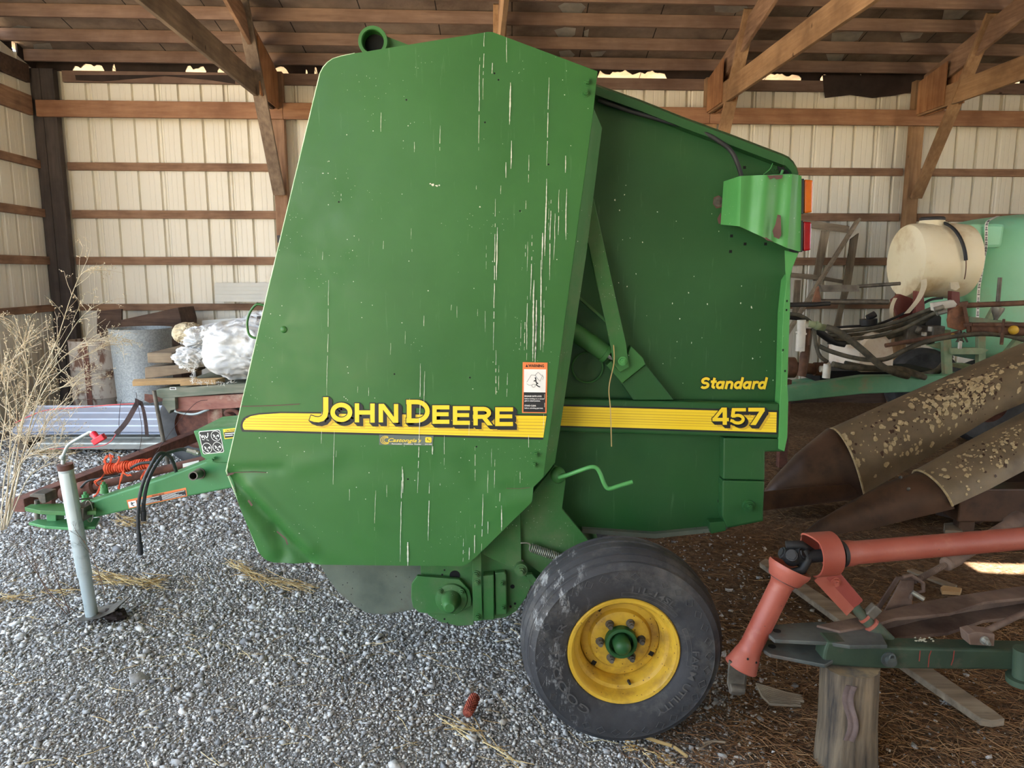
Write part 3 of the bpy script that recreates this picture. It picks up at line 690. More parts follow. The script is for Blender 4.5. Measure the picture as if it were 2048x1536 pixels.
# dried streaks that run down the panel
ST = [(960, 116, 309, 1.2), (969, 66, 200, 1.1), (1021, 166, 250, 3), (1023, 282, 338, 2.2), (1098, 156, 332, 1.5), (1093, 358, 512, 2.6), (1085, 466, 520, 3), (1131, 312, 346, 2), (1133, 378, 480, 2), (991, 398, 700, 1.5), (1013, 76, 133, 1.2), (763, 226, 264, 1.1), (881, 252, 302, 1.2), (1012, 325, 356, 2), (985, 127, 148, 1.6),
      (1068, 560, 722, 3.0), (1082, 520, 700, 2.6), (1073, 600, 724, 3.6), (1055, 585, 720, 1.4), (1064, 470, 600, 1.6), (1088, 600, 690, 1.4), (1110, 420, 520, 1.2), (1118, 380, 470, 1.4), (1102, 400, 560, 1.6), (995, 455, 560, 2.4), (1050, 630, 700, 1.2),
      (841, 729, 985, 1.5), (850, 742, 812, 1.1), (992, 700, 810, 1.3), (658, 560, 790, 1), (669.5, 861, 975, .9), (805, 925, 1122, 1.4), (806, 938, 985, 2.6), (816, 1083, 1130, 4), (859, 964, 1080, 1.6), (966, 987, 1100, 1.4), (950, 1048, 1112, 1.8), (939, 1094, 1118, 1.6), (976, 1042, 1066, 1.6), (1072, 640, 722, 2.4), (889, 870, 930, .9), (990, 918, 975, .9), (1057, 870, 902, 1.2), (927, 1076, 1122, 1.1), (1003, 1010, 1060, 2), (866, 892, 908, 2), (700, 970, 1000, .9), (752, 980, 1060, .7), (1000, 985, 1010, 1), (976, 940, 985, .8), (1040, 935, 965, .8)]
R = random.Random(21)
for _ in range(26): x = R.gauss(1040, 60); y = R.uniform(250, 900); (ST.append((x, y, y+R.uniform(15, 70), R.uniform(.5, 1.1))) if x < 1185-.136*(y-218)-6 else None)
for _ in range(26): x = R.uniform(620, 1000); y = R.uniform(250, 1000); ST.append((x, y, y+R.uniform(6, 26), R.uniform(.5, 1.0)))
mb = MB()
def streakbits(mb, x, y0, y1, w_, Y, d):
    n = max(3, int((y1-y0)/7)); xx = x
    for i in range(n):
        if R.random() < .16 and w_ < 2: xx += R.uniform(-.3, .3); continue
        ya, yb_ = lerp(y0, y1, i/n), lerp(y0, y1, (i+1)/n); k = math.sin(PI*min(.97, max(.05, (i+.5)/n)))**.5
        wa = w_*k*R.uniform(.5, 1.1)/2; wb = w_*k*R.uniform(.5, 1.1)/2; x2 = xx+R.uniform(-.35, .35)-.02*(yb_-ya)
        decal(mb, [(xx-wa, ya), (xx+wa, ya), (x2+wb, yb_), (x2-wb, yb_)], Y, d); xx = x2
for s__ in ST: streakbits(mb, *s__, YP, .0066)
for cx, cy, r_ in ((866, 370, 4), (874, 372, 3), (861, 368, 2), (879, 371, 2.2), (647, 347, 2), (657, 347, 1.6), (960, 414, 2), (1141, 292, 1.3)):
    decal(mb, [(cx+r_*R.uniform(.5, 1.2)*math.cos(k), cy+r_*.7*R.uniform(.5, 1.2)*math.sin(k)) for k in [i*PI/4 for i in range(8)]], YP, .0066)
o = mb.build('dried_streaks', M['streak'], panel); o['kind'] = 'stuff'
mb = MB()
for pl, w_ in (([(484, 812), (520, 811.6), (560, 810), (600, 807.5)], 1.6), ([(456, 946), (476, 944), (510, 943), (533, 944.5)], 1.3), ([(455, 950), (468, 946)], 3), ([(1013, 976), (1040, 976.5), (1060, 974)], .8), ([(498, 1000), (505, 1010)], 4), ([(555, 1062), (572, 1076), (576, 1088)], 2.6)):
    mb = MB()
    for q in strokes(pl, w_): decal(mb, q, YP, .0058)
    mb.build('rust_scratch', M['rustpatch'], panel)
for x, y, r_ in ((1174.5, 164, .0105), (1171, 186, .0105), (1071, 908, .0095), (1068, 928, .0095)):
    mb = MB(); mb.hexbolt(P(x, y, YP)-V((0, .002, 0)), r_, h=.014); mb.build('bolt', M['green'], panel, smooth=30)
mb = MB(); mb.ball(P(568, 659, YP)-V((0, .002, 0)), (.013, .008, .013)); mb.build('rivet', M['green'], panel, smooth=180)
for x, y in ((989, 147), (970, 245), (997, 160), (678, 404), (1097, 329), (813, 200), (953, 893), (816, 958), (789, 748), (1040, 422), (940, 755)):
    mb = MB(); mb.cyl(P(x, y, YP)-V((0, .0025, 0)), P(x, y, YP)+V((0, .002, 0)), .0032, n=8); mb.build('punched_hole', M['dark'], panel)
# ---- hood lug above the panel
lc = P(749, 88, 2.74); rl = 27*mpp(2.74)
mb = MB(); mb.lathe([(rl*.74, .03), (rl*.78, .034), (rl*.98, .034), (rl, .03), (rl, -.03), (rl*.74, -.03), (rl*.74, .03)], lc, (0, -1, 0), 40)
mb.lathe([(rl*.7, .012), (rl*.7, -.2)], lc, (0, -1, 0), 32)
mb.prism([P(x, y, 2.74) for x, y in ((757, 66), (766, 70), (818, 90), (822, 110), (760, 112), (770, 100), (776, 88), (770, 74))], (0, .03, 0)); mb.build('hood_tube', M['green'], baler, smooth=35)
mb = MB(); mb.cyl(lc+V((0, .012, 0)), lc+V((0, .016, 0)), rl*.73, n=32); mb.build('tube_bore', M['dark'], baler)
# ---- body behind the panel and the gate
inset = [(x+(1024-x)*.03, y+(600-y)*.035) for x, y in POUT]
mb = MB(); pts = [P(x, y, 2.74) for x, y in inset]; mb.prism(pts, (0, 1.5, 0)); mb.build('chamber_body', M['greendirty'], baler)
gate = [(1040, 250), (1120, 142), (1194, 169), (1280, 201), (1368, 236), (1464, 271), (1527, 295), (1564, 309), (1577, 315), (1587, 325), (1594, 337), (1597, 349), (1598, 504), (1584, 537), (1581, 560), (1580, 627), (1574, 760), (1572, 800), (1569, 903), (1530, 903), (1526, 1042), (1455, 1056), (1421, 1062), (1310, 1074), (1165, 1064), (1060, 1000)]
mb = MB(); mb.prism(pxs(gate, YG), (0, 1.25, 0)); gp = mb.build('rear_gate', M['greenshaded'], baler)
mb = MB(); topl = [(1192, 170), (1280, 201), (1368, 236), (1464, 271), (1527, 295), (1564, 309), (1577, 315), (1587, 325), (1594, 337), (1597, 349)]
n = len(topl); A_ = [P(x, y-2, YG-.002) for x, y in topl]; B_ = [P(x-1, y+2, YG-.055) for x, y in topl]; D_ = [P(x-(0 if i < 6 else 6), y+(20 if i < 6 else 16), YG-.055) for i, (x, y) in enumerate(topl)]; E_ = [P(x-(2 if i < 6 else 12), y+(27 if i < 6 else 18), YG-.002) for i, (x, y) in enumerate(topl)]
mb.add(A_+B_+D_+E_, [(k*n+i, k*n+i+1, (k+1)*n+i+1, (k+1)*n+i) for k in range(3) for i in range(n-1)]); mb.build('gate_top_lip', M['greenshaded'], gp, smooth=35)
# channel with the stripe
ch = [(1040, 796), (1135, 798), (1560, 807), (1562, 877), (1440, 873), (1045, 862)]
mb = MB(); mb.prism(pxs(ch, YC), (0, YG-YC-.002, 0)); cr = mb.build('gate_channel', M['greenshaded'], gp, bevel=.008)
mb = MB(); decal(mb, [(1110, 808.6), (1556, 820.6), (1554.5, 868.5), (1104, 853.5)], YC, .002); mb.build('stripe_border', M['black'], cr)
mb = MB(); decal(mb, [(1112, 812), (1553, 824.2), (1552, 864.6), (1106, 850.6)], YC, .0026); mb.build('yellow_stripe', M['yellow'], cr)
mb = MB()
for fr, w_ in ((.15, .8), (.29, 1.5), (.43, 1.2), (.55, 1.7), (.68, 1.3), (.80, .9)): decal(mb, [(1112-6*fr, lerp(812, 850.6, fr)-w_/2), (1552.8-fr, lerp(824.2, 864.6, fr)-w_/2), (1552.8-fr, lerp(824.2, 864.6, fr)+w_/2), (1112-6*fr, lerp(812, 850.6, fr)+w_/2)], YC, .0032)
mb.build('stripe_lines', M['ochre'], cr)
N_ = [[(1442.5, 814.6), (1451.5, 814.6), (1432.5, 837), (1424, 837)], rect(1424, 835.2, 1457, 842), rect(1444.5, 814.6, 1453, 849)]
N_ += [rect(1463, 815.5, 1491, 822.3), [(1463, 815.5), (1470.5, 815.5), (1468, 833), (1460.6, 833)]]+strokes([(1463.5, 831.6)]+arc(1474.5, 837.8, 11.0, 7.6, -125, 150, 18)+[(1460.5, 840.4)], 6.2)
N_ += [rect(1495.6, 815, 1528.5, 822.6), [(1518, 822), (1528.5, 821), (1510.5, 849.6), (1499.5, 849.4)]]
logo(N_, YC, cr, 'model_number', 5.8, 1.4, lambda x: 824, .0038)
def wordstrokes():                # heavy slanted lower case drawn as strokes
    bowl = [[(.26+.18*math.cos(a), .33+.255*math.sin(a)) for a in [k*PI/9 for k in range(19)]]]
    arch = lambda a1: [(.12, .36)]+[(.29+.17*math.cos(math.radians(a)), .40+.20*math.sin(math.radians(a))) for a in range(170, a1-1, -17)]
    gl = {'S': ([[(.30+.21*math.cos(math.radians(a)), .70+.20*math.sin(math.radians(a))) for a in range(25, 271, 18)]+[(.30+.22*math.cos(math.radians(a)), .29+.21*math.sin(math.radians(a))) for a in range(90, -156, -18)]], .64),
          't': ([[(.18, .94), (.18, .22), (.22, .12), (.34, .10)], [(.02, .62), (.36, .62)]], .38), 'a': (bowl+[[(.45, .66), (.45, .0)]], .57), 'd': (bowl+[[(.45, 1.0), (.45, .0)]], .57),
          'n': ([[(.12, .66), (.12, 0)], arch(0)+[(.46, 0)]], .59), 'r': ([[(.12, .66), (.12, 0)], arch(50)], .41)}
    x = 0; out = []
    for ch in 'Standard':
        for st in gl[ch][0]: out.append([(1398+(x+px_)*31.0+py_*5.5, 777-py_*22.5+.004*(px_+x)*31) for px_, py_ in st])
        x += gl[ch][1]
    return out
for w_, nm, mt_, dd in ((8.6, 'model_word_outline', 'black', .002), (5.2, 'model_word', 'yellow', .0034)):
    mb = MB(); i = 0
    for st in wordstrokes():
        for q in strokes(st, w_): decal(mb, q, YG, dd+.00012*(i % 7)); i += 1
    mb.build(nm, M[mt_], gp)
# rear flange of the gate and lower corner box
mb = MB(); fl = [(1573, 560), (1581, 548), (1580, 627), (1575, 770), (1577, 802), (1575, 875), (1569, 903), (1557, 898), (1560, 806), (1562, 770), (1566, 627)]
mb.prism([P(x, y, YG-.065) for x, y in fl], (0, .06, 0)); mb.build('gate_rear_flange', M['greenlight'], gp, bevel=.002)
mb = MB(); mb.prism(pxs([(1447, 876), (1562, 878), (1567, 902), (1530, 904), (1530, 961), (1446, 959)], YC), (0, .06, 0)); mb.build('corner_box', M['greenshaded'], gp, bevel=.006)
mb = MB(); mb.prism(pxs([(1445, 961), (1530, 963), (1526, 1041), (1454, 1056), (1444, 1034)], YC-.004), (0, .062, 0)); mb.build('corner_box', M['greenshaded'], gp, bevel=.006)
bc = P(1497, 1012, YC-.004)
mb = MB(); mb.cyl(bc, bc-V((0, .008, 0)), .027, .024, n=28); mb.hexbolt(bc-V((0, .008, 0)), .0135, h=.016); mb.build('corner_bolt', M['greenshaded'], gp, smooth=30)
mb = MB(); mb.prism(pxs([(1419, 1045), (1453, 1043), (1452, 1062), (1422, 1068)], YC+.0), (0, .05, 0)); mb.build('gate_tab', M['greenshaded'], gp, bevel=.003)
mb = MB(); mb.prism(pxs([(1455, 1050), (1421, 1057), (1310, 1068), (1165, 1058), (1165, 1066), (1310, 1077), (1421, 1065), (1455, 1058)], YG-.03), (0, .03, 0)); mb.build('gate_bottom_lip', M['shield'], gp)
for x, y in ((1463, 472), (1490, 488), (1531, 488), (1461, 503), (1489, 335), (1438, 1002)): mb = MB(); mb.box(P(x, y, YG), (.011, .003, .011)); mb.build('square_hole', M['dark'], gp)
for x, y in ((1574, 602), (1573, 620), (1570, 742), (1566, 700)): mb = MB(); mb.box(P(x, y, YG-.066), (.005, .003, .008)); mb.build('square_hole', M['dark'], gp)
R = random.Random(33); mb = MB()
for _ in range(46):
    x, y = R.uniform(1215, 1565), R.uniform(330, 770)
    if y < 240+(x-1200)*.3+60: continue
    r_ = R.uniform(.6, 1.8); decal(mb, [(x+r_*R.uniform(.4, 1.1)*math.cos(k*PI/3), y+r_*1.4*R.uniform(.4, 1.1)*math.sin(k*PI/3)) for k in range(6)], YG, .0016)
o = mb.build('paint_flecks', M['streak'], gp); o['kind'] = 'stuff'
# ---- tail lamp bracket: folded sheet with soft dents
def br(u, v):
    if u < .215: x0, y0, x1, y1, Yv = lerp(1448, 1481, u/.215), lerp(363, 352, u/.215), lerp(1442, 1478, u/.215), lerp(449, 452.5, u/.215), lerp(YG-.03, YG-.13, u/.215)
    elif u < .9: k = (u-.215)/.685; x0, y0, x1, y1, Yv = lerp(1481, 1584, k), lerp(352, 348, k), lerp(1478, 1574, k), lerp(452.5, 496, k), YG-.13-.012*k+.014*math.sin(k*9.5+.6*v)*math.sin(PI*k)
    else: k = (u-.9)/.1; x0, y0, x1, y1, Yv = lerp(1584, 1600, k), lerp(348, 351, k), lerp(1574, 1598, k), lerp(496, 503, k), lerp(YG-.142, YG-.12, min(1, k*1.6))
    return P(lerp(x0, x1, v), lerp(y0, y1, v), Yv)
mb = MB(); mb.grid(br, 40, 16); lb = mb.build('lamp_bracket', M['greenlight'], baler, smooth=24, solid=.004)
mb = MB(); mb.prism([P(1600, 352, YG-.119), P(1600, 352, YG+.06), P(1598, 503, YG+.06), P(1598, 503, YG-.119)], (.006, 0, 0)); mb.build('bracket_end_plate', M['greenlight'], lb)
for pl, Yq in (([(1555, 429), (1561.5, 431), (1562.5, 470), (1558, 478), (1548, 474), (1545, 462), (1551, 448)], .146), ([(1534, 351), (1566, 350), (1564, 357), (1553, 359), (1548, 356), (1540, 359)], .148), ([(1512, 466), (1522, 467), (1537, 478), (1548, 484), (1535, 481)], .137)):
    mb = MB(); decal(mb, pl, YG-Yq-.008, 0); mb.build('rust_patch', M['rustpatch'], lb)
mb = MB(); decal(mb, [(1427, 395), (1437, 391), (1446, 398), (1445, 414), (1432, 417), (1425, 408)], YG, .004); decal(mb, [(1434, 437), (1441, 425), (1443, 447), (1437, 448)], YG, .004)
mb.build('rust_patch', M['rustpatch'], lb)
mb = MB(); c_ = P(1436, 404, YG-.005); mb.cyl(c_, c_-V((0, .006, 0)), .018, n=24); mb.hexbolt(c_-V((0, .006, 0)), .008); mb.build('bracket_bolt', M['dullsteel'], lb, smooth=30)
mb = MB(); mb.prism(pxs([(1570, 501), (1596, 507), (1585, 535), (1574, 574), (1571, 540)], YG-.09), (0, .004, 0)); mb.build('bracket_flap', M['greenlight'], lb)
for nm, mt, y0, y1, xa, xb, xc in (('amber_tail_lamp', 'amber', 357, 428, 1601, 1609, 1627), ('red_tail_lamp', 'red', 441, 504, 1599, 1607, 1624)):
    def box8(x0, x1, sh, Ya, Yb):
        a0, a1, b0, b1 = P(x0, y0+sh, Ya), P(x0, y1-sh, Ya), P(x1, y0+sh*2.0, Ya), P(x1-1.5, y1-sh*2.5, Ya); d = V((0, Yb-Ya, 0))
        return [a0, a1, a1+d, a0+d, b0, b1, b1+d, b0+d]
    F8 = [(0, 3, 2, 1), (4, 5, 6, 7), (0, 1, 5, 4), (3, 7, 6, 2), (0, 4, 7, 3), (1, 2, 6, 5)]
    mb = MB(); mb.add(box8(xa, xb, 0, YG-.118, YG-.01), F8); lp = mb.build('tail_lamp', M['rubber'], lb, bevel=.003)
    mb = MB(); mb.add(box8(xb, xc, 1.5, YG-.112, YG-.016), F8); q = mb.build('lamp_lens', M[mt], lp, bevel=.006); q['label'] = ('amber' if mt == 'amber' else 'red')+' tail lamp lens'
mb = MB(); mb.tube(pxpath([(1196, 200, YG-.035), (1260, 222, YG-.035), (1330, 242, YG-.04), (1400, 262, YG-.045), (1440, 284, YG-.06), (1462, 302, YG-.065), (1476, 330, YG-.07), (1485, 362, YG-.06)]), .0085, 10); mb.build('wiring_loom', M['rubber'], gp, smooth=180)
mb = MB(); c_ = P(1519, 312.5, YG-.0); mb.hexbolt(c_, .0085); mb.build('gate_bolt', M['dullsteel'], gp, smooth=30)
mb = MB(); mb.prism(pxs([(1552, 330), (1566, 320), (1578, 326), (1585, 338), (1584, 349), (1560, 349)], YG), (0, -.012, 0)); mb.build('latch_pocket', M['rubber'], gp)
mb = MB(); c_ = P(1574, 333, YG-.012); mb.hexbolt(c_, .009); c_ = P(1550.5, 338.5, YG-.001); mb.cyl(c_, c_-V((0, .004, 0)), .0165, n=24); mb.hexbolt(c_-V((0, .004, 0)), .006); mb.build('latch_bolts', M['greenshaded'], gp, smooth=30)
mb = MB(); mb.tube(pxpath([(1527, 349, YG-.02), (1541, 337, YG-.022), (1546, 326, YG-.022), (1558, 318, YG-.022), (1564, 314, YG-.02)]), .002, 6); mb.tube(pxpath([(1562, 350, YG-.02), (1566, 340, YG-.022)]), .006, 8); mb.build('latch_wire', M['greenlight'], gp, smooth=180)
# ---- gate lift gear: strut, cylinder, bracket
mb = MB(); mb.prism(pxs([(1180, 385), (1188, 399), (1253, 691), (1258, 735), (1240, 745), (1227, 728), (1222, 695), (1172, 470)], YG-.115), (0, .02, 0)); mb.build('lift_strut', M['greendirty'], baler, bevel=.003)
mb = MB(); mb.prism(pxs([(1213, 731), (1223, 722), (1240, 745), (1262, 692), (1286, 716), (1291, 729), (1244, 767)], YG-.09), (0, .05, 0)); sb = mb.build('strut_bracket', M['greendirty'], baler, bevel=.003)
mb = MB(); mb.prism(pxs([(1244, 767), (1291, 729), (1348, 800), (1266, 800)], YG-.065), (0, .06, 0)); mb.build('bracket_leg', M['greenshaded'], sb, bevel=.003)
mb = MB(); mb.hexbolt(P(1245, 722, YG-.117), .0135, h=.015); mb.build('strut_bolt', M['greenlight'], sb, smooth=30)
mb = MB(); a_, b2 = P(1120, 645, YG-.07), P(1220, 712, YG-.07); mb.cyl(a_, lerp(a_, b2, .9), .036, n=24); mb.cyl(lerp(a_, b2, .88), lerp(a_, b2, .95), .04, n=24); cy = mb.build('lift_cylinder', M['greendirty'], baler, smooth=35)
mb = MB(); mb.cyl(lerp(a_, b2, .9), lerp(a_, b2, 1.06), .017, n=18); mb.build('cylinder_rod', M['chrome'], cy, smooth=35)
mb = MB(); mb.beam(P(1130, 570, YG-.04), P(1212, 643, YG-.04), .01, .05, up=(0, -1, 0)); mb.build('inner_brace', M['greendirty'], baler)
mb = MB(); mb.tube([P(1175, 735, YG-.012)+V((.062*math.cos(k*PI/12), 0, .062*math.sin(k*PI/12))) for k in range(24)], .004, 6, closed=True); mb.build('spring_ring', M['greendirty'], baler, smooth=180)
mb = MB(); mb.tube(pxpath([(1227, 690, YG-.13), (1228, 725, YG-.13), (1218, 775, YG-.13), (1221, 820, YG-.13), (1223, 893, YG-.13)]), .0022, 6); mb.build('hanging_wire', M['hay'], baler)
# ---- crank and axle support plates
mb = MB(); mb.tube(pxpath([(1118, 955, 2.72), (1135, 950, 2.70), (1160, 941, 2.68), (1182, 934, 2.67), (1193, 936, 2.67), (1200, 946, 2.67), (1207, 964, 2.67), (1213, 975, 2.67), (1221, 977, 2.67), (1240, 971, 2.67), (1265, 963.5, 2.67)], 5), .0082, 10); mb.build('crank_handle', M['greenlight'], baler, smooth=60)
mb = MB(); mb.prism(pxs([(1040, 1025), (1066, 985), (1088, 958), (1108, 931), (1128, 940), (1131, 965), (1124, 1018), (1180, 1085), (1160, 1140), (1090, 1152), (1042, 1118)], 2.79), (0, .02, 0)); ap = mb.build('axle_plate', M['greendirty'], baler, bevel=.002)
mb = MB(); mb.ball(P(1116, 950, 2.76), (.030, .03, .034)); mb.cyl(P(1114, 957, 2.76), P(1130, 951, 2.72), .012, n=12); mb.build('crank_boss', M['greendirty'], ap, smooth=180)
mb = MB(); mb.prism(pxs([(955, 1098), (1040, 1022), (1043, 1120), (1052, 1152), (1030, 1141), (964, 1108)], 2.76), (0, .014, 0)); mb.build('support_plate', M['greendirty'], ap, bevel=.002)
c_ = P(1042, 1138, 2.745); mb = MB(); mb.cyl(c_+V((0, .015, 0)), c_-V((0, .012, 0)), .026, n=24); mb.hexbolt(c_-V((0, .012, 0)), .0145, h=.016); mb.build('pivot_bolt', M['greendirty'], ap, smooth=30)
mb = MB(); a_, b2 = P(1062, 1095, 2.76), P(1124, 1117, 2.76); ax = (b2-a_); L = ax.length; ax.normalize(); u_ = V((0, 1, 0)); w_ = ax.cross(u_)
mb.tube([a_+ax*(L*k/200)+(u_*math.cos(k*2*PI*17/200)+w_*math.sin(k*2*PI*17/200))*.0165 for k in range(201)], .0024, 6)
mb.tube(pxpath([(1041, 1086, 2.76), (1054, 1086, 2.76), (1060, 1090, 2.76), (1059, 1099, 2.76), (1063, 1104, 2.76)], 4), .003, 8); mb.build('tension_spring', M['steel'], baler, smooth=180)
mb = MB(); mb.prism(pxs([(1052, 1150), (1064, 1148), (1098, 1190), (1085, 1200), (1060, 1165)], 2.80), (0, .02, 0)); mb.prism(pxs([(1044, 1090), (1110, 1105), (1130, 1180), (1050, 1150)], 2.90), (0, .02, 0)); mb.build('spring_arm', M['greendirty'], baler)
# ---- lower gear plates under the panel
mb = MB(); mb.prism(pxs([(840, 1120), (963, 1100), (1000, 1122), (1067, 1161), (1052, 1195), (1033, 1222), (1012, 1235), (947, 1243), (947, 1250), (916, 1252), (880, 1244), (858, 1231), (845, 1215)], 2.80), (0, .015, 0)); lp = mb.build('gear_plate', M['greendirty'], baler, bevel=.002)
mb = MB(); mb.prism(pxs([(834, 1152), (919, 1159), (939, 1181), (943, 1200), (942, 1212), (913, 1229), (855, 1227), (838, 1225), (826, 1215), (822, 1195), (823, 1168)], 2.77), (0, .02, 0)); mb.build('bearing_cover', M['greendirty'], lp, bevel=.003)
hc = P(903, 1197, 2.77)
mb = MB(); mb.lathe([(.0, .012), (.055, .012), (.063, .009), (.066, .0), (.066, -.01)], hc, (0, -1, 0), 40); mb.lathe([(.0, .085), (.018, .085), (.025, .078), (.030, .06), (.041, .012)], hc, (0, -1, 0), 32); mb.build('hub_cone', M['greendirty'], lp, smooth=40)
for x, y, r_, Yq in ((880.5, 1182, .009, 2.758), (923, 1183, .009, 2.758), (899.6, 1222, .009, 2.758), (952, 1148, .011, 2.74), (953.6, 1164, .010, 2.74), (955, 1233, .010, 2.74), (1004, 1167, .008, 2.752), (1006, 1215, .008, 2.752)):
    mb = MB(); mb.hexbolt(P(x, y, Yq), r_, h=.012); mb.build('bolt', M['greendirty'], lp, smooth=30)
mb = MB(); mb.prism(pxs([(944, 1105), (963, 1105), (963, 1150), (965, 1241), (946, 1241)], 2.742), (0, .02, 0)); mb.build('flat_bar', M['greendirty'], lp, bevel=.002)
mb = MB(); mb.prism(pxs([(965, 1152), (988, 1150), (989, 1240), (966, 1241)], 2.752), (0, .05, 0)); mb.prism(pxs([(990, 1146), (1010, 1144), (1013, 1150), (1014, 1229), (991, 1231)], 2.765), (0, .03, 0)); mb.build('latch_box', M['greendirty'], lp, bevel=.005)
for x, y, r_ in ((909.6, 1151, 11), (1025, 1173, 4.6), (1021, 1213, 2.6), (1030, 1207, 2.6), (889, 1140, 1.8), (884.5, 1149, 2), (889, 1238, 2), (895, 1246, 1.6)): mb = MB(); c_ = P(x, y, 2.80); mb.cyl(c_-V((0, .0015, 0)), c_+V((0, .002, 0)), r_*mpp(2.8), n=20); mb.build('plate_hole', M['dark'], lp)
mb = MB(); sh_ = [(628, 1095), (639, 1129), (653, 1153), (676, 1185), (708, 1211), (732, 1226), (770, 1230), (826, 1220), (850, 1200), (858, 1095)]
mb.prism(pxs(sh_, 2.86), (0, .012, 0)); mb.prism(pxs([(700, 1095), (746, 1131), (800, 1153), (827, 1165), (850, 1170), (870, 1095)], 2.848), (0, .010, 0)); mb.build('pickup_shield', M['shield'], baler, bevel=.003)
mb = MB(); mb.cyl(P(790, 1150, 2.90), P(790, 1150, 2.90)+V((0, 1.15, 0)), .10, n=32); mb.build('pickup_drum', M['greendirty'], baler, smooth=40)
# ---- wheels
WC = V((.400, 2.53, .36)); AX = V((0, -1, 0))
def wheel(wc, ax, full):
    mb = MB(); rp = [(.160, -.10), (.150, -.05), (.148, .0), (.150, .045), (.160, .062), (.172, .068), (.178, .085), (.181, .11), (.188, .119), (.198, .121), (.202, .116), (.203, .106), (.196, .10), (.19, .085), (.168, .05)]
    mb.lathe(rp, wc, ax, 64)
    mb.lathe([(.150, .0), (.146, .012), (.135, .016), (.118, .016), (.110, .030), (.104, .033), (.06, .033), (.05, .028)], wc, ax, 64)
    wh = mb.build('wheel', M['rimyellow'], baler, smooth=32); wh['label'] = 'yellow steel wheel rim'
    mb = MB(); T = []
    half = [(.196, .100), (.204, .116), (.212, .122), (.245, .136), (.28, .143), (.300, .144), (.315, .142), (.318, .1435), (.321, .141), (.336, .128), (.340, .1275), (.342, .123), (.334, .119), (.336, .113), (.345, .110), (.353, .097), (.356, .093), (.346, .090), (.347, .084), (.357, .081), (.364, .062), (.3665, .057), (.357, .054), (.358, .047), (.367, .044), (.369, .02), (.3695, .008), (.360, .005)]
    mb.lathe(half+[(r_, -h) for r_, h in reversed(half)]+[half[0]], wc, ax, 96); mb.build('tyre', M['tyre'], wh, smooth=38)
    if not full: return wh
    mb = MB(); mb.lathe([(.041, .02), (.043, .058), (.047, .062), (.057, .060), (.059, .052), (.059, .03)], wc, ax, 40); mb.lathe([(.0, .105), (.014, .104), (.026, .096), (.031, .084), (.033, .03)], wc, ax, 32); mb.lathe([(0, .032), (.045, .032)], wc, ax, 32)
    mb.build('hub', M['greenshaded'], wh, smooth=40)
    for k in range(6):
        an = math.radians(3+60*k); c_ = wc+V((math.cos(an)*.076, 0, math.sin(an)*.076))+ax*.032
        mb = MB(); mb.cyl(c_, c_+ax*.006, .017, .014, n=18); mb.cyl(c_+ax*.004, c_+ax*.022, .0125, .0118, n=6); mb.cyl(c_+ax*.02, c_+ax*.032, .0075, n=12); mb.build('lug_nut', M['dullsteel'], wh, smooth=30)
    for dx, dz in ((.118, -.062), (-.095, -.098), (-.08, .115)): mb = MB(); mb.box(wc+V((dx, 0, dz))+ax*.0165, (.017, .002, .017), Matrix.Rotation(.5, 3, 'Y')); mb.build('rim_slot', M['dark'], wh)
    c_ = wc+V((.03, 0, -.15))+ax*.052; mb = MB(); mb.cyl(c_, c_+V((0, -.03, .006)), .006, .0045, n=10); mb.build('valve_stem', M['rubber'], wh, smooth=40)
    mb = MB(); side = lambda r_: .1445-(max(0, .26-r_)*.15 if r_ < .26 else 0)-(max(0, r_-.305)*.22)
    def pol(r_, an, d=.0012): return wc+V((r_*math.cos(an), 0, r_*math.sin(an)))+ax*(side(r_)+d)
    for k in range(34):                                 # ring of moulded diamonds
        a0 = 2*PI*k/34; da = .055
        ps = [pol(.297, a0-da), pol(.283, a0), pol(.297, a0+da), pol(.311, a0)]
        mb.tube(ps, .0011, 4, closed=True)
    def atext(txt, r0, r1, a0, a1, bold=.01):
        vs_, fs_ = textmesh(txt, bold)
        mb.add([pol(lerp(r0, r1, v), math.radians(lerp(a0, a1, u)), .0014) for u, v in vs_], fs_)
    atext('GOODYEAR', .236, .262, 240, 150); atext('11L-14SL', .240, .262, 86, 48); atext('FARM UTILITY', .238, .262, 4, -62)
    for a0, a1 in ((40, 94), (-10, 26)):
        for r_ in (.222, .236): mb.tube([pol(r_, math.radians(lerp(a0, a1, k/14)), .0008) for k in range(15)], .0009, 4)
        for q in (a0, a1): mb.tube([pol(.222, math.radians(q), .0008), pol(.236, math.radians(q), .0008)], .0009, 4)
    mb.build('sidewall_lettering', M['tyretext'], wh, smooth=60); return wh
wheel(WC, AX, True); wheel(V((.400, 4.45, .36)), V((0, 1, 0)), False)
mb = MB(); mb.cyl(WC+V((0, .06, 0)), V((.400, 4.38, .36)), .035, n=20); mb.build('axle', M['greendirty'], baler, smooth=40)
# ---- front grab handle
mb = MB(); mb.tube(pxpath([(536, 612, 2.74), (526, 610.5, 2.74), (513, 609, 2.74), (501, 623, 2.74), (494.5, 644, 2.74), (497, 666, 2.74), (505, 674.5, 2.74), (515, 675, 2.74), (520, 666, 2.74)], 4), .0046, 8); mb.build('grab_handle', M['green'], baler, smooth=60)
mb = MB(); mb.box(P(521, 635, 2.74), (.022, .012, .010)); mb.build('panel_clip', M['rubber'], baler)
mb = MB(); mb.box(P(559, 478, 2.70), (.01, .02, .026)); mb.build('panel_clip', M['rubber'], baler)
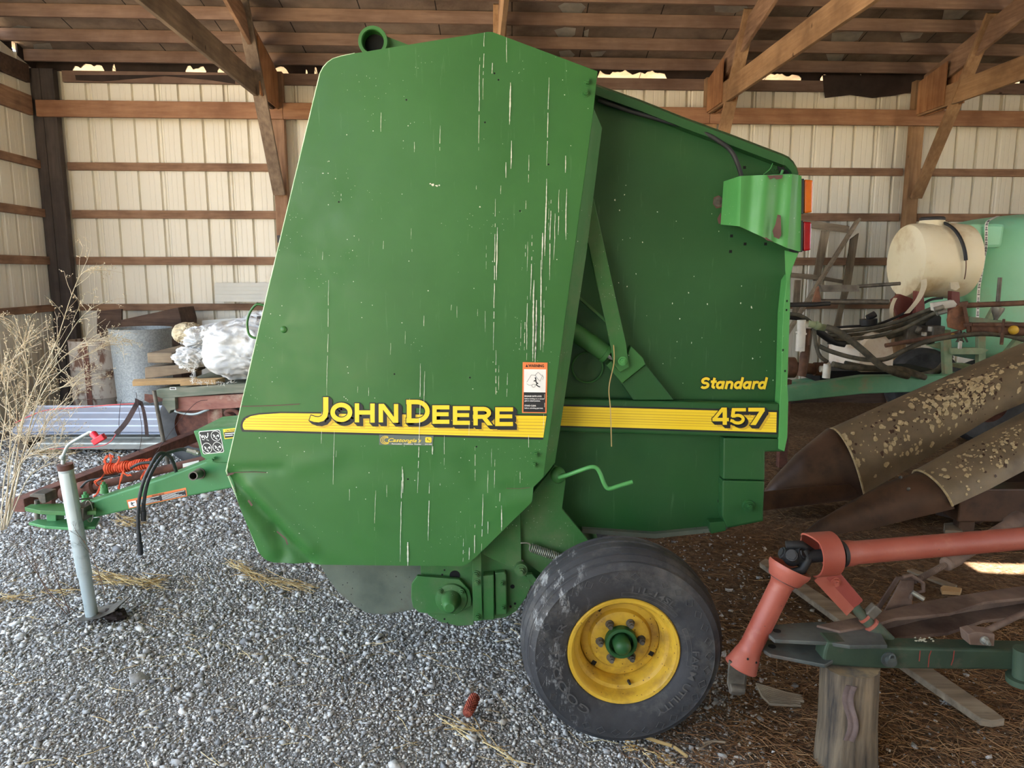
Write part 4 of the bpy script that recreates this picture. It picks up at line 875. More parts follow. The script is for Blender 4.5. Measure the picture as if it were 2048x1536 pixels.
# ================================================================= BALER TONGUE, JACK, HOSES (parts of the baler)
YT = 3.45
M['jacklabel'] = pm('faded jack label', S(196, 206, 204), S(212, 220, 216), 6, .5)
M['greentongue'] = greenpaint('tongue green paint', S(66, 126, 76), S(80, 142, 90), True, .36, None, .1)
mb = MB(); mb.prism(pxs([(720, 800), (480, 896), (455.5, 906), (329, 955), (183, 1003), (158, 1011), (160, 1040), (186, 1036), (381, 992), (464, 976), (600, 940), (720, 900)], YT), (0, .13, 0))
tg = mb.build('tongue', M['greentongue'], baler, bevel=.008)
mb = MB(); quad = [(253.5, 1000), (372, 975), (375, 992), (258, 1017)]; decal(mb, quad, YT, .0015); mb.build('warning_strip', M['orange'], tg)
def qp(u, v): return (lerp(lerp(quad[0][0], quad[1][0], u), lerp(quad[3][0], quad[2][0], u), v), lerp(lerp(quad[0][1], quad[1][1], u), lerp(quad[3][1], quad[2][1], u), v))
def qr(u0, v0, u1, v1): return [qp(u0, v0), qp(u1, v0), qp(u1, v1), qp(u0, v1)]
mb = MB(); decal(mb, qr(.155, .24, .985, .9), YT, .0021); text(mb, 'WARNING', qr(.42, .06, .63, .2), YT, .0021, .03); mb.build('strip_black_print', M['black'], tg)
mb = MB(); decal(mb, qr(.015, .24, .145, .9), YT, .0021)
for c0, c1 in ((.17, .54), (.58, .97)):
    for k in range(5): decal(mb, qr(c0, .30+.12*k, c1-(.05*((k*7) % 4)), .35+.12*k), YT, .0027)
mb.build('strip_white_print', M['white'], tg)
mb = MB()
for q in strokes([qp(.06, .35), qp(.09, .5), qp(.06, .62), qp(.1, .8)], 1.6)+strokes([qp(.05, .5), qp(.12, .45)], 1.2): decal(mb, q, YT, .0027)
mb.build('strip_figure', M['black'], tg)
a_ = P(400, 947, YT); b2 = P(386, 952, YT-.12)
mb = MB(); mb.lathe([(.018, 0), (.0215, 0), (.0215, (b2-a_).length), (.016, (b2-a_).length), (.015, .01)], a_, b2-a_, 24); mb.lathe([(.028, 0), (.028, .012), (.0, .012)], a_, b2-a_, 24); mb.build('storage_pin_tube', M['dullsteel'], tg, smooth=40)
# hitch clevis: two plates, spacer, pin, handle
zt, zl = P(100, 1018, YT).z, P(100, 1046, YT).z
def hpoly(pts, z): return [G(x, y, z) for x, y in pts]
mb = MB(); mb.prism(hpoly([(49, 1014.5), (62, 1008), (150, 1006), (196, 1003), (192, 1022), (130, 1023.5), (80, 1021)], zt+.008), (0, 0, -.02)); hp = mb.build('hitch_plate', M['greendirty'], baler, bevel=.002); 
mb = MB(); mb.prism(hpoly([(57, 1044.5), (75, 1038.5), (160, 1037), (200, 1035), (190, 1053), (137, 1055), (90, 1052)], zl+.004), (0, 0, -.014)); mb.build('hitch_plate', M['greentongue'], baler, bevel=.002)
mb = MB(); mb.prism(pxs([(92, 1022), (112, 1024), (112, 1048), (93, 1046)], YT+.02), (0, .07, 0)); mb.build('hitch_spacer', M['greentongue'], baler, bevel=.003)
mb = MB(); mb.cyl(P(74, 1000, YT+.06), P(75, 1052, YT+.06), .0125, n=16); mb.build('hitch_pin', M['dullsteel'], baler, smooth=40)
mb = MB(); mb.prism(pxs([(58, 990), (66, 987), (90, 988), (92, 1006), (85, 1008), (79, 1004), (76, 996), (60, 994)], YT+.02), (0, .09, 0)); mb.build('pin_handle', M['dullsteel'], baler, bevel=.003)
for x, y, h in ((172, 998, .03), (209, 978, .035)):
    mb = MB(); c_ = P(x, y+8, YT+.05); mb.cyl(c_, c_+V((0, 0, .03)), .020, .017, n=16); mb.cyl(c_+V((0, 0, .03)), c_+V((0, 0, .045)), .016, n=6); mb.cyl(c_+V((0, 0, .045)), c_+V((0, 0, .058)), .008, n=10); mb.build('tongue_bolt', M['greentongue'], tg, smooth=30)
# jack
J0, J1 = P(130, 930, 3.34), P(184.5, 1233, 3.38); J1.z = max(J1.z, .012); jd = (J1-J0).normalized()
mid = lerp(J0, J1, .72)
mb = MB(); mb.cyl(J0, mid, .033, n=32); jk = mb.build('jack', M['galv'], baler, smooth=40); jk['label'] = 'galvanised tongue jack tube'
jx = jd.cross(V((0, 1, 0))).normalized(); jy = jx.cross(jd)
if jy.y > 0: jy = -jy
mb = MB(); mb.grid(lambda u, v: lerp(J0, mid, lerp(.06, .56, v))+(jx*math.cos(lerp(.7, 2.2, u))+jy*math.sin(lerp(.7, 2.2, u)))*.0336, 10, 2); mb.build('jack_label', M['jacklabel'], jk, smooth=180)
mb = MB(); mb.cyl(mid-jd*.02, J1, .0285, n=32); mb.build('jack_inner_tube', M['galv'], jk, smooth=40)
mb = MB(); mb.cyl(J0-jd*.004, J0+jd*.022, .0345, n=32); mb.build('jack_cap', M['rust'], jk, smooth=40)
mb = MB(); mb.tube([P(126, 928, 3.34), P(127, 916, 3.34)], .009, 12); mb.ball(P(124.5, 915, 3.33), .013); mb.tube(pxpath([(125, 915, 3.33), (130, 903, 3.32), (137, 890, 3.31), (155, 878, 3.29), (176, 866.5, 3.27), (181, 864, 3.27), (187, 867, 3.26)], 4), .0072, 10); mb.build('jack_crank', M['galv'], jk, smooth=50)
a_, b2 = P(186, 867, 3.26), P(195, 878, 3.24)
mb = MB(); mb.cyl(a_, b2, .017, .013, n=14); mb.beam(P(187.5, 885, 3.24), P(209, 872, 3.24), .028, .028); mb.build('crank_grip', M['redgrip'], jk, bevel=.004)
mb = MB(); A_ = pxs([(154, 1242), (176, 1240.5), (200, 1234.5), (229, 1221)], 3.33); mb.add(A_+[p+V((0, .14, .003)) for p in A_], [(0, 1, 5, 4), (1, 2, 6, 5), (2, 3, 7, 6)]); mb.build('jack_foot', M['dullsteel'], jk, solid=.006)
mb = MB(); mb.box(P(168, 1022, 3.41), (.05, .10, .07), Matrix.Rotation(.15, 3, 'Y')); mb.tube([P(150, 1000, 3.36), P(185, 996, 3.42)], .004, 8); mb.build('jack_mount', M['dullsteel'], jk, bevel=.004)
for k, (x, y) in enumerate(((160, 1008), (183, 1006))):
    mb = MB(); c_ = P(x, y+14, 3.43); mb.tube([c_+V((.018*math.cos(t), -.02, .055*math.sin(t))) for t in [q*PI/8 for q in range(16)]], .0022, 6, closed=True); mb.build('tie_wire', M['steel'], jk, smooth=180)
# hydraulic hoses with couplers
def hose(name, pts, r=.0085, mat='hose', parent=baler, k=6): mb = MB(); mb.tube(pxpath(pts, k), r, 10); return mb.build(name, M[mat], parent, smooth=180)
h1 = hose('hydraulic_hose', [(353, 946, 3.50), (349, 932, 3.48), (341, 915, 3.46), (328, 906, 3.44), (316, 909, 3.41), (304, 927, 3.38), (290, 955, 3.36), (280, 990, 3.36), (276, 1030, 3.36), (278, 1078, 3.36)])
h2 = hose('hydraulic_hose', [(377, 901, 3.52), (364, 898.5, 3.51), (347, 902, 3.48), (329, 909, 3.44), (315, 925, 3.41), (301, 950, 3.39), (292, 978, 3.38), (287, 1012, 3.38)])
for h_, p, q in ((h1, (278, 1066, 3.36), (281, 1109, 3.36)), (h2, (287, 1005, 3.38), (287, 1041, 3.38))):
    a_, b2 = P(*p), P(*q); mb = MB(); mb.cyl(a_, lerp(a_, b2, .5), .0095, n=12); mb.cyl(lerp(a_, b2, .45), b2, .0135, .012, n=12); mb.build('hose_coupler', M['rubber'], h_, smooth=40)
a_, b2 = P(374, 900, 3.52), P(398, 907, 3.52); mb = MB(); mb.cyl(a_, lerp(a_, b2, .6), .011, n=6); mb.cyl(lerp(a_, b2, .55), lerp(a_, b2, .8), .0145, n=6); mb.cyl(lerp(a_, b2, .7), b2, .012, n=12); mb.build('hose_fitting', M['steel'], h2, smooth=30)
# control box in front of the side panel
YB = 3.40
fr = [(386, 862), (640, 838), (640, 930), (430, 926), (411, 919), (402, 913), (396, 889)]
mb = MB(); mb.prism(pxs(fr, YB), (0, .35, 0)); cb = mb.build('control_box', M['greentongue'], baler, bevel=.006)
q4 = [(397, 862.6), (440, 858.8), (449, 904.6), (406.5, 908.6)]
def q4p(u, v): return (lerp(lerp(q4[0][0], q4[1][0], u), lerp(q4[3][0], q4[2][0], u), v), lerp(lerp(q4[0][1], q4[1][1], u), lerp(q4[3][1], q4[2][1], u), v))
mb = MB(); decal(mb, [q4p(u, v) for u, v in ((.05, 0), (.95, 0), (1, .06), (1, .94), (.95, 1), (.05, 1), (0, .94), (0, .06))], YB, .0015); mb.build('instruction_border', M['white'], cb)
mb = MB(); decal(mb, [q4p(u, v) for u, v in ((.07, .03), (.93, .03), (.97, .08), (.97, .92), (.93, .97), (.07, .97), (.03, .92), (.03, .08))], YB, .0022); mb.build('instruction_plate', M['black'], cb)
mb = MB()
for cx, cy in ((.76, .26), (.25, .74), (.74, .74)):
    for q in strokes([q4p(cx+.215*math.cos(t), cy+.215*math.sin(t)) for t in [k*PI/10 for k in range(21)]], 1.1): decal(mb, q, YB, .0028)
    for q in strokes([q4p(cx-.12, cy-.06), q4p(cx-.06, cy-.02), q4p(cx-.1, cy+.05)], 2.2)+strokes([q4p(cx+.05, cy), q4p(cx+.13, cy-.04), q4p(cx+.12, cy+.05)], 2.2)+strokes([q4p(cx-.04, cy+.08), q4p(cx+.04, cy+.15)], 2)+strokes([q4p(cx-.05, cy+.02), q4p(cx+.04, cy+.05)], .8): decal(mb, q, YB, .0028)
for q in strokes([q4p(.06, .14), q4p(.12, .3), q4p(.17, .18), q4p(.24, .34)], 1.6)+strokes([q4p(.26, .2), q4p(.33, .32), q4p(.40, .22), q4p(.42, .1)], 1.8)+strokes([q4p(.10, .36), q4p(.2, .38)], 1.2)+strokes([q4p(.3, .38), q4p(.4, .43)], 1.0): decal(mb, q, YB, .0028)
mb.build('instruction_print', M['white'], cb)
mb = MB(); decal(mb, [(446, 858.4), (474, 855.6), (469, 876), (449.4, 878.2)], YB, .0015); mb.build('caution_sticker', M['yellow'], cb)
mb = MB(); decal(mb, [(448, 864.6), (473, 862.4), (469, 874), (450.4, 876)], YB, .0021); text(mb, 'CAUTION', [(451, 859.8), (472, 857.8), (472, 861.8), (451, 863.6)], YB, .0021, .02); mb.build('caution_print', M['black'], cb)
mb = MB(); decal(mb, [(450, 866.6), (472, 864.8), (472, 866.4), (450, 868.4)], YB, .0027); decal(mb, [(450, 870.4), (466, 869), (466, 870.8), (450, 872)], YB, .0027); mb.build('caution_text', M['white'], cb)
mb = MB(); mb.beam(P(412, 922, YB-.02), P(430, 915, YB-.02), .02, .008); mb.beam(P(414, 924, YB-.03), P(426, 919, YB-.03), .012, .012); mb.build('box_latch', M['greentongue'], cb)
# driveline beside the tongue
YD = 3.66
mb = MB(); a_, b2 = P(168, 978, YD), P(640, 863, YD); mb.cyl(a_, b2, .021, n=20); dl = mb.build('driveline', M['rust'], baler, smooth=40)
mb = MB(); d_ = (b2-a_).normalized(); mb.lathe([(.012, -.10), (.03, -.095), (.034, -.06), (.028, -.045), (.036, -.03), (.042, -.02), (.042, .02), (.036, .03), (.036, .05), (.024, .06)], a_, d_, 24); mb.build('driveline_yoke', M['rust'], dl, smooth=35)
mb = MB(); c_ = P(132, 988, YD); mb.lathe([(.012, -.02), (.038, -.018), (.04, .02), (.03, .03), (.02, .06)], c_, d_, 20); mb.build('driveline_yoke', M['rust'], dl, smooth=35)
mb = MB(); decal(mb, [(370, 925), (402, 918), (402, 934), (371, 938)], YD, .027); dg = mb.build('danger_label', M['white'], dl)
mb = MB(); decal(mb, [(371, 932), (401, 924.5), (401, 931), (371.4, 937.4)], YD, .0276); mb.build('danger_band', M['redgrip'], dl)
mb = MB(); text(mb, 'DANGER', [(377, 932), (400, 926.5), (400, 929.8), (377, 935.2)], YD, .0282, .02); decal(mb, [(372, 936), (374, 932.6), (376, 935.4)], YD, .0282); mb.build('danger_print', M['white'], dl)
mb = MB(); mb.tube(pxpath([(162, 975, 3.62), (176, 962, 3.60), (200, 957, 3.60), (240, 950, 3.60)]), .006, 6); mb.tube(pxpath([(262, 936, 3.58), (280, 927, 3.57), (305, 924, 3.57), (316, 918, 3.56)]), .008, 6); mb.build('rubber_strap', M['rubber'], dl, smooth=180)
# orange twine wound round and lying on the driveline
M['twine'] = pm('orange twine', S(214, 74, 44), S(240, 108, 70), 40, .85, 0, (1, 1, 1), bump=.6, bscale=160, bdist=.004)
tw = thing('baling_twine', 'bundle of orange baling twine lying on the rusty driveline by the tongue', 'twine', P(256, 940, 3.6))
mb = MB(); a_, b2 = P(212, 938, 3.60), P(304, 926, 3.60); d_ = b2-a_; L = d_.length; d_.normalize(); s1 = d_.cross(V((0, 0, 1))).normalized(); s2 = s1.cross(d_)
mb.tube([a_+d_*L*k/20 for k in range(21)], [.019+.005*math.sin(k*.9) for k in range(21)], 14)
for q in range(3): mb.tube([a_+d_*(L*k/360)+(s1*math.cos(k*2*PI*22/360+q*2)+s2*math.sin(k*2*PI*22/360+q*2))*(.0235+.004*math.sin(k*.05+q)) for k in range(361)], .0026, 5)
mb.build('wound_hank', M['twine'], tw, smooth=180)
R = random.Random(4)
for pts in ([(213, 930, 3.60), (209, 920, 3.6), (216, 911, 3.6)], [(218, 930, 3.60), (222, 918, 3.6), (219, 910, 3.6), (226, 914, 3.6)], [(232, 930, 3.58), (240, 918, 3.58), (236, 914, 3.58)], [(250, 938, 3.57), (243, 955, 3.57), (237, 978, 3.57)], [(246, 944, 3.57), (256, 950, 3.57), (262, 950, 3.57)], [(300, 930, 3.57), (290, 945, 3.57), (283, 958, 3.57)], [(212, 945, 3.58), (203, 955, 3.58), (190, 965, 3.58), (196, 972, 3.6)], [(205, 962, 3.6), (195, 985, 3.6), (186, 992, 3.6)]):
    mb = MB()
    for q in range(3): mb.tube(pxpath([(x+R.uniform(-2, 2), y+R.uniform(-2, 2), Y) for x, y, Y in pts], 4), .0032, 5)
    mb.build('loose_strand', M['twine'], tw, smooth=180)
# ================================================================= LEFT SIDE: WAGON, SACKS, BIN, SHEETS, WEEDS
M['oldtyre'] = pm('old tyre rubber', S(50, 50, 52), S(78, 78, 78), 6, .8)
M['redframe'] = pm('faded red wagon frame', S(132, 84, 74), S(160, 112, 98), 5, .8, 0, (1, 3, 3), grunge=(S(196, 176, 156), 3.5, .55, .7), bump=.3, bscale=20)
M['galvbin'] = pm('galvanised spangle', S(132, 138, 140), S(158, 162, 162), 55, .6, .2, lo=.38, hi=.62, grunge=(S(112, 116, 116), 3, .55, .8))
M['rustwhite'] = pm('rusty whitewashed drum', S(176, 166, 154), S(112, 84, 70), 11, .8, .1, (1, 1, .5), .50, .60, grunge=(S(92, 66, 54), 5, .58, .7))
M['sheet'] = pm('pale roofing sheet', S(168, 174, 190), S(186, 192, 206), 2, .5, .1)
M['sheetgray'] = pm('grey roofing sheet', S(160, 160, 154), S(184, 184, 176), 3, .5, .3, grunge=(S(120, 112, 100), 5, .55, .8))
M['siding'] = pm('white siding', S(206, 206, 198), S(220, 220, 212), 2, .5)
M['sack'] = pm('white woven sack', S(176, 178, 180), S(204, 204, 202), 9, .8, lo=.3, hi=.6, grunge=(S(150, 134, 104), 4, .56, .76), bump=.5, bscale=90, bdist=.004)
M['sackold'] = pm('yellowed sack', S(176, 162, 132), S(196, 186, 162), 7, .8, grunge=(S(150, 126, 88), 6, .55, .7), bump=.6, bscale=18, bdist=.02)
M['greenwood'] = wood('flaking green deck', S(96, 104, 90), S(150, 146, 130), 'X', c3=S(62, 84, 70), knots=False)
M['straps'] = pm('dark strap', S(46, 34, 34), S(70, 52, 48), 12, .8)
M['redstrap'] = pm('red strap edge', S(170, 60, 64), S(190, 84, 84), 12, .7)
YK = 5.9
wg = thing('hay_wagon', 'old hay wagon with flaking green deck and faded red frame left of the baler', 'wagon', (-2.1, 6.4, 0))
zd = P(400, 790, YK).z
mb = MB(); A_ = [(306, 783), (318, 778), (420, 772), (560, 762), (560, 782), (488, 785), (352, 795), (340, 800), (322, 797), (314, 793)]
mb.prism(pxs(A_, YK), (0, 1.6, 0)); dk = mb.build('deck', M['greenwood'], wg, bevel=.006)
mb = MB(); mb.prism(pxs([(349, 795), (560, 784), (560, 806), (474, 816), (352, 823)], YK+.03), (0, .06, 0)); mb.build('frame_rail', M['redframe'], wg, bevel=.004)
mb = MB(); mb.prism(pxs([(325, 796), (350, 795), (351, 819), (341, 821), (338, 828), (330, 815), (324, 808)], YK-.02), (0, .09, 0)); mb.build('broken_corner_block', M['greenwood'], wg, bevel=.004)
mb = MB(); mb.prism(pxs([(289, 788), (326, 792), (327, 802), (300, 806), (289, 801)], YK+.02), (0, .008, 0)); mb.build('steel_strap', M['rust'], wg)
mb = MB(); mb.beam(P(400, 868, 6.3), P(36, 1011, 4.35), .09, .085); mb.build('wagon_tongue', M['rust'], wg, bevel=.004)
mb = MB(); mb.box(P(62, 1008, 4.45), (.26, .07, .05), Matrix.Rotation(.25, 3, 'Z')); mb.build('tongue_end', M['rust'], wg, bevel=.004)
mb = MB(); c_ = V((P(402, 845, 6.35).x, 6.35, .36)); mb.lathe([(.2, .08), (.3, .1), (.34, .085), (.36, .05), (.36, -.05), (.34, -.085), (.3, -.1), (.2, -.08), (.2, .08)], c_, (0, 1, 0), 40); ww = mb.build('wheel', M['oldtyre'], wg, smooth=40)
mb = MB(); mb.lathe([(.0, .03), (.06, .03), (.19, .05), (.2, .08)], c_, (0, -1, 0), 30); mb.build('rim', M['rust'], ww, smooth=40)
mb = MB(); c2_ = c_+V((0, 1.1, 0)); mb.lathe([(.2, .08), (.3, .1), (.34, .085), (.36, .05), (.36, -.05), (.34, -.085), (.3, -.1), (.2, -.08), (.2, .08)], c2_, (0, 1, 0), 40); mb.build('wheel', M['oldtyre'], wg, smooth=40)
mb = MB(); mb.prism(pxs([(414, 822), (425, 817), (444, 817), (446, 846), (430, 850), (416, 852)], 6.02), (0, .3, 0)); mb.build('bolster', M['redframe'], wg, bevel=.005)
mb = MB(); mb.tube(pxpath([(350, 822, 6.0), (368, 827, 5.95), (392, 828, 5.93), (418, 818, 5.95)]), .011, 8); mb.build('brake_hose', M['galv'], wg, smooth=180)
mb = MB(); mb.tube(pxpath([(470, 838, 5.96), (452, 826, 5.95), (468, 820, 5.96), (486, 836, 5.96)]), .02, 8); mb.build('frame_hook', M['rust'], wg, smooth=180)
mb = MB(); mb.tube([P(308, 781, 5.84), P(314, 815, 5.84), P(336, 930, 5.84)], .016, 12); tag(mb.build('steel_rod', M['dullsteel'], smooth=60), 'grey steel rod standing against the corner of the wagon deck', 'rod')
# things lying on the wagon
mb = MB(); A_ = pxs([(255, 772), (266, 777.5), (411, 765), (405, 757)], YK-.10); up = V((0, 0, .0))
def plank(p0, p1, wv, h): # end-to-end board with width vector wv and height h
    mb = MB(); p0, p1, wv = V(p0), V(p1), V(wv); mb.add([p0, p1, p1+wv, p0+wv]+[q+V((0, 0, h)) for q in (p0, p1, p1+wv, p0+wv)], [(0, 3, 2, 1), (4, 5, 6, 7), (0, 1, 5, 4), (1, 2, 6, 5), (2, 3, 7, 6), (3, 0, 4, 7)]); return mb
zt_ = P(350, 780, YK).z+.036
p0 = P(266, 784, YK-.03); p1 = P(395, 771, YK+.12); p0.z = p1.z = zt_
tag(plank(p0, p1, (-.06, .14, 0), .038).build('board', M['lumber'], bevel=.003), 'longer of the two pale new boards jutting off the wagon deck corner', 'board', 'pale boards on the wagon')
p0 = P(361, 783, YK-.02); p1 = P(432, 776, YK+.06); p0.z = p1.z = zt_+.001; b_ = plank(p0, p1, (.02, .15, 0), .038).build('board', M['lumber'], bevel=.003); tag(b_, 'shorter pale new board with a white tag beside the longer one on the wagon', 'board', 'pale boards on the wagon')
mb = MB(); mb.box(P(346, 777, YK-.055)+V((0, -.0, 0)), (.05, .003, .022)); tg_ = mb.build('barcode_tag', M['white'], b_)
mb = MB()
for k in range(7): mb.box(P(341+k*1.5, 777, YK-.058), (.002+.002*(k % 2), .003, .014))
mb.build('barcode_lines', M['black'], tg_)['kind'] = 'stuff'
z1 = zt_+.055
mb = MB(); mb.prism([V((p.x, YK+.15, p.z)) for p in pxs([(290, 758), (390, 744), (390, 728), (289, 735)], YK+.15)], (0, .22, 0)); tag(mb.build('timber_block', M['oldwood'], bevel=.006), 'long grey timber block lying under the sacks on the wagon', 'timber', 'timber blocks on the wagon')
a_ = P(298, 731, YK+.18); b2 = P(342, 724, YK+.18); zz = P(340, 729, YK+.15).z+.012
mb = MB(); mb.add([V((a_.x, YK+.16, zz)), V((b2.x+.02, YK+.16, zz)), V((b2.x+.16, YK+.75, zz+.03)), V((a_.x+.12, YK+.75, zz+.03)), V((a_.x, YK+.16, zz+.085)), V((b2.x+.02, YK+.16, zz+.085)), V((b2.x+.16, YK+.75, zz+.115)), V((a_.x+.12, YK+.75, zz+.115))], [(0, 3, 2, 1), (4, 5, 6, 7), (0, 1, 5, 4), (1, 2, 6, 5), (2, 3, 7, 6), (3, 0, 4, 7)])
tag(mb.build('timber_block', M['oldwood'], bevel=.006), 'upper split timber block lying crosswise on the long one', 'timber', 'timber blocks on the wagon')
def sack(px0, px1, py0, py1, Y, dep, seed, label, mat='sack', k=1.0, folds=0):
    a_, b2 = P(px0, py1, Y), P(px1, py0, Y); c_ = (a_+b2)/2; c_.y = Y+dep/2; rx, rz = (b2.x-a_.x)/2, (b2.z-a_.z)/2
    from mathutils import noise as mn
    off = V((seed*7.1, seed*3.3, 0)); ax = V((math.sin(seed*2.1), .3, math.cos(seed*1.7))).normalized()
    def rid(p): return 1-2*abs(mn.noise(p))
    def fn(d):
        w_ = mn.noise_vector(d*1.7+off)*.5; p = d+w_; q = p-ax*p.dot(ax)*.75           # creases run along one direction of the cloth
        r_ = 1+.18*k*mn.noise(d*1.9+off)+.13*k*rid(q*2.6+off)+.07*k*rid(q*6+off*2)+.025*rid(p*13+off)
        if folds: r_ += .10*math.cos(math.atan2(d.z+.25, d.x)*folds+3*w_.x)*max(0, -d.y)
        e = 1/(abs(d.x)**3+abs(d.y)**3+abs(d.z)**3)**(1/3); return lerp(1, e, .55)*r_*.94
    mb = MB(); mb.ball(c_, (rx, dep/2, rz), 130, 80, fn)
    zmin = P((px0+px1)/2, py1, Y).z; mb.v = [(x, y, max(z, zmin)) for x, y, z in mb.v]
    return tag(mb.build('woven_sack', M[mat], smooth=180), label, 'sack', 'sacks on the wagon')
o = sack(388, 560, 648, 764, YK-.08, .75, 1, 'largest white woven sack at the front of the wagon heap')
R = random.Random(8)
def fringe(o, pts, Y, n):
    mb = MB()
    for _ in range(n):
        i = R.randrange(len(pts)-1); t_ = R.random(); x, y = lerp(pts[i][0], pts[i+1][0], t_), lerp(pts[i][1], pts[i+1][1], t_); a = R.uniform(0, 2*PI); L = R.uniform(2, 7)
        mb.tube([P(x, y, Y), P(x+math.cos(a)*L*.6+R.uniform(-1, 1), y+math.sin(a)*L*.6, Y-.02), P(x+math.cos(a)*L, y+math.sin(a)*L, Y-.02+R.uniform(-.02, .02))], 0.0011, 3)
    q = mb.build('frayed_threads', M['white'], o); q['kind'] = 'stuff'
fringe(o, [(390, 725), (386, 750), (384, 764), (420, 767), (470, 765)], YK-.07, 150)
o = sack(455, 580, 628, 730, YK+.62, .6, 2, 'high white sack against the front edge of the green panel')
o = sack(355, 448, 655, 704, YK+.2, .5, 3, 'gathered white sack with radiating folds on top of the timber', folds=13); fringe(o, [(358, 690), (380, 660), (425, 656), (446, 672), (440, 695)], YK+.22, 110)
o = sack(342, 404, 700, 738, YK+.10, .3, 4, 'torn white sack scrap hanging over the grey timber blocks', 'sack', 1.6); fringe(o, [(345, 712), (365, 730), (385, 742), (400, 715)], YK+.1, 120)
o = sack(338, 385, 648, 690, YK+.45, .3, 5, 'yellowed stiff sack behind the gathered white sack', 'sackold', .8)
# loading bin, crate, drum by the corner
YBn = 7.6; c_ = P(292, 800, YBn); c_.z = 0; rb = 56*mpp(YBn); ztop = P(292, 661, YBn-rb).z
mb = MB(); mb.lathe([(rb*.86, 0.0), (rb*.9, ztop*.32), (rb*.925, ztop*.335), (rb*.9, ztop*.35), (rb*.97, ztop*.88), (rb*1.0, ztop*.9), (rb*1.0, ztop*.985), (rb*1.02, ztop), (rb*.98, ztop), (rb*.95, ztop*.9), (rb*.82, .03), (0, .03)], c_+V((0, 0, .004)), (0, 0, 1), 56)
tag(mb.build('galvanised_bin', M['galvbin'], smooth=40), 'round galvanised bin standing between the drum and the wagon', 'bin')
YQ = 8.36
mb = MB(); pts = pxs([(241, 640), (356, 615), (363, 640), (364, 690), (244, 700)], YQ+.02); mb.prism(pts, (0, .42, 0)); bx_ = mb.build('wooden_crate', M['darkwood'], bevel=.008); tag(bx_, 'dark wooden crate tilted up behind the galvanised bin', 'crate')
zc_ = min(p.z for p in pts)
mb = MB(); mb.bb((pts[0].x+.08, YQ+.1, 0.0), (pts[1].x-.05, YQ+.4, zc_-.005)); tag(mb.build('wooden_box', M['darkwood'], bevel=.006), 'dark wooden box under the tilted crate behind the bin', 'box')
c_ = P(202, 800, 8.05); c_.z = 0; zt2 = P(205, 684, 7.8).z; rd = 48*mpp(8.05)
mb = MB(); mb.lathe([(0, 0), (rd*.97, 0), (rd, .02), (rd*.985, .04), (rd*.985, zt2*.33), (rd*1.02, zt2*.345), (rd*.985, zt2*.36), (rd*.985, zt2*.66), (rd*1.02, zt2*.675), (rd*.985, zt2*.69), (rd*.985, zt2*.97), (rd, zt2), (rd*.93, zt2), (rd*.92, zt2-.03), (0, zt2-.03)], c_+V((0, 0, .004)), (0, 0, 1), 48)
dm = mb.build('steel_drum', M['rustwhite'], smooth=40); tag(dm, 'rusty whitewashed steel drum beside the galvanised bin', 'drum')
mb = MB(); mb.grid(lambda u, v: (c_.x+rd*1.01*math.sin(lerp(.02, .22, u)), c_.y-rd*1.01*math.cos(lerp(.02, .22, u)), lerp(.05, zt2-.02, v)), 3, 6); mb.build('rust_band', M['rust'], dm)
mb = MB(); mb.prism(pxs([(194, 622), (243, 618), (243, 664), (194, 668)], 8.45), (0, .03, 0)); z0_ = P(200, 668, 8.45).z
mb.bb((P(198, 660, 8.45).x, 8.455, 0), (P(238, 660, 8.45).x, 8.475, z0_+.02)); tag(mb.build('brown_board', M['darkwood']), 'brown board standing behind the rusty drum by the corner', 'board')
# stack of roofing sheets on the gravel
def sheet(px0, px1, pya, pyb, z, Y0, dep, n, name, mat, label, amp=.010, rise=.12):
    a_, b2 = P(px0, pya, Y0), P(px1, pyb, Y0); a_.z = z; b2.z = z; d_ = (b2-a_); L = d_.length; d_.normalize(); w_ = V((-d_.y, d_.x, 0))
    prof = []
    for k in range(n): prof += [(k/n, 0), ((k+.78)/n, 0), ((k+.84)/n, amp), ((k+.94)/n, amp)]
    prof.append((1, 0)); mb = MB()
    mb.grid(lambda u, v: a_+d_*(L*u)+w_*(prof[round(v*(len(prof)-1))][0]*dep)+V((0, 0, prof[round(v*(len(prof)-1))][1]+rise*prof[round(v*(len(prof)-1))][0])), 2, len(prof)-1)
    o = mb.build(name, M[mat], solid=.002); return tag(o, label, 'sheet', 'roofing sheets on the gravel')
sheet(60, 372, 892, 869, .045, 6.70, .48, 4, 'roofing_sheet', 'sheetgray', 'grey ribbed roofing sheet at the bottom of the stack on the gravel')
sheet(20, 372, 866, 842, .19, 6.80, .44, 4, 'roofing_sheet', 'sheet', 'pale blue white ribbed roofing sheet on top of the stack', rise=.17)
sheet(22, 372, 871, 847, .165, 6.80, .44, 4, 'roofing_sheet', 'sheet', 'second pale ribbed roofing sheet just under the top one', rise=.17)
for x in (90, 320):
    p = G(x, 884-(x-90)*.06, 0); mb = MB(); mb.bb((p.x-.05, 6.85, 0), (p.x+.05, 7.1, .07)); tag(mb.build('wood_block', M['oldwood']), 'wood block under the '+('left' if x < 200 else 'right')+' end of the roofing sheets', 'block', 'blocks under the sheets')
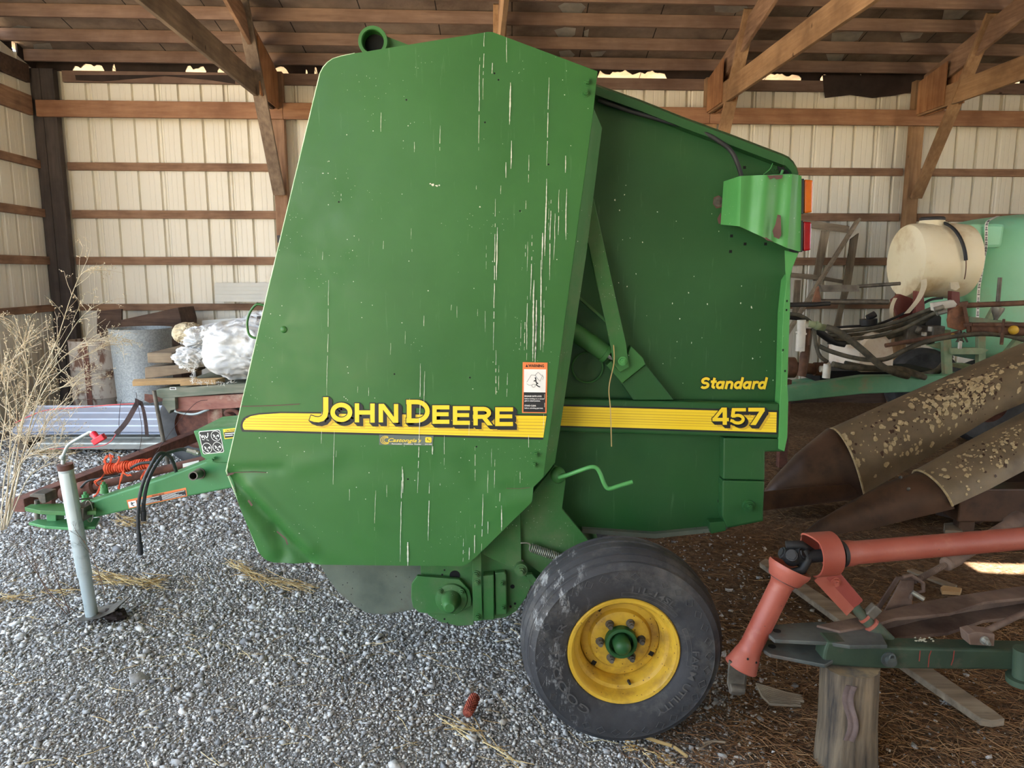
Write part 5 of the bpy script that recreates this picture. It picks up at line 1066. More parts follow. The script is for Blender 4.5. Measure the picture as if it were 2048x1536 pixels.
# siding pieces leaning on the back wall
def lean(pts, name, label, n=5):
    mb = MB(); tl, tr, br_, bl = [V(BX(PB(x, y, yb))) for x, y, yb in pts]
    for k in range(n):
        v0, v1 = k/n, (k+1)/n; f_ = V((0, -.012, 0))
        mb.add([lerp(tl, bl, v0), lerp(tr, br_, v0), lerp(tr, br_, v1)+f_, lerp(tl, bl, v1)+f_, lerp(tl, bl, v1), lerp(tr, br_, v1)], [(0, 3, 2, 1), (3, 4, 5, 2)])
    return tag(mb.build(name, M['siding'], solid=.002), label, 'siding', 'siding pieces on the back wall')
lean([(429, 566, 9.22), (560, 566, 9.22), (560, 604, 9.16), (431, 603, 9.16)], 'siding_panel', 'white siding panel standing on a girt of the back wall')
lean([(404, 641, 9.0), (560, 630, 9.0), (560, 842, 8.8), (404, 842, 8.8)], 'siding_panel', 'white siding panel lying low behind the heap of sacks', 3)
# tie-down strap
ts = thing('tie_down_strap', 'dark red edged tie-down strap hanging off the wagon corner to the gravel', 'strap', P(260, 880, 5.8))
def ribbon(pts, w_, mat, nm):
    pa = pxpath(pts, 6); mb = MB(); vs = []
    for i, p in enumerate(pa): vs += [p+V((-w_*.5, 0, w_*.25)), p+V((w_*.5, 0, -w_*.25))]
    mb.add(vs, [(2*i, 2*i+1, 2*i+3, 2*i+2) for i in range(len(pa)-1)]); return mb.build(nm, M[mat], ts, solid=.003)
ribbon([(276, 803, 5.75), (268, 818, 5.7), (252, 845, 5.65), (232, 868, 5.6)], .035, 'straps', 'strap_tail'); ribbon([(282, 804, 5.76), (288, 825, 5.72), (292, 850, 5.68), (294, 872, 5.64)], .03, 'straps', 'strap_tail')
ribbon([(278, 800, 5.78), (278, 808, 5.75), (284, 812, 5.74)], .06, 'straps', 'strap_buckle')
mb = MB(); mb.tube(pxpath([(30, 846, 6.4), (60, 832, 6.3), (95, 820, 6.2), (160, 815, 6.0), (220, 810, 5.85), (276, 807, 5.75)]), .005, 6); mb.tube(pxpath([(232, 868, 5.6), (222, 882, 5.6), (205, 891, 5.6), (170, 895, 5.65), (100, 898, 5.7)]), .004, 6); mb.build('strap_line', M['redstrap'], ts, smooth=180)
for pts in ([(272, 785, 5.8), (276, 810, 5.7), (284, 860, 5.6), (278, 905, 5.5), (273, 912, 5.5)], [(243, 800, 5.8), (240, 815, 5.7), (238, 850, 5.65), (241, 870, 5.6)], [(415, 800, 5.82), (392, 806, 5.78), (360, 840, 5.7), (330, 880, 5.6), (306, 915, 5.5)]):
    mb = MB(); mb.tube(pxpath(pts), .0022, 5); tag(mb.build('loose_wire', M['straps'], smooth=180), {272: 'thin dark wire dangling straight down from the longer pale board', 243: 'short thin wire left of the tie-down strap', 415: 'thin dark wire looping from the wagon frame to the gravel'}[pts[0][0]], 'wire', 'loose wires')
# ---- dry weeds
def weed(name, label, stems, seed, mat='weed', r0=.0032, twigs=14, tl=(.10, .28), heads=True):
    R = random.Random(seed); t_ = thing(name, label, 'weed', P(*stems[0][0])); smb, tmb, hmb = MB(), MB(), MB()
    for st in stems:
        pa = pxpath(st, 7); n = len(pa); smb.tube(pa, [r0*(1-.7*i/n) for i in range(n)], 5)
        for _ in range(twigs):
            i = R.randrange(n//4, n-1); p = pa[i]; d = (pa[min(i+1, n-1)]-pa[i-1]).normalized(); L = R.uniform(*tl)*(1-.4*i/n)
            q = (d+V((R.gauss(0, .75), R.gauss(0, .5), R.uniform(-.25, .5)))).normalized(); cur = [p]; droop = R.uniform(-.1, .5)
            for k in range(6): q = (q+V((R.gauss(0, .12), R.gauss(0, .1), -droop*.18))).normalized(); cur.append(cur[-1]+q*L/6)
            tmb.tube(cur, [r0*.42*(1-.6*k/6) for k in range(7)], 4)
            for _ in range(3):
                k = R.randrange(2, 7); p2 = cur[k]; q2 = (q+V((R.gauss(0, .9), R.gauss(0, .6), R.gauss(0, .6)))).normalized(); L2 = L*R.uniform(.2, .5)
                e = p2+q2*L2; tmb.tube([p2, p2+q2*L2*.5+V((0, 0, R.uniform(-.01, .01))), e], [r0*.22, r0*.2, r0*.15], 3)
                if heads:
                    for _ in range(3): c_ = lerp(p2, e, R.uniform(.3, 1.05))+V((R.gauss(0, .004), 0, R.gauss(0, .004))); s_ = R.uniform(.0018, .0036); hmb.add([c_+V((s_, 0, 0)), c_+V((-s_, 0, 0)), c_+V((0, s_, 0)), c_+V((0, -s_, 0)), c_+V((0, 0, s_*1.3)), c_+V((0, 0, -s_*1.3))], [(0, 2, 4), (2, 1, 4), (1, 3, 4), (3, 0, 4), (2, 0, 5), (1, 2, 5), (3, 1, 5), (0, 3, 5)])
    smb.build('stems', M[mat], t_, smooth=180); tmb.build('twigs', M[mat], t_)['kind'] = 'stuff'
    if heads and hmb.f: hmb.build('seed_heads', M[mat], t_)['kind'] = 'stuff'
    return t_
weed('dry_weed', 'tall dry weed arching over towards the corner post at the left edge', [
    [(14, 1050, 3.75), (35, 900, 3.8), (62, 790, 3.85), (110, 690, 3.9), (140, 600, 3.95), (160, 552, 4.0), (175, 543, 4.02), (190, 541, 4.05)],
    [(10, 1052, 3.75), (22, 930, 3.8), (58, 800, 3.85), (120, 700, 3.9), (158, 640, 4.0), (190, 612, 4.05)],
    [(18, 1046, 3.76), (60, 850, 3.85), (100, 745, 3.9), (160, 690, 3.95), (210, 680, 4.0), (260, 685, 4.05)],
    [(12, 1050, 3.75), (38, 930, 3.8), (90, 800, 3.82), (132, 770, 3.85), (168, 752, 3.88)],
    [(14, 1050, 3.75), (70, 820, 3.9), (130, 735, 3.95), (185, 705, 4.0), (215, 690, 4.02)]], 1, twigs=20)
weed('dry_weed', 'dense dry weed with many fine twigs at the far left edge', [
    [(-12, 1060, 3.6), (-5, 940, 3.6), (10, 840, 3.65), (20, 740, 3.7), (45, 690, 3.7), (80, 665, 3.7)],
    [(2, 1060, 3.6), (10, 950, 3.6), (40, 860, 3.65), (55, 790, 3.7), (50, 700, 3.7), (30, 650, 3.7), (2, 632, 3.7)],
    [(5, 1060, 3.6), (28, 960, 3.6), (36, 900, 3.65), (30, 800, 3.7), (8, 720, 3.7)],
    [(-6, 1062, 3.6), (14, 980, 3.6), (70, 880, 3.65), (100, 830, 3.7), (130, 800, 3.7), (150, 765, 3.75)],
    [(8, 1060, 3.6), (20, 900, 3.6), (16, 800, 3.65), (-5, 740, 3.65)],
    [(1, 1060, 3.6), (40, 930, 3.6), (74, 900, 3.62), (90, 850, 3.65), (86, 800, 3.68)],
    [(12, 1058, 3.62), (54, 960, 3.65), (88, 930, 3.7), (120, 880, 3.7), (128, 845, 3.7)]], 2, twigs=22)
weed('dry_weed', 'sparse dark twiggy weed at the foot of the tongue jack', [
    [(150, 1222, 3.3), (105, 1190, 3.3), (70, 1140, 3.3), (45, 1100, 3.3), (20, 1080, 3.3)],
    [(140, 1226, 3.3), (118, 1170, 3.3), (104, 1130, 3.3), (98, 1085, 3.3)],
    [(135, 1230, 3.28), (90, 1175, 3.3), (68, 1120, 3.32), (60, 1060, 3.35)],
    [(210, 1190, 3.32), (192, 1130, 3.32), (172, 1090, 3.32), (150, 1060, 3.3)]], 3, 'twig', .0022, 7, (.06, .16), False)
mb = MB(); from mathutils import noise as _mn
c_ = G(229, 1229, .01); mb.ball(c_, (.055, .04, .03), 24, 14, lambda d: 1+.5*_mn.noise(d*3)+.3*_mn.noise(d*8)); tag(mb.build('dirt_clod', M['snow'] if 'snow' in M else M['tarpaper'], smooth=50), 'dark clod of dirt at the foot plate of the tongue jack', 'dirt clod')
# ---- hay wisps on the gravel
def wisp(label, pts, n, seed, L=(20, 70)):
    R = random.Random(seed); mb = MB()
    for _ in range(n):
        i = R.randrange(len(pts)-1); t_ = R.random(); x, y = lerp(pts[i][0], pts[i+1][0], t_)+R.gauss(0, 6), lerp(pts[i][1], pts[i+1][1], t_)+R.gauss(0, 5); a = math.atan2(pts[i+1][1]-pts[i][1], pts[i+1][0]-pts[i][0])+R.gauss(0, .35); l_ = R.uniform(*L)
        z = R.uniform(.012, .04); ps = [G(x+math.cos(a)*l_*k, y+math.sin(a)*l_*k*.8+R.uniform(-2, 2), z+R.uniform(-.008, .012)) for k in (-.5, -.15, .2, .5)]
        mb.tube(smoothpath(ps, 3), R.uniform(.001, .0022), 4)
    return tag(mb.build('hay_wisp', M['hay'], smooth=180), label, 'hay', 'hay wisps on the gravel', 'stuff')
wisp('wisp of dry hay beside the tongue jack on the gravel', [(190, 1152), (230, 1158), (290, 1165), (320, 1160)], 80, 1)
wisp('wisp of dry hay just below the front corner of the panel', [(470, 1126), (500, 1148), (550, 1165), (610, 1172)], 80, 2)
wisp('wisp of dry hay under the tongue below the warning strip', [(232, 1036), (255, 1044), (285, 1044)], 40, 3, (10, 40))
wisp('thin straws strewn at the foot of the left weeds', [(10, 1200), (60, 1190), (140, 1180)], 30, 4)
wisp('thin straws fallen along the roofing sheet stack', [(70, 905), (150, 900), (230, 893)], 40, 5)
# ================================================================= RIGHT FRONT: IMPLEMENT HITCH ON A LOG
M['shaftred'] = pm('faded orange red shaft', S(150, 70, 55), S(166, 90, 74), 4, .5, grunge=(S(176, 112, 92), 7, .58, .8), spots=(S(90, 60, 50), 30, .06), bump=.08, bscale=60)
M['shaftdark'] = pm('dusty red bracket', S(132, 54, 46), S(156, 76, 64), 6, .65)
M['oldgreen'] = pm('old dull green steel', S(42, 60, 46), S(62, 80, 62), 5, .65, .1, grunge=(S(92, 84, 70), 7, .56, .74), bump=.2, bscale=50, bdist=.004)
M['plate'] = pm('worn grey plate', S(62, 68, 66), S(98, 102, 98), 7, .6, .25, grunge=(S(92, 70, 58), 6, .55, .75))
M['brownsteel'] = pm('brown rusty beam', S(92, 72, 62), S(134, 112, 98), 6, .75, .1, grunge=(S(66, 44, 36), 5, .5, .75), bump=.3, bscale=40, bdist=.004)
M['bark'] = wood('weathered log', S(52, 49, 48), S(146, 128, 104), 'Z', c3=S(36, 34, 35), knots=False, scale=2.4)
M['bark2'] = pm('bark strip', S(88, 72, 68), S(116, 98, 92), 9, .9, bump=.4, bscale=30)
M['logend'] = pm('sawn log end', S(92, 86, 78), S(150, 130, 98), 18, .9, bump=.3, bscale=60)
im = thing('implement_hitch', 'implement with dull green drawbar and orange red drive shaft at the lower right', 'implement', (1.7, 2.4, .38))
YI = 2.29
mb = MB(); mb.prism(pxs([(1646, 1328), (1649, 1305), (1655, 1284), (1700, 1286), (1751, 1289), (1766, 1295), (2250, 1306), (2250, 1348), (2048, 1341), (1762, 1338), (1671, 1332)], YI), (0, .075, 0)); db = mb.build('drawbar', M['oldgreen'], im, bevel=.008)
ztp, zlp = .462, .400
mb = MB(); mb.prism(hpoly([(1530, 1254), (1534, 1250), (1560, 1248), (1599, 1245), (1642, 1243), (1760, 1262), (1775, 1290), (1700, 1291), (1655, 1284), (1549, 1279), (1538, 1269)], ztp), (0, 0, -.014)); tp = mb.build('clevis_plate', M['plate'], im, bevel=.003)
mb = MB(); mb.prism(hpoly([(1519, 1284), (1530, 1281), (1553, 1279), (1640, 1281), (1700, 1300), (1650, 1329), (1540, 1308), (1528, 1300)], zlp), (0, 0, -.014)); lp2 = mb.build('clevis_plate', M['plate'], im, bevel=.003)
for px_, py_, z_, par in ((1554, 1262, ztp, tp), (1544, 1293, zlp, lp2)):
    c_ = G(px_, py_, z_); mb = MB(); mb.cyl(c_-V((0, 0, .002)), c_+V((0, 0, .0015)), .0135, n=20); mb.build('pin_hole', M['dark'], par)
for pl in ([(1838, 1282), (1840, 1300), (1838, 1322)], [(1856, 1280), (1862, 1296), (1858, 1312), (1856, 1334)], [(1890, 1284), (1908, 1300), (1906, 1318), (1902, 1330)]):
    mb = MB()
    for q in strokes([(x, max(y, 1301)) if i else (x, 1301) for i, (x, y) in enumerate(pl)][1:], 2.2): decal(mb, q, YI, .0012)
    mb.build('paint_drip', M['shaftdark'], db)
R = random.Random(3); mb = MB()
for _ in range(16):
    c_ = (1842+R.gauss(0, 10), 1279+R.gauss(0, 2.5)); r_ = R.uniform(1.5, 4); mb.poly([G(c_[0]+r_*R.uniform(.5, 1.3)*math.cos(k*PI/4), c_[1]+.6*r_*R.uniform(.5, 1.3)*math.sin(k*PI/4), P(1856, 1296, YI).z+.002) for k in range(8)])
mb.build('bird_dropping', M['streak'], db)['kind'] = 'stuff'
c_ = P(1777, 1318, YI); mb = MB(); mb.cyl(c_, c_-V((0, .006, 0)), .026, n=24); mb.cyl(c_-V((0, .006, 0)), c_-V((0, .025, 0)), .0165, n=20); mb.tube([c_+V((.009*math.cos(t), -.022, .018+.010*math.sin(t))) for t in [k*PI/6 for k in range(12)]], .0028, 6, closed=True); mb.build('drawbar_pin', M['plate'], db, smooth=40)
mb = MB(); mb.prism(pxs([(1936, 1268), (1952, 1264), (1990, 1268), (1989, 1293), (1940, 1290)], YI+.005), (0, .05, 0)); rb_ = mb.build('rod_bracket', M['brownsteel'], im, bevel=.003)
mb = MB(); mb.hexbolt(P(1968, 1280, YI+.003), .011, h=.02); mb.build('bracket_bolt', M['steel'], rb_, smooth=30)
mb = MB(); mb.tube([P(1968, 1264, YI+.04), P(1985, 1256, YI+.05), P(2048, 1226, YI+.12), P(2200, 1160, YI+.3)], .011, 10); mb.build('control_rod', M['brownsteel'], im, smooth=60)
mb = MB(); mb.cyl(P(2046, 1320, YI-.03)+V((0, 0, .04)), P(2046, 1358, YI-.03), .032, n=24); mb.cyl(P(2046, 1353, YI-.03), P(2046, 1364, YI-.03), .05, n=24); mb.build('stand_tube', M['oldgreen'], im, smooth=40)
# second beam of the A-frame: channel with open side
def q3(px_, py_, z): return G(px_, py_, z)
zb2 = .47
tpts = [(1633, 1250), (1720, 1233), (1845, 1203), (1940, 1187), (2048, 1171), (2200, 1150), (2200, 1172), (2048, 1195), (1970, 1203), (1900, 1226), (1845, 1231), (1790, 1236), (1745, 1250), (1680, 1262)]
mb = MB(); mb.prism([q3(x, y, zb2) for x, y in tpts], (0, 0, -.012)); fb = mb.build('frame_beam', M['brownsteel'], im, bevel=.002)
pa = [q3(x, y, zb2-.008) for x, y in [(1640, 1251), (1720, 1236), (1845, 1206), (1940, 1190), (2048, 1174), (2200, 1153)]]
mb = MB(); n = len(pa); mb.add(pa+[p-V((0, 0, .08)) for p in pa], [(i, i+1, n+i+1, n+i) for i in range(n-1)]); mb.build('beam_web', M['brownsteel'], fb, solid=.008)
lo_ = [q3(x, y, zb2) for x, y in tpts]; mb = MB(); mb.prism([p-V((0, 0, .075)) for p in lo_], (0, 0, -.012)); mb.build('beam_flange', M['brownsteel'], fb)
# orange shaft along the machine
SA, SB = P(1684, 1107.5, 2.42), P(2200, 1064, 2.60); sd = (SB-SA).normalized()
mb = MB(); mb.lathe([(.030, -.0), (.0455, .0), (.0455, .03), (.041, .05), (.0405, .06), (.0405, (SB-SA).length), (0, (SB-SA).length)], SA, sd, 40); s1_ = mb.build('drive_shaft_tube', M['shaftred'], im, smooth=40)
mb = MB(); mb.cyl(SA-sd*.012, SA+sd*.002, .046, n=32); mb.cyl(SA-sd*.14, SA, .022, n=20); mb.build('shaft_core', M['rubber'], s1_, smooth=40)
hc_ = P(1634, 1109, 2.42)-sd*.0; a1 = sd.cross(V((0, 0, 1))).normalized(); a2 = a1.cross(sd)   # a1 points to the camera side
mb = MB(); nA = 30
def hood(u, v):
    th = math.radians(lerp(-75, 190, u)); r_ = .074; L0 = lerp(-.022, .058, v)
    if v < .01 and 55 < math.degrees(th) < 150: L0 = -.022-.02*math.sin(math.radians((math.degrees(th)-55)/95*180))
    return hc_+a1*(r_*math.cos(th))+a2*(r_*math.sin(th))*1.0+sd*L0
mb.grid(hood, nA, 5); s2_ = mb.build('shaft_hood', M['shaftred'], im, smooth=60, solid=.006)
mb = MB(); mb.lathe([(.026, 0), (.074, 0)], hc_+sd*.056, sd, 36); mb.build('hood_back', M['shaftdark'], s2_, solid=.004)
# universal joint
uc = P(1584, 1114, 2.41); mb = MB(); mb.ball(uc, .032, 20, 14); ju = mb.build('universal_joint', M['rubber'], im, smooth=180)
ldir = (P(1482, 1335, 2.37)-P(1580, 1137, 2.40)).normalized(); l1 = ldir.cross(V((0, 1, 0))).normalized(); l2 = l1.cross(ldir)
for dv, L in ((V((-.35, -.8, .45)).normalized(), .05), (V((.6, -.6, .5)).normalized(), .042), (l1, .045), (-l1, .04)):
    mb = MB(); mb.cyl(uc, uc+dv*L, .024, .02, n=18); mb.cyl(uc+dv*L, uc+dv*(L+.006), .016, n=6); mb.build('joint_cap', M['rubber'], ju, smooth=40)
mb = MB(); mb.tube([uc+V((.035, -.01, .03)), uc+V((.05, -.02, .0)), uc+V((.03, -.02, -.04)), uc+ldir*.07], .016, 10); mb.tube([uc+V((-.02, .01, .04)), uc+V((.03, .0, .045)), uc+sd*.09], .015, 10); mb.build('joint_yoke', M['rubber'], ju, smooth=60)
LA = P(1580, 1135, 2.40); LL = (P(1482, 1335, 2.37)-LA).length
mb = MB(); mb.lathe([(.040, .06), (.066, .0), (.0725, -.004), (.0735, .004), (.071, .014), (.062, .03), (.057, .046), (.044, .056), (.040, .066), (.039, .07), (.0385, LL-.085), (.041, LL-.075), (.040, LL-.07), (.044, LL-.06), (.055, LL-.012), (.058, LL-.004), (.056, LL), (.04, LL-.01), (0, LL-.012)], LA, ldir, 44); s3_ = mb.build('hanging_shaft_tube', M['shaftred'], im, smooth=38)
mb = MB(); mb.cyl(LA+ldir*.05, LA+ldir*.052, .052, n=32); mb.build('bell_inside', M['rubber'], s3_)
for dx_ in (-.3, .45):
    mb = MB(); c_ = LA+ldir*(LL-.05)+l2*(-.0465)*math.cos(dx_)+l1*.0465*math.sin(dx_)
    if c_.y > LA.y: c_ = LA+ldir*(LL-.05)+l2*.0465*math.cos(dx_)+l1*.0465*math.sin(dx_)
    mb.ball(c_, .004, 8, 6); mb.build('bell_hole', M['dark'], s3_)
yb_ = LA+ldir*LL; e_ = P(1478, 1385, 2.36)
mb = MB(); mb.prism(pxs([(1459, 1322), (1494, 1334), (1489, 1372), (1482, 1390), (1460, 1388), (1455, 1368)], 2.345), (0, .012, 0)); mb.prism(pxs([(1462, 1322), (1497, 1334), (1492, 1378), (1482, 1392), (1462, 1390)], 2.385), (0, .012, 0)); mb.cyl(P(1460, 1377, 2.34), P(1488, 1379, 2.34)+V((0, .0, 0)), .017, n=18); mb.cyl(P(1471, 1378, 2.33), P(1471, 1378, 2.41), .013, n=16); mb.build('end_yoke', M['dullsteel'], s3_, bevel=.002)
# support arm
YA = 2.40
mb = MB(); mb.prism(pxs([(1648, 1159), (1659, 1149), (1676, 1140), (1727, 1201), (1714, 1214), (1702, 1222)], YA), (0, .035, 0)); ar = mb.build('support_arm', M['shaftdark'], im, bevel=.003)
mb = MB(); mb.beam(P(1637, 1152, YA), P(1702, 1222, YA), .045, .004, up=(0, -1, .2)); mb.build('arm_flange', M['shaftred'], ar)
mb = MB(); mb.hexbolt(P(1671, 1164, YA), .013, h=.012); mb.build('arm_bolt', M['shaftred'], ar, smooth=30)
p0, p1, p2, p3 = P(1708, 1212, YA+.015), P(1729, 1236, YA), P(1742, 1250, YA-.01), P(1784, 1292, YA-.04)
mb = MB(); mb.cyl(p0, p1, .018, n=20); mb.cyl(p1, p2, .0195, n=20); mb.cyl(p2, p3, .0275, n=24); mb.build('support_post', M['oldgreen'], ar, smooth=40)
for a_, r_ in ((p1, .0215), (p2, .0285)): mb = MB(); d_ = (p3-p0).normalized(); mb.cyl(a_-d_*.004, a_+d_*.006, r_, n=24); mb.build('painted_ring', M['shaftred'], ar, smooth=40)
mb = MB(); mb.box(P(1745, 1222, YA+.0), (.035, .03, .045), Matrix.Rotation(.7, 3, 'Y')); mb.build('post_clamp', M['dullsteel'], ar, bevel=.004)
# turnbuckle and its bracket
YU = 2.58
mb = MB(); mb.prism(pxs([(1748, 1222), (1794, 1154), (1829, 1154), (1826, 1160), (1800, 1160), (1760, 1222)], YU+.05), (0, .008, 0)); mb.prism(pxs([(1762, 1236), (1803, 1161), (1830, 1161), (1822, 1222), (1790, 1232)], YU-.02), (0, .008, 0)); tbk = mb.build('turnbuckle_bracket', M['brownsteel'], im, bevel=.002)
mb = MB(); mb.tube([P(1806, 1154, YU-.03), P(1822, 1150, YU-.03), P(1846, 1166, YU-.03), P(1847, 1182, YU-.03), P(1824, 1188, YU-.03), P(1820, 1198, YU-.03)], .008, 6); mb.build('bracket_strap', M['brownsteel'], tbk, bevel=.002)
mb = MB(); mb.cyl(P(1824, 1184, YU-.04), P(1848, 1199, YU-.06), .009, n=12); mb.build('bracket_pin', M['steel'], tbk, smooth=40)
t0, t1, t2 = P(1840, 1157, YU), P(1893, 1128, 2.64), P(2042, 1036, 2.86); t3 = P(2200, 940, 3.1)
mb = MB(); ax = (t1-t0); L = ax.length; ax.normalize(); u_ = ax.cross(V((0, 0, 1))).normalized(); w_ = u_.cross(ax); mb.cyl(t0-ax*.03, t1, .0095, n=14); mb.tube([t0+ax*(L*k/240)+(u_*math.cos(k*2*PI*20/240)+w_*math.sin(k*2*PI*20/240))*.010 for k in range(241)], .0022, 5); tk = mb.build('turnbuckle_screw', M['brownsteel'], im, smooth=60)
ax = (t2-t1); L = ax.length; ax.normalize(); mb = MB(); mb.lathe([(.010, -.008), (.024, -.006), (.027, .0), (.024, .012), (.027, .018), (.029, .06), (.026, .075), (.026, L-.09), (.033, L-.07), (.035, L-.01), (.028, L), (.01, L)], t1, ax, 28); mb.build('turnbuckle_sleeve', M['brownsteel'], tk, smooth=40)
mb = MB(); mb.cyl(t2, t3, .011, n=14); ax = (t3-t2).normalized(); mb.tube([t2+ax*(.3*k/240)+(u_*math.cos(k*2*PI*20/240)+w_*math.sin(k*2*PI*20/240))*.0115 for k in range(241)], .0024, 5); mb.build('turnbuckle_screw', M['brownsteel'], tk, smooth=60)
# log stump
lc_ = V((1.172, 2.335, 0)); R = random.Random(12); prof = []
def lograd(an, z): return .094*(1+.05*math.sin(an*2+1)+.03*math.sin(an*5+z*3)+.012*math.sin(an*17+z*8)+.01*math.sin(an*31-z*5))*(1+.10*max(0, .15-z)/.15)
mb = MB(); mb.grid(lambda u, v: (lc_.x+lograd(u*2*PI, v*.36)*math.cos(u*2*PI)+.012*(1-v), lc_.y+lograd(u*2*PI, v*.36)*math.sin(u*2*PI), -.02+v*(.38+.0*math.sin(u*2*PI))), 90, 24); lg = mb.build('log_stump', M['bark'], smooth=60)
tag(lg, 'upright weathered log stump propping up the green drawbar', 'log')
top = [(lc_.x+lograd(k*2*PI/60, .36)*math.cos(k*2*PI/60), lc_.y+lograd(k*2*PI/60, .36)*math.sin(k*2*PI/60), .3602) for k in range(60)]
mb = MB(); mb.add(top+[(lc_.x, lc_.y, .363)], [(k, (k+1) % 60, 60) for k in range(60)]); mb.build('sawn_top', M['logend'], lg)
mb = MB(); mb.grid(lambda u, v: (lc_.x+(lograd(4.45+u*.35+.1*math.sin(v*7), .2)+.005)*math.cos(4.45+u*.35+.12*math.sin(v*6)-.25), lc_.y+(lograd(4.45+u*.35, .2)+.005)*math.sin(4.45+u*.35+.12*math.sin(v*6)-.25), .13+.2*v), 8, 20); mb.build('bark_strip', M['bark2'], lg, smooth=60, solid=.006)
# plank on the dirt and bits of wood
def gplank(pts, h, name, mat, label, cat, group=None, z=.012):
    mb = MB(); mb.prism([G(x, y, z+h) for x, y in pts], (0, 0, -h)); return tag(mb.build(name, M[mat], bevel=.003), label, cat, group)
gplank([(1519, 1124), (1532, 1116), (1600, 1160), (1716, 1236), (1860, 1333), (1985, 1418), (2010, 1437), (1985, 1441), (1962, 1437), (1822, 1341), (1690, 1248)], .03, 'plank', 'grayX', 'long grey plank lying slantwise on the dirt under the drawbar', 'plank')
gplank([(1881, 1174), (1886, 1170), (1924, 1176), (1921, 1184), (1884, 1182)], .02, 'wood_chip', 'lumber', 'small pale wood piece on the dirt left of the sun patch', 'wood chip', 'wood pieces on the dirt')
gplank([(1814, 1139), (1824, 1136), (1915, 1170), (1908, 1176)], .015, 'wood_chip', 'grayX', 'narrow grey stick of wood lying behind the turnbuckle screw', 'wood chip', 'wood pieces on the dirt')
gplank([(1888, 1046), (1912, 1044), (1926, 1062), (1890, 1060)], .05, 'wood_chip', 'grayX', 'short thick grey block lying below the lower snout', 'wood chip', 'wood pieces on the dirt')
mb = MB(); R = random.Random(5)
for k in range(9):
    y0 = 1368+k*3; mb.tube([G(1512+k*1.5, y0, .03), G(1540, y0+8+k, .035), G(1572, y0+18, .025+.002*k), G(1600+R.uniform(-8, 8), y0+22+R.uniform(-4, 4), .02)], .006, 5)
tag(mb.build('bark_piece', M['grayX'], smooth=60), 'loose strip of grey bark on the dirt below the hanging shaft', 'bark')
# corn cob, straws and stones by the tyre
cb0, cb1 = G(934, 1428, .03), G(962, 1368, .03); cb1 = cb0+(cb1-cb0).normalized()*.12; d_ = (cb1-cb0).normalized(); s1 = d_.cross(V((0, 0, 1))).normalized(); s2 = s1.cross(d_)
M['cob'] = pm('red corn cob', S(128, 52, 40), S(176, 92, 68), 60, .9, spots=(S(80, 30, 26), 160, .25), bump=.8, bscale=140, bdist=.004)
mb = MB(); mb.lathe([(0, 0), (.014, .003), (.0185, .03), (.0205, .08), (.0185, .112), (.010, .12), (0, .12)], cb0, d_, 24)
for k in range(13):
    for j in range(14): an = 2*PI*(j+.5*(k % 2))/14; c_ = cb0+d_*(.008+k*.0085)+(s1*math.cos(an)+s2*math.sin(an))*(.0165+.004*math.sin(PI*k/14)); mb.ball(c_, .0038, 5, 4)
tag(mb.build('corn_cob', M['cob'], smooth=60), 'red brown corn cob lying on the gravel left of the tyre', 'corn cob')
for i, (pts, r_, lab) in enumerate((([(1292, 1475), (1318, 1484), (1344, 1492)], .006, 'pale split straw stick just below the tyre'), ([(1348, 1494), (1362, 1504), (1374, 1513)], .006, 'short pale stick end right of the split straw stick'), ([(1408, 1486), (1425, 1482), (1450, 1484)], .004, 'grey twig lying right of the sticks below the tyre'), ([(1396, 1500), (1412, 1490), (1424, 1484)], .003, 'thin twig crossing the grey twig below the tyre'))):
    mb = MB(); mb.tube([G(x, y, .022) for x, y in pts], r_, 6); tag(mb.build('stick', M['hay'] if i < 2 else M['grayX'], smooth=60), lab, 'stick', 'sticks near the tyre')
wisp('long bent straws lying on the gravel by the corn cob', [(912, 1452), (920, 1456), (955, 1462), (1000, 1500), (1035, 1525)], 22, 9, (40, 90))
wisp('short straws scattered under the tyre', [(1250, 1490), (1300, 1505), (1340, 1520)], 26, 10, (10, 30))
def strawpt(R):
    y = R.uniform(1.75, 4.0); x = R.uniform(-.75*y, .5); return x, y, fh(x, y)+.008
slivers(420, strawpt, 'loose_straw', 'thin pale straws scattered over the grey gravel', 'straw', M['hay'], (.001, .0024), (.04, .13), 17, .05)
# ================================================================= CORN HEADER SNOUTS
M['snout'] = pm('dirty grey olive snout', S(108, 94, 74), S(136, 120, 96), 4, .55, .15, grunge=(S(136, 120, 92), 3.5, .5, .75), spots=(S(196, 178, 140), 14, .09), bump=.15, bscale=30)
M['snouttip'] = pm('dark rusty snout tip', S(66, 48, 38), S(92, 68, 52), 5, .5, .2, grunge=(S(50, 36, 30), 6, .5, .75))
M['splat'] = pm('dried droppings', S(176, 156, 116), S(208, 190, 150), 40, .9, bump=.4, bscale=80)
ch_ = thing('corn_header', 'dirty grey brown corn header with two pointed snouts at the right behind the baler', 'corn header', (3.2, 4.7, 0))
def snout(stations, Yc, rY, name, mat, parent, nseg=22, back=True):
    def fn(u, v):
        k = u*(len(stations)-1); i = min(int(k), len(stations)-2); t_ = k-i; a, b_ = stations[i], stations[i+1]
        tx, ty, bx, by, r_, yy = [lerp(p, q, t_) for p, q in zip(a, b_)]
        T, Bm = P(tx, ty, yy), P(bx, by, yy-r_); th = PI*v*(1 if back else .5)
        s_ = math.sin(th)**.8; return V((lerp(Bm.x, T.x, s_), yy-r_*math.cos(th), lerp(Bm.z, T.z, s_)))
    mb = MB(); mb.grid(fn, (len(stations)-1)*8, nseg); return mb.build(name, M[mat], parent, smooth=50, solid=.006), fn
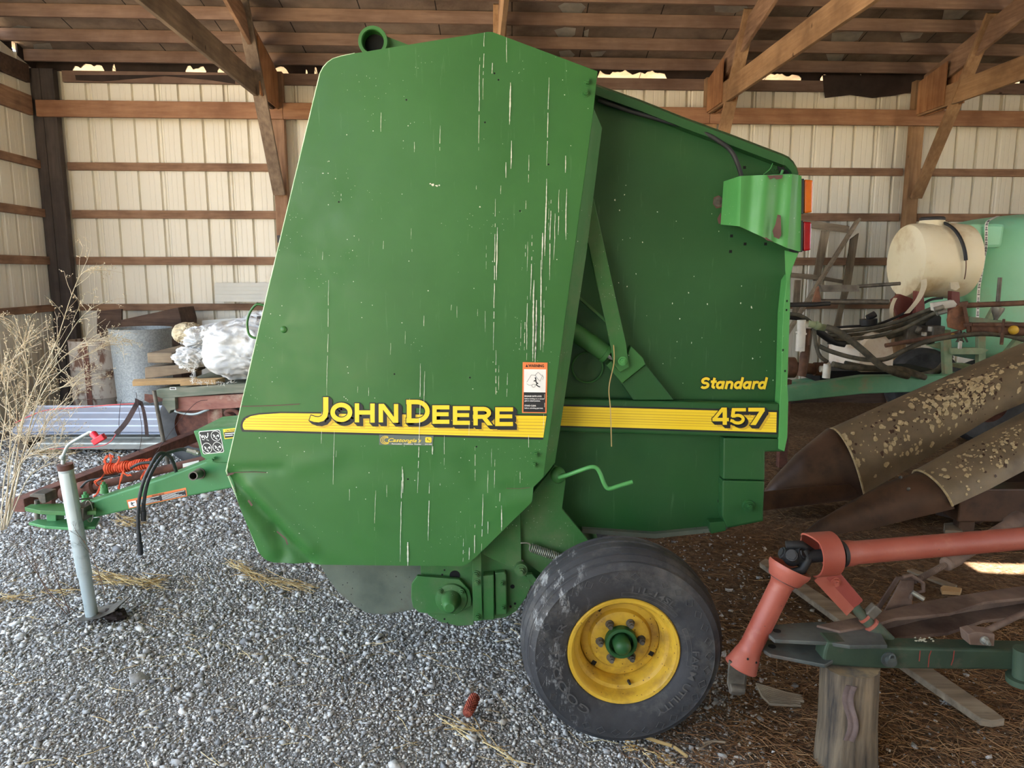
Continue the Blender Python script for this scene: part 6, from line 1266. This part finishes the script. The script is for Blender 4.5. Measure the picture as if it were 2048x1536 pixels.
# stations: top px, bottom px, half depth, centre Y
def splats(fn, spots, seed, parent, smax, mat='splat', nm='dried_droppings', drip=.35):
    R = random.Random(seed); mb = MB()
    for u0, v0, su, sv, n in spots:
        for _ in range(n):
            u, v = min(.97, max(.01, R.gauss(u0, su))), min(.55, max(.04, R.gauss(v0, sv))); r_ = R.uniform(.2, 1)**2.2*smax+.003; e = .012
            c_ = fn(u, v); du = (fn(min(1, u+e), v)-c_).normalized(); dv = (fn(u, v+e)-c_).normalized(); nrm = du.cross(dv)
            if nrm.y > 0: nrm = -nrm
            nrm.normalize(); m = 10; L = R.uniform(1, 2.6) if R.random() < drip else 1
            vs = []
            for k in range(m):
                a_, b_ = math.cos(2*PI*k/m), math.sin(2*PI*k/m); q = r_*R.uniform(.6, 1.15)
                vs.append(c_+nrm*.006+du*a_*q-dv*(-b_)*q*(L if b_ < 0 else 1))
            mb.poly(vs)
    q = mb.build(nm, M[mat], parent); q['kind'] = 'stuff'
def rim(fn, parent, u=0.0):
    mb = MB(); mb.tube([fn(u, v/24)+V((0, -.002, 0)) for v in range(25)], .007, 6); mb.build('seam_rim', M['splat'], parent, smooth=60)
s_, _ = snout([(1524, 990, 1524, 1022, .02, 4.95), (1545, 962, 1545, 1019, .08, 4.96), (1600, 906, 1610, 1011, .16, 4.97), (1660, 858, 1700, 1000, .22, 5.0), (1676, 862, 1733, 994, .24, 5.0)], 5, .2, 'snout_tip', 'snouttip', ch_)
s2, f2 = snout([(1668, 858, 1728, 988, .25, 5.0), (1760, 818, 1815, 938, .28, 5.05), (1860, 775, 1900, 885, .30, 5.1), (1960, 733, 1990, 830, .31, 5.1), (2060, 690, 2080, 792, .31, 5.1), (2200, 630, 2210, 730, .31, 5.1)], 5, .2, 'snout_hood', 'snout', ch_); splats(f2, [(.15, .25, .12, .12, 60), (.45, .3, .09, .12, 150), (.5, .25, .06, .08, 140), (.3, .2, .15, .12, 70), (.8, .3, .1, .1, 40)], 1, s2, .020); splats(f2, [(.5, .25, .07, .09, 110), (.3, .25, .12, .12, 40), (.12, .3, .1, .1, 14)], 7, s2, .011, 'snouttip', 'dark_droppings'); rim(f2, s2)
mb = MB(); mb.prism(pxs([(1524, 984), (1600, 975), (1698, 968), (1712, 980), (1714, 994), (1524, 1022)], 4.74), (0, .01, 0)); mb.build('tip_side_strip', M['snouttip'], s_)
s3, _ = snout([(1606, 1068, 1606, 1076, .015, 4.35), (1640, 1042, 1650, 1072, .05, 4.36), (1700, 1008, 1740, 1058, .10, 4.38), (1780, 967, 1830, 1036, .15, 4.4), (1853, 946, 1909, 1017, .19, 4.4)], 5, .2, 'snout_tip', 'snouttip', ch_)
s4, f4 = snout([(1846, 944, 1905, 1012, .20, 4.4), (1920, 905, 1975, 980, .22, 4.45), (2000, 864, 2050, 940, .23, 4.5), (2070, 828, 2110, 905, .23, 4.55), (2200, 760, 2220, 830, .23, 4.65)], 5, .2, 'snout_hood', 'snout', ch_); splats(f4, [(.2, .3, .12, .1, 60), (.45, .35, .14, .1, 90)], 2, s4, .013); splats(f4, [(.4, .35, .15, .1, 50)], 8, s4, .008, 'snouttip', 'dark_droppings'); rim(f4, s4)
for x, y in ((1801, 955), (1817, 978)): mb = MB(); c_ = P(x, y, 4.2); mb.ball(c_, (.012, .006, .012), 10, 6); mb.build('snout_bolt', M['dullsteel'], s3, smooth=180)
mb = MB(); mb.bb((2.85, 4.45, .12), (4.6, 4.62, .34)); mb.bb((3.4, 4.62, .16), (4.6, 5.2, .5)); mb.bb((2.9, 4.5, .0), (3.0, 4.58, .12)); mb.bb((4.2, 4.5, .0), (4.3, 4.58, .12)); mb.bb((2.4, 4.95, .10), (4.6, 5.05, .22)); mb.build('row_unit_frame', M['snouttip'], ch_, bevel=.01)
mb = MB(); p = [G(x, y, .05) for x, y in ((1870, 1030), (1960, 1050), (1980, 1035), (1890, 1018))]; mb.prism(p, (0, 0, .06)); mb.build('skid_plate', M['snouttip'], ch_, bevel=.004)
# ================================================================= SPRAYER BEHIND, LEANING BOARDS
M['tankgreen'] = pm('green poly tank', S(140, 212, 172), S(154, 222, 184), 1.5, .45, grunge=(S(170, 176, 140), 1.1, .52, .8))
M['tankcream'] = pm('cream poly tank', S(232, 220, 184), S(240, 230, 200), 2.5, .5, grunge=(S(190, 158, 104), 2.6, .5, .75))
M['tankwhite'] = pm('small white tank', S(226, 214, 198), S(238, 230, 218), 3, .5, grunge=(S(176, 132, 96), 4, .55, .78))
M['railgreen'] = pm('sprayer green steel', S(92, 152, 116), S(108, 168, 130), 5, .55, grunge=(S(150, 140, 112), 5, .55, .75))
M['framegreen'] = pm('dusty pale green frame', S(122, 142, 108), S(150, 164, 130), 8, .7, grunge=(S(150, 136, 106), 9, .5, .7))
M['sprayhose'] = pm('dusty hose', S(62, 60, 52), S(104, 98, 82), 14, .8)
M['rustpipe'] = pm('rusty pipe', S(84, 58, 46), S(116, 84, 64), 14, .75, .15, grunge=(S(150, 120, 90), 9, .6, .75))
M['pvc'] = pm('white plastic fitting', S(206, 204, 196), S(226, 224, 214), 9, .5, grunge=(S(160, 150, 130), 8, .55, .8))
M['redsteel'] = pm('dark red bracket', S(104, 50, 46), S(126, 68, 60), 8, .6)
M['cream'] = pm('cream strap', S(196, 184, 156), S(212, 202, 176), 8, .7)
M['orangeplate'] = pm('orange rust plate', S(118, 78, 56), S(146, 100, 72), 10, .7, grunge=(S(80, 56, 44), 9, .5, .7))
sp = thing('field_sprayer', 'green tank field sprayer with cream tank, hoses and booms against the back wall', 'sprayer', (4.6, 6.6, 0))
YRl = 5.85
mb = MB(); mb.prism(pxs([(1555, 778), (1571, 775), (1730, 752), (1901, 751), (2200, 756), (2200, 790), (1858, 783), (1725, 788), (1575, 804), (1555, 806)], YRl), (0, .10, 0)); rl_ = mb.build('frame_rail', M['railgreen'], sp, bevel=.008)
mb = MB(); mb.prism(pxs([(1690, 742), (1720, 740), (1730, 752), (1700, 757)], YRl+.4), (0, .3, 0)); mb.prism(pxs([(1575, 765), (1720, 745), (2200, 748), (2200, 770), (1730, 770), (1575, 790)], YRl+.75), (0, .1, 0)); mb.build('frame_rail', M['railgreen'], sp, bevel=.006)
mb = MB(); mb.bb((3.3, 6.0, P(1800, 760, 6.0).z), (3.42, 6.6, P(1800, 752, 6.0).z)); mb.bb((4.2, 6.0, P(1800, 760, 6.0).z), (4.32, 6.9, P(1800, 752, 6.0).z)); mb.build('cross_member', M['framegreen'], sp)
for c_ in (V((4.75, 7.2, .42)), V((4.75, 8.3, .42))):
    mb = MB(); mb.lathe([(.2, .1), (.3, .13), (.38, .115), (.42, .06), (.42, -.06), (.38, -.115), (.3, -.13), (.2, -.1), (.2, .1)], c_, (0, 1, 0), 40); w1 = mb.build('wheel', M['oldtyre'], sp, smooth=40)
    mb = MB(); mb.lathe([(0, .02), (.18, .03), (.2, .1)], c_, (0, -1, 0), 30); mb.build('rim', M['rust'], w1, smooth=40)
mb = MB(); mb.bb((2.35, 6.2, 0), (2.42, 6.27, .78)); mb.build('stand_leg', M['rust'], sp)
# big tank: rounded form with a stepped shoulder
YTk = 7.35; tl, tb = P(1903, 442, YTk-.3), P(1903, 745, YTk-.6); X0 = P(1905, 500, YTk-.3).x; X1 = X0+2.3; ztp_ = P(2030, 430, YTk).z; zbt = P(1960, 740, YTk-.6).z
def tank(u, v):
    th, ph = (u-.5)*2*PI, (v-.5)*PI; e = .42
    f_ = lambda a: math.copysign(abs(a)**e, a); g_ = lambda a: math.copysign(abs(a)**.55, a)
    x, y, z = f_(math.cos(th))*g_(math.cos(ph)), f_(math.sin(th))*g_(math.cos(ph)), g_(math.sin(ph))
    return V(((X0+X1)/2+x*(X1-X0)/2, YTk+y*.62, (ztp_+zbt)/2+z*(ztp_-zbt)/2))
mb = MB(); mb.grid(tank, 72, 40, False); tk1 = mb.build('green_tank', M['tankgreen'], sp, smooth=60)
mb = MB(); mb.prism(pxs([(1908, 452), (1935, 447), (1990, 446), (2012, 447), (2006, 486), (2003, 496), (1925, 497), (1912, 486)], YTk-.70), (0, .35, 0)); mb.build('tank_shoulder', M['tankgreen'], tk1, bevel=.03)
# calibration tape with marks
tp_ = [(1996, 432, YTk-.5), (1984, 437, YTk-.66), (1973, 446, YTk-.715), (1971.5, 470, YTk-.715), (1971, 494, YTk-.70), (1968, 510, YTk-.66), (1962, 545, YTk-.645), (1957, 575, YTk-.64), (1955, 610, YTk-.64), (1954, 640, YTk-.64)]
pa = pxpath(tp_, 5); mb = MB(); vs_ = []
for p in pa: vs_ += [p+V((-.015, -.006, 0)), p+V((.015, -.006, 0))]
mb.add(vs_, [(2*i, 2*i+1, 2*i+3, 2*i+2) for i in range(len(pa)-1)]); tape = mb.build('calibration_tape', M['white'], tk1)
mb = MB(); R = random.Random(2)
for i in range(8, len(pa)-1):
    p = pa[i]+V((0, -.009, 0)); w_ = .011 if i % 2 else .007
    mb.add([p+V((-w_, 0, -.004)), p+V((w_, 0, -.004)), p+V((w_, 0, .003)), p+V((-w_, 0, .003))], [(0, 1, 2, 3)])
    if i % 2 == 0: q = pa[i]*.5+pa[i+1]*.5+V((0, -.009, 0)); mb.add([q+V((-.006, 0, -.006)), q+V((-.002, 0, -.006)), q+V((-.002, 0, .006)), q+V((-.006, 0, .006)), q+V((.001, 0, -.006)), q+V((.005, 0, -.006)), q+V((.005, 0, .006)), q+V((.001, 0, .006))], [(0, 1, 2, 3), (4, 5, 6, 7)])
mb.build('tape_marks', M['black'], tape)['kind'] = 'stuff'
# cream tank: lying cylinder, end towards the left
YCt = 6.55; ec = P(1811, 522, YCt); rC = 69*mpp(YCt)*1.03; Lc = P(1932, 522, YCt).x-ec.x
mb = MB(); mb.lathe([(0, -.012), (rC*.5, -.012), (rC*.90, -.008), (rC*.955, .0), (rC*.99, .022), (rC*1.0, .06), (rC*1.01, Lc*.3), (rC*.97, Lc*.48), (rC*.97, Lc*.54), (rC*1.01, Lc*.72), (rC*.97, Lc*.93), (rC*.8, Lc*.99), (0, Lc*1.0)], ec, V((1, .02, 0)), 64); tk2 = mb.build('cream_tank', M['tankcream'], sp, smooth=38)
nk = P(1863, 455, YCt); mb = MB(); mb.lathe([(.125, -.06), (.118, .0), (.105, .045), (.10, .06), (0, .06)], nk, (0, 0, 1), 32); mb.build('tank_neck', M['tankcream'], tk2, smooth=35)
mb = MB(); mb.lathe([(.102, 0), (.104, .02), (.09, .03), (0, .032)], nk+V((0, 0, .06)), (0, 0, 1), 32); mb.build('tank_lid', M['rubber'], tk2, smooth=35)
xs_ = ec.x+Lc*.52
def around(an, r_, x): return V((x, ec.y-math.sin(an)*r_, ec.z+math.cos(an)*r_))
mb = MB(); mb.tube([around(math.radians(a), rC*1.0+.008, xs_+.0009*a-.03) for a in range(0, 92, 6)], .014, 8); mb.build('rubber_strap', M['rubber'], tk2, smooth=60)
mb = MB(); mb.tube([around(math.radians(a), rC*1.0+.008, xs_+.0009*a-.03) for a in range(90, 122, 4)], .004, 6); mb.build('strap_hook', M['rustpipe'], tk2, smooth=60)
for x, y0, y1, w_ in ((1842, 588, 648, 15), (1913, 588, 640, 16)):
    mb = MB(); mb.prism(pxs([(x-w_*.6, y0-6), (x+w_*.4, y0-4), (x+w_*.6, y1), (x-w_*.7, y1)], YCt-.30), (0, .06, 0)); mb.build('tank_saddle', M['redsteel'], sp, bevel=.004)
    mb = MB(); mb.prism(pxs([(x-w_*.6, y0+6), (x+w_*.4, y0+6), (x+w_*.6, y1), (x-w_*.7, y1)], YCt+.25), (0, .06, 0)); mb.build('tank_saddle', M['redsteel'], sp, bevel=.004)
mb = MB(); mb.prism(pxs([(1785, 600), (1800, 588), (1850, 606), (1850, 640), (1800, 640)], YCt-.2), (0, .05, 0)); mb.build('tank_saddle', M['redsteel'], sp, bevel=.004)
mb = MB(); pa = pxpath([(1846, 560, YCt-.34), (1846, 575, YCt-.36), (1838, 595, YCt-.38), (1826, 612, YCt-.38), (1812, 628, YCt-.36)], 5); vs_ = []
for p in pa: vs_ += [p+V((-.02, 0, 0)), p+V((.02, -.02, .01))]
mb.add(vs_, [(2*i, 2*i+1, 2*i+3, 2*i+2) for i in range(len(pa)-1)]); mb.build('loose_strap', M['cream'], sp, solid=.003)
mb = MB(); pa = pxpath([(1790, 596, YCt-.2), (1784, 610, YCt-.22), (1782, 625, YCt-.22), (1784, 640, YCt-.22)], 5); vs_ = []
for p in pa: vs_ += [p+V((-.015, 0, 0)), p+V((.015, -.01, 0))]
mb.add(vs_, [(2*i, 2*i+1, 2*i+3, 2*i+2) for i in range(len(pa)-1)]); mb.build('loose_strap', M['cream'], sp, solid=.003)
mb = MB(); mb.prism(pxs([(1900, 565), (1917, 564), (1920, 575), (1912, 581), (1902, 578)], YCt-.33), (0, .01, 0)); mb.build('torn_label', M['cream'], sp)
# small white tank: arched front, long body to the left rear
YS = 6.1
arch = [(1718, 745), (1718, 700), (1721, 688), (1728, 677), (1738, 669), (1750, 665), (1762, 666.5), (1774, 672), (1783, 682), (1788, 694), (1790, 710), (1788, 745)]
mb = MB(); mb.prism(pxs(arch, YS), (0, .62, 0)); tk3 = mb.build('white_tank', M['tankwhite'], sp, bevel=.03)
# upright frames
fr_ = MB(); 
for pl in ([(1886, 660), (1902, 660), (1906, 752), (1890, 752)], [(1958, 645), (1972, 645), (1972, 752), (1957, 752)]): mb = MB(); mb.prism(pxs(pl, 5.95), (0, .05, 0)); mb.build('frame_upright', M['framegreen'], sp, bevel=.003)
for pl in ([(1900, 696), (1966, 696), (1978, 700), (1966, 709), (1902, 709)], [(1940, 633), (2048, 646), (2200, 650), (2200, 662), (2048, 658), (1940, 646)]): mb = MB(); mb.prism(pxs(pl, 5.93), (0, .05, 0)); mb.build('frame_crossbar', M['framegreen'], sp, bevel=.003)
mb = MB(); mb.prism(pxs([(1855, 691), (1898, 681), (1898, 700), (1880, 698)], 5.99), (0, .03, 0)); mb.build('gusset_plate', M['framegreen'], sp)
mb = MB(); mb.beam(P(2042, 672, 5.9), P(2010, 712, 5.9), .05, .05); mb.build('frame_brace', M['framegreen'], sp)
mb = MB(); mb.beam(P(1976, 640, 6.0), P(1990, 615, 6.0), .04, .04); mb.build('frame_brace', M['framegreen'], sp)
# pipes
def pipe(name, pts, r_, mat, k=1): mb = MB(); mb.tube(pxpath(pts, k) if k > 1 else [P(*p) for p in pts], r_, 12); return mb.build(name, M[mat], sp, smooth=60)
pipe('boom_pipe', [(1926, 611, 5.68), (2048, 606, 5.68), (2200, 600, 5.68)], .021, 'rustpipe')
pipe('boom_pipe', [(1938, 660, 5.68), (2048, 663, 5.68), (2200, 667, 5.68)], .036, 'rustpipe'); pipe('boom_pipe', [(1942, 650, 5.68), (2048, 650, 5.68), (2200, 652, 5.68)], .02, 'rustpipe')
pipe('boom_pipe', [(1771, 691, 5.62), (1900, 669, 5.66), (1922, 664, 5.66)], .017, 'rustpipe')
pipe('boom_pipe', [(1640, 603, 5.9), (1776, 604, 5.9)], .021, 'dullsteel'); pipe('boom_pipe', [(1575, 610, 5.85), (1625, 610, 5.85), (1660, 607, 5.85)], .016, 'rubber'); pipe('boom_pipe', [(1575, 607, 5.95), (1640, 605, 5.95)], .008, 'dullsteel')
pipe('boom_pipe', [(1715, 573, 6.2), (1800, 567, 6.2)], .015, 'dullsteel')
mb = MB(); mb.prism(pxs([(1641, 570), (1718, 570), (1719, 583), (1646, 584)], 6.15), (0, .05, 0)); mb.build('angle_iron', M['dullsteel'], sp)
mb = MB(); mb.prism(pxs([(1626, 604), (1634, 578), (1638, 572), (1643, 604)], 5.84), (0, .03, 0)); mb.build('boom_bracket', M['orangeplate'], sp, bevel=.003)
mb = MB(); mb.prism(pxs([(1897, 640), (1902, 622), (1925, 608), (1932, 612), (1941, 655), (1922, 662), (1899, 655)], 5.68), (0, .03, 0)); mb.build('boom_bracket', M['orangeplate'], sp, bevel=.003)
mb = MB(); mb.cyl(P(1928, 607, 5.66), P(1938, 662, 5.66), .012, n=12); mb.cyl(P(1927, 604, 5.66), P(1928, 612, 5.66), .03, n=16); mb.cyl(P(1935, 646, 5.66), P(1936, 652, 5.66), .028, n=16); mb.build('pivot_pin', M['rustpipe'], sp, smooth=40)
pipe('riser_pipe', [(2000, 555, 5.75), (1995, 612, 5.75), (1991, 640, 5.75)], .015, 'dullsteel')
mb = MB(); c_ = P(1991, 640, 5.75); mb.lathe([(.012, 0), (.02, .02), (.045, .075), (.048, .10), (.03, .105)], c_, (.1, 0, 1), 24); mb.build('riser_funnel', M['steel'], sp, smooth=40)
R = random.Random(14)
mb = MB()
for k in range(9): x = 1921+R.uniform(-6, 8); mb.tube([P(x, 664+R.uniform(-3, 4), 5.62), P(x+R.uniform(-6, 6), 675, 5.62), P(x+R.uniform(-8, 8), 684, 5.62)], R.uniform(.003, .009), 6)
mb.build('wire_tangle', M['dullsteel'], sp, smooth=60)
for x, y, r_ in ((1906, 672, .022), (2027, 660, .04)):
    mb = MB(); c_ = P(x, y, 5.64); mb.ball(c_, (r_, .03, r_*.9), 14, 10); mb.build('yellow_tie', M['rimyellow'], sp, smooth=180)
mb = MB(); mb.box(P(1920, 690, 5.62), (.025, .02, .06)); mb.build('spray_nozzle', M['pvc'], sp, bevel=.004)
mb = MB(); mb.box(P(2004, 678, 5.62), (.02, .02, .09)); mb.box(P(2006, 656, 5.62), (.014, .02, .14)); mb.build('spray_nozzle', M['rustpipe'], sp, bevel=.004)
# hoses
def shose(pts, r_, mat='sprayhose'): mb = MB(); mb.tube(pxpath(pts, 7), r_, 10); return mb.build('spray_hose', M[mat], sp, smooth=180)
shose([(1652, 655, 5.75), (1672, 661, 5.72), (1695, 676, 5.7), (1725, 700, 5.68), (1760, 730, 5.66), (1790, 745, 5.68), (1815, 752, 5.75)], .027)
shose([(1671, 655, 6.3), (1700, 653, 6.3), (1760, 647, 6.3), (1830, 616, 6.3), (1860, 600, 6.3), (1885, 596, 6.3)], .011, 'rubber')
for dy, x1, dY in ((0, 1872, .0), (9, 1874, .06), (18, 1876, .0), (26, 1870, .08)):
    shose([(1655, 664+dy*.8, 6.2+dY), (1700, 662+dy*.9, 6.15+dY), (1750, 655+dy, 6.1+dY), (1800, 642+dy, 6.05+dY), (1840, 626+dy*.8, 6.0+dY), (x1, 614+dy*.5, 5.9+dY)], .0165)
shose([(1575, 632, 6.0), (1595, 634, 6.0), (1612, 642, 6.0), (1640, 665, 6.1), (1665, 682, 6.2), (1690, 688, 6.2)], .03, 'rubber'); shose([(1575, 628, 5.95), (1600, 631, 5.95), (1625, 650, 6.0), (1632, 690, 6.0), (1640, 712, 5.95), (1655, 724, 5.9)], .016)
shose([(1638, 692, 5.75), (1660, 702, 5.72), (1700, 714, 5.7), (1740, 720, 5.68), (1775, 717, 5.66), (1810, 700, 5.64), (1850, 684, 5.62), (1900, 674, 5.62), (1960, 668, 5.62), (2010, 671, 5.68), (2048, 680, 5.68)], .018)
shose([(1665, 728, 5.72), (1700, 735, 5.72), (1750, 737, 5.74), (1800, 741, 5.78), (1850, 755, 5.82)], .024); shose([(1690, 726, 5.78), (1740, 735, 5.78), (1800, 737, 5.8), (1840, 749, 5.82)], .02); shose([(1840, 752, 6.0), (1875, 742, 6.05), (1900, 712, 6.1)], .03)
mb = MB(); mb.prism(pxs([(1866, 606), (1908, 600), (1915, 608), (1912, 614), (1890, 618), (1868, 622)], 5.85), (0, .05, 0)); mb.build('valve_manifold', M['pvc'], sp, bevel=.006)
for x, y in ((1872, 618), (1878, 626)): mb = MB(); mb.cyl(P(x-4, y+1, 5.85), P(x+14, y-4, 5.85), .02, n=12); mb.build('hose_clamp', M['steel'], sp, smooth=40)
# valves, filter, pump
def fit(name, segs, mat):
    mb = MB()
    for a, b_, r_ in segs: mb.cyl(P(*a), P(*b_), r_, n=18)
    return mb.build(name, M[mat], sp, smooth=40)
fit('pipe_tee', [((1603, 640, 5.8), (1603, 668, 5.8), .034), ((1603, 650, 5.8), (1622, 650, 5.8), .030)], 'pvc')
fit('line_filter', [((1603, 664, 5.8), (1602, 668, 5.8), .043), ((1602, 668, 5.8), (1600, 702, 5.8), .036)], 'pvc')
fit('ball_valve', [((1617, 647, 5.78), (1630, 650, 5.78), .027), ((1630, 649, 5.78), (1637, 653, 5.78), .034), ((1636, 653, 5.78), (1651, 656, 5.78), .028)], 'framegreen')
fit('rusty_standpipe', [((1616, 658, 5.82), (1612, 690, 5.82), .024), ((1612, 690, 5.82), (1610, 712, 5.82), .03), ((1610, 706, 5.82), (1603, 752, 5.82), .036)], 'rustpipe')
fit('pump', [((1570, 735, 5.9), (1588, 735, 5.9), .085), ((1588, 735, 5.9), (1630, 738, 5.9), .045), ((1628, 738, 5.9), (1650, 738, 5.9), .055)], 'rustpipe')
fit('pvc_elbow', [((1655, 728, 5.78), (1652, 756, 5.78), .03), ((1640, 738, 5.82), (1658, 738, 5.82), .026)], 'pvc')
fit('black_cap', [((1737, 638, 6.3), (1737, 650, 6.3), .07), ((1735, 636, 6.3), (1750, 628, 6.3), .028)], 'rubber')
mb = MB(); mb.prism(pxs([(1853, 633), (1857, 629), (1880, 630), (1884, 634), (1883, 653), (1850, 653)], 6.05), (0, .25, 0)); en = mb.build('engine', M['rubber'], sp, bevel=.012)
mb = MB(); mb.box(P(1830, 668, 6.15), (.24, .2, .16)); mb.box(P(1870, 662, 6.0), (.10, .12, .09)); mb.cyl(P(1832, 658, 5.98), P(1842, 662, 5.96), .03, n=16); mb.build('engine_block', M['dullsteel'], en, bevel=.01)
mb = MB(); mb.box(P(1862, 658, 5.98), (.03, .05, .04)); mb.box(P(1848, 668, 5.98), (.02, .05, .03)); mb.build('engine_fitting', M['pvc'], en, bevel=.004)
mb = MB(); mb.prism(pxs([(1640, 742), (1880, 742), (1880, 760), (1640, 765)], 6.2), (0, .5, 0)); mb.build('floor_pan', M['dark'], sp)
# ---- weathered boards and a broken wooden gate leaning on the wall
gt = thing('broken_gate', 'broken grey wooden gate leaning on the back wall right of the tail lamps', 'gate', BX((3.9, 9.0, 0)))
def wboard(pts, yb_, th=.022):
    mb = MB(); fr_ = [V(BX(PB(x, y, yb_))) for x, y in pts]; mb.prism(fr_, (0, th, 0)); return mb
wboard([(1600, 441), (1623, 441), (1699, 452), (1697, 466), (1623, 456), (1600, 453)], 9.13).build('rail', M['grayX'], gt, bevel=.003)
wboard([(1580, 545), (1626, 549), (1703, 563), (1702, 570), (1655, 562), (1580, 555)], 9.07).build('rail', M['grayX'], gt, bevel=.003)
wboard([(1643, 461), (1660, 463), (1640, 560), (1626, 562)], 9.10).build('upright', M['grayZ'], gt, bevel=.003)
wboard([(1701, 478), (1718, 466), (1710, 520), (1702, 570), (1690, 610), (1680, 652), (1672, 700), (1655, 700), (1672, 640), (1684, 585), (1693, 530)], 9.04).build('upright', M['grayZ'], gt, bevel=.003)
wboard([(1590, 560), (1602, 560), (1598, 640), (1584, 640)], 9.05).build('upright', M['grayZ'], gt, bevel=.003)
a_, b2 = PB(1716, 440, 9.05), PB(1560, 690, 8.6)
mb = MB(); q = V(BX(a_)), V(BX(b2)); mb.beam(q[0], q[1], .03, .13, up=(0, -1, .25)); tag(mb.build('leaning_board', M['grayX'], bevel=.003), 'wide grey board leaning diagonally across the broken gate', 'board', 'boards leaning on the back wall')
wb = wboard([(1612, 660), (1626, 660), (1616, 745), (1600, 745)], 8.9); tag(wb.build('leaning_board', M['grayZ'], bevel=.003), 'short grey board low behind the white pipe fittings', 'board', 'boards leaning on the back wall')
# ================================================================= CAMERA, LIGHT
cd = bpy.data.cameras.new('camera'); co = bpy.data.objects.new('camera', cd); C.objects.link(co)
cd.sensor_width = 36; cd.lens = FPX/2048*36; cd.clip_start = .05; cd.clip_end = 300
co.location = CAM; co.rotation_euler = (PI/2-PITCH, 0, 0); bpy.context.scene.camera = co
w = bpy.data.worlds.new('sky'); bpy.context.scene.world = w; w.use_nodes = True
bg = w.node_tree.nodes['Background']; bg.inputs['Color'].default_value = (.68, .83, 1.0, 1); bg.inputs['Strength'].default_value = 1.0
sl = bpy.data.lights.new('sun', 'SUN'); so = bpy.data.objects.new('sun', sl); C.objects.link(so)
sl.energy = 9.0; sl.angle = math.radians(.53); sl.color = (1, .93, .8)
so.rotation_euler = (-sun_to).to_track_quat('-Z', 'Y').to_euler()
vs = bpy.context.scene.view_settings
vs.view_transform = 'Standard'; vs.look = 'None'; vs.gamma = 1; vs.use_curve_mapping = False; vs.exposure = 2.78
bpy.context.scene.cycles.use_denoising = True
bpy.context.scene.cycles.max_bounces = 10; bpy.context.scene.cycles.diffuse_bounces = 6
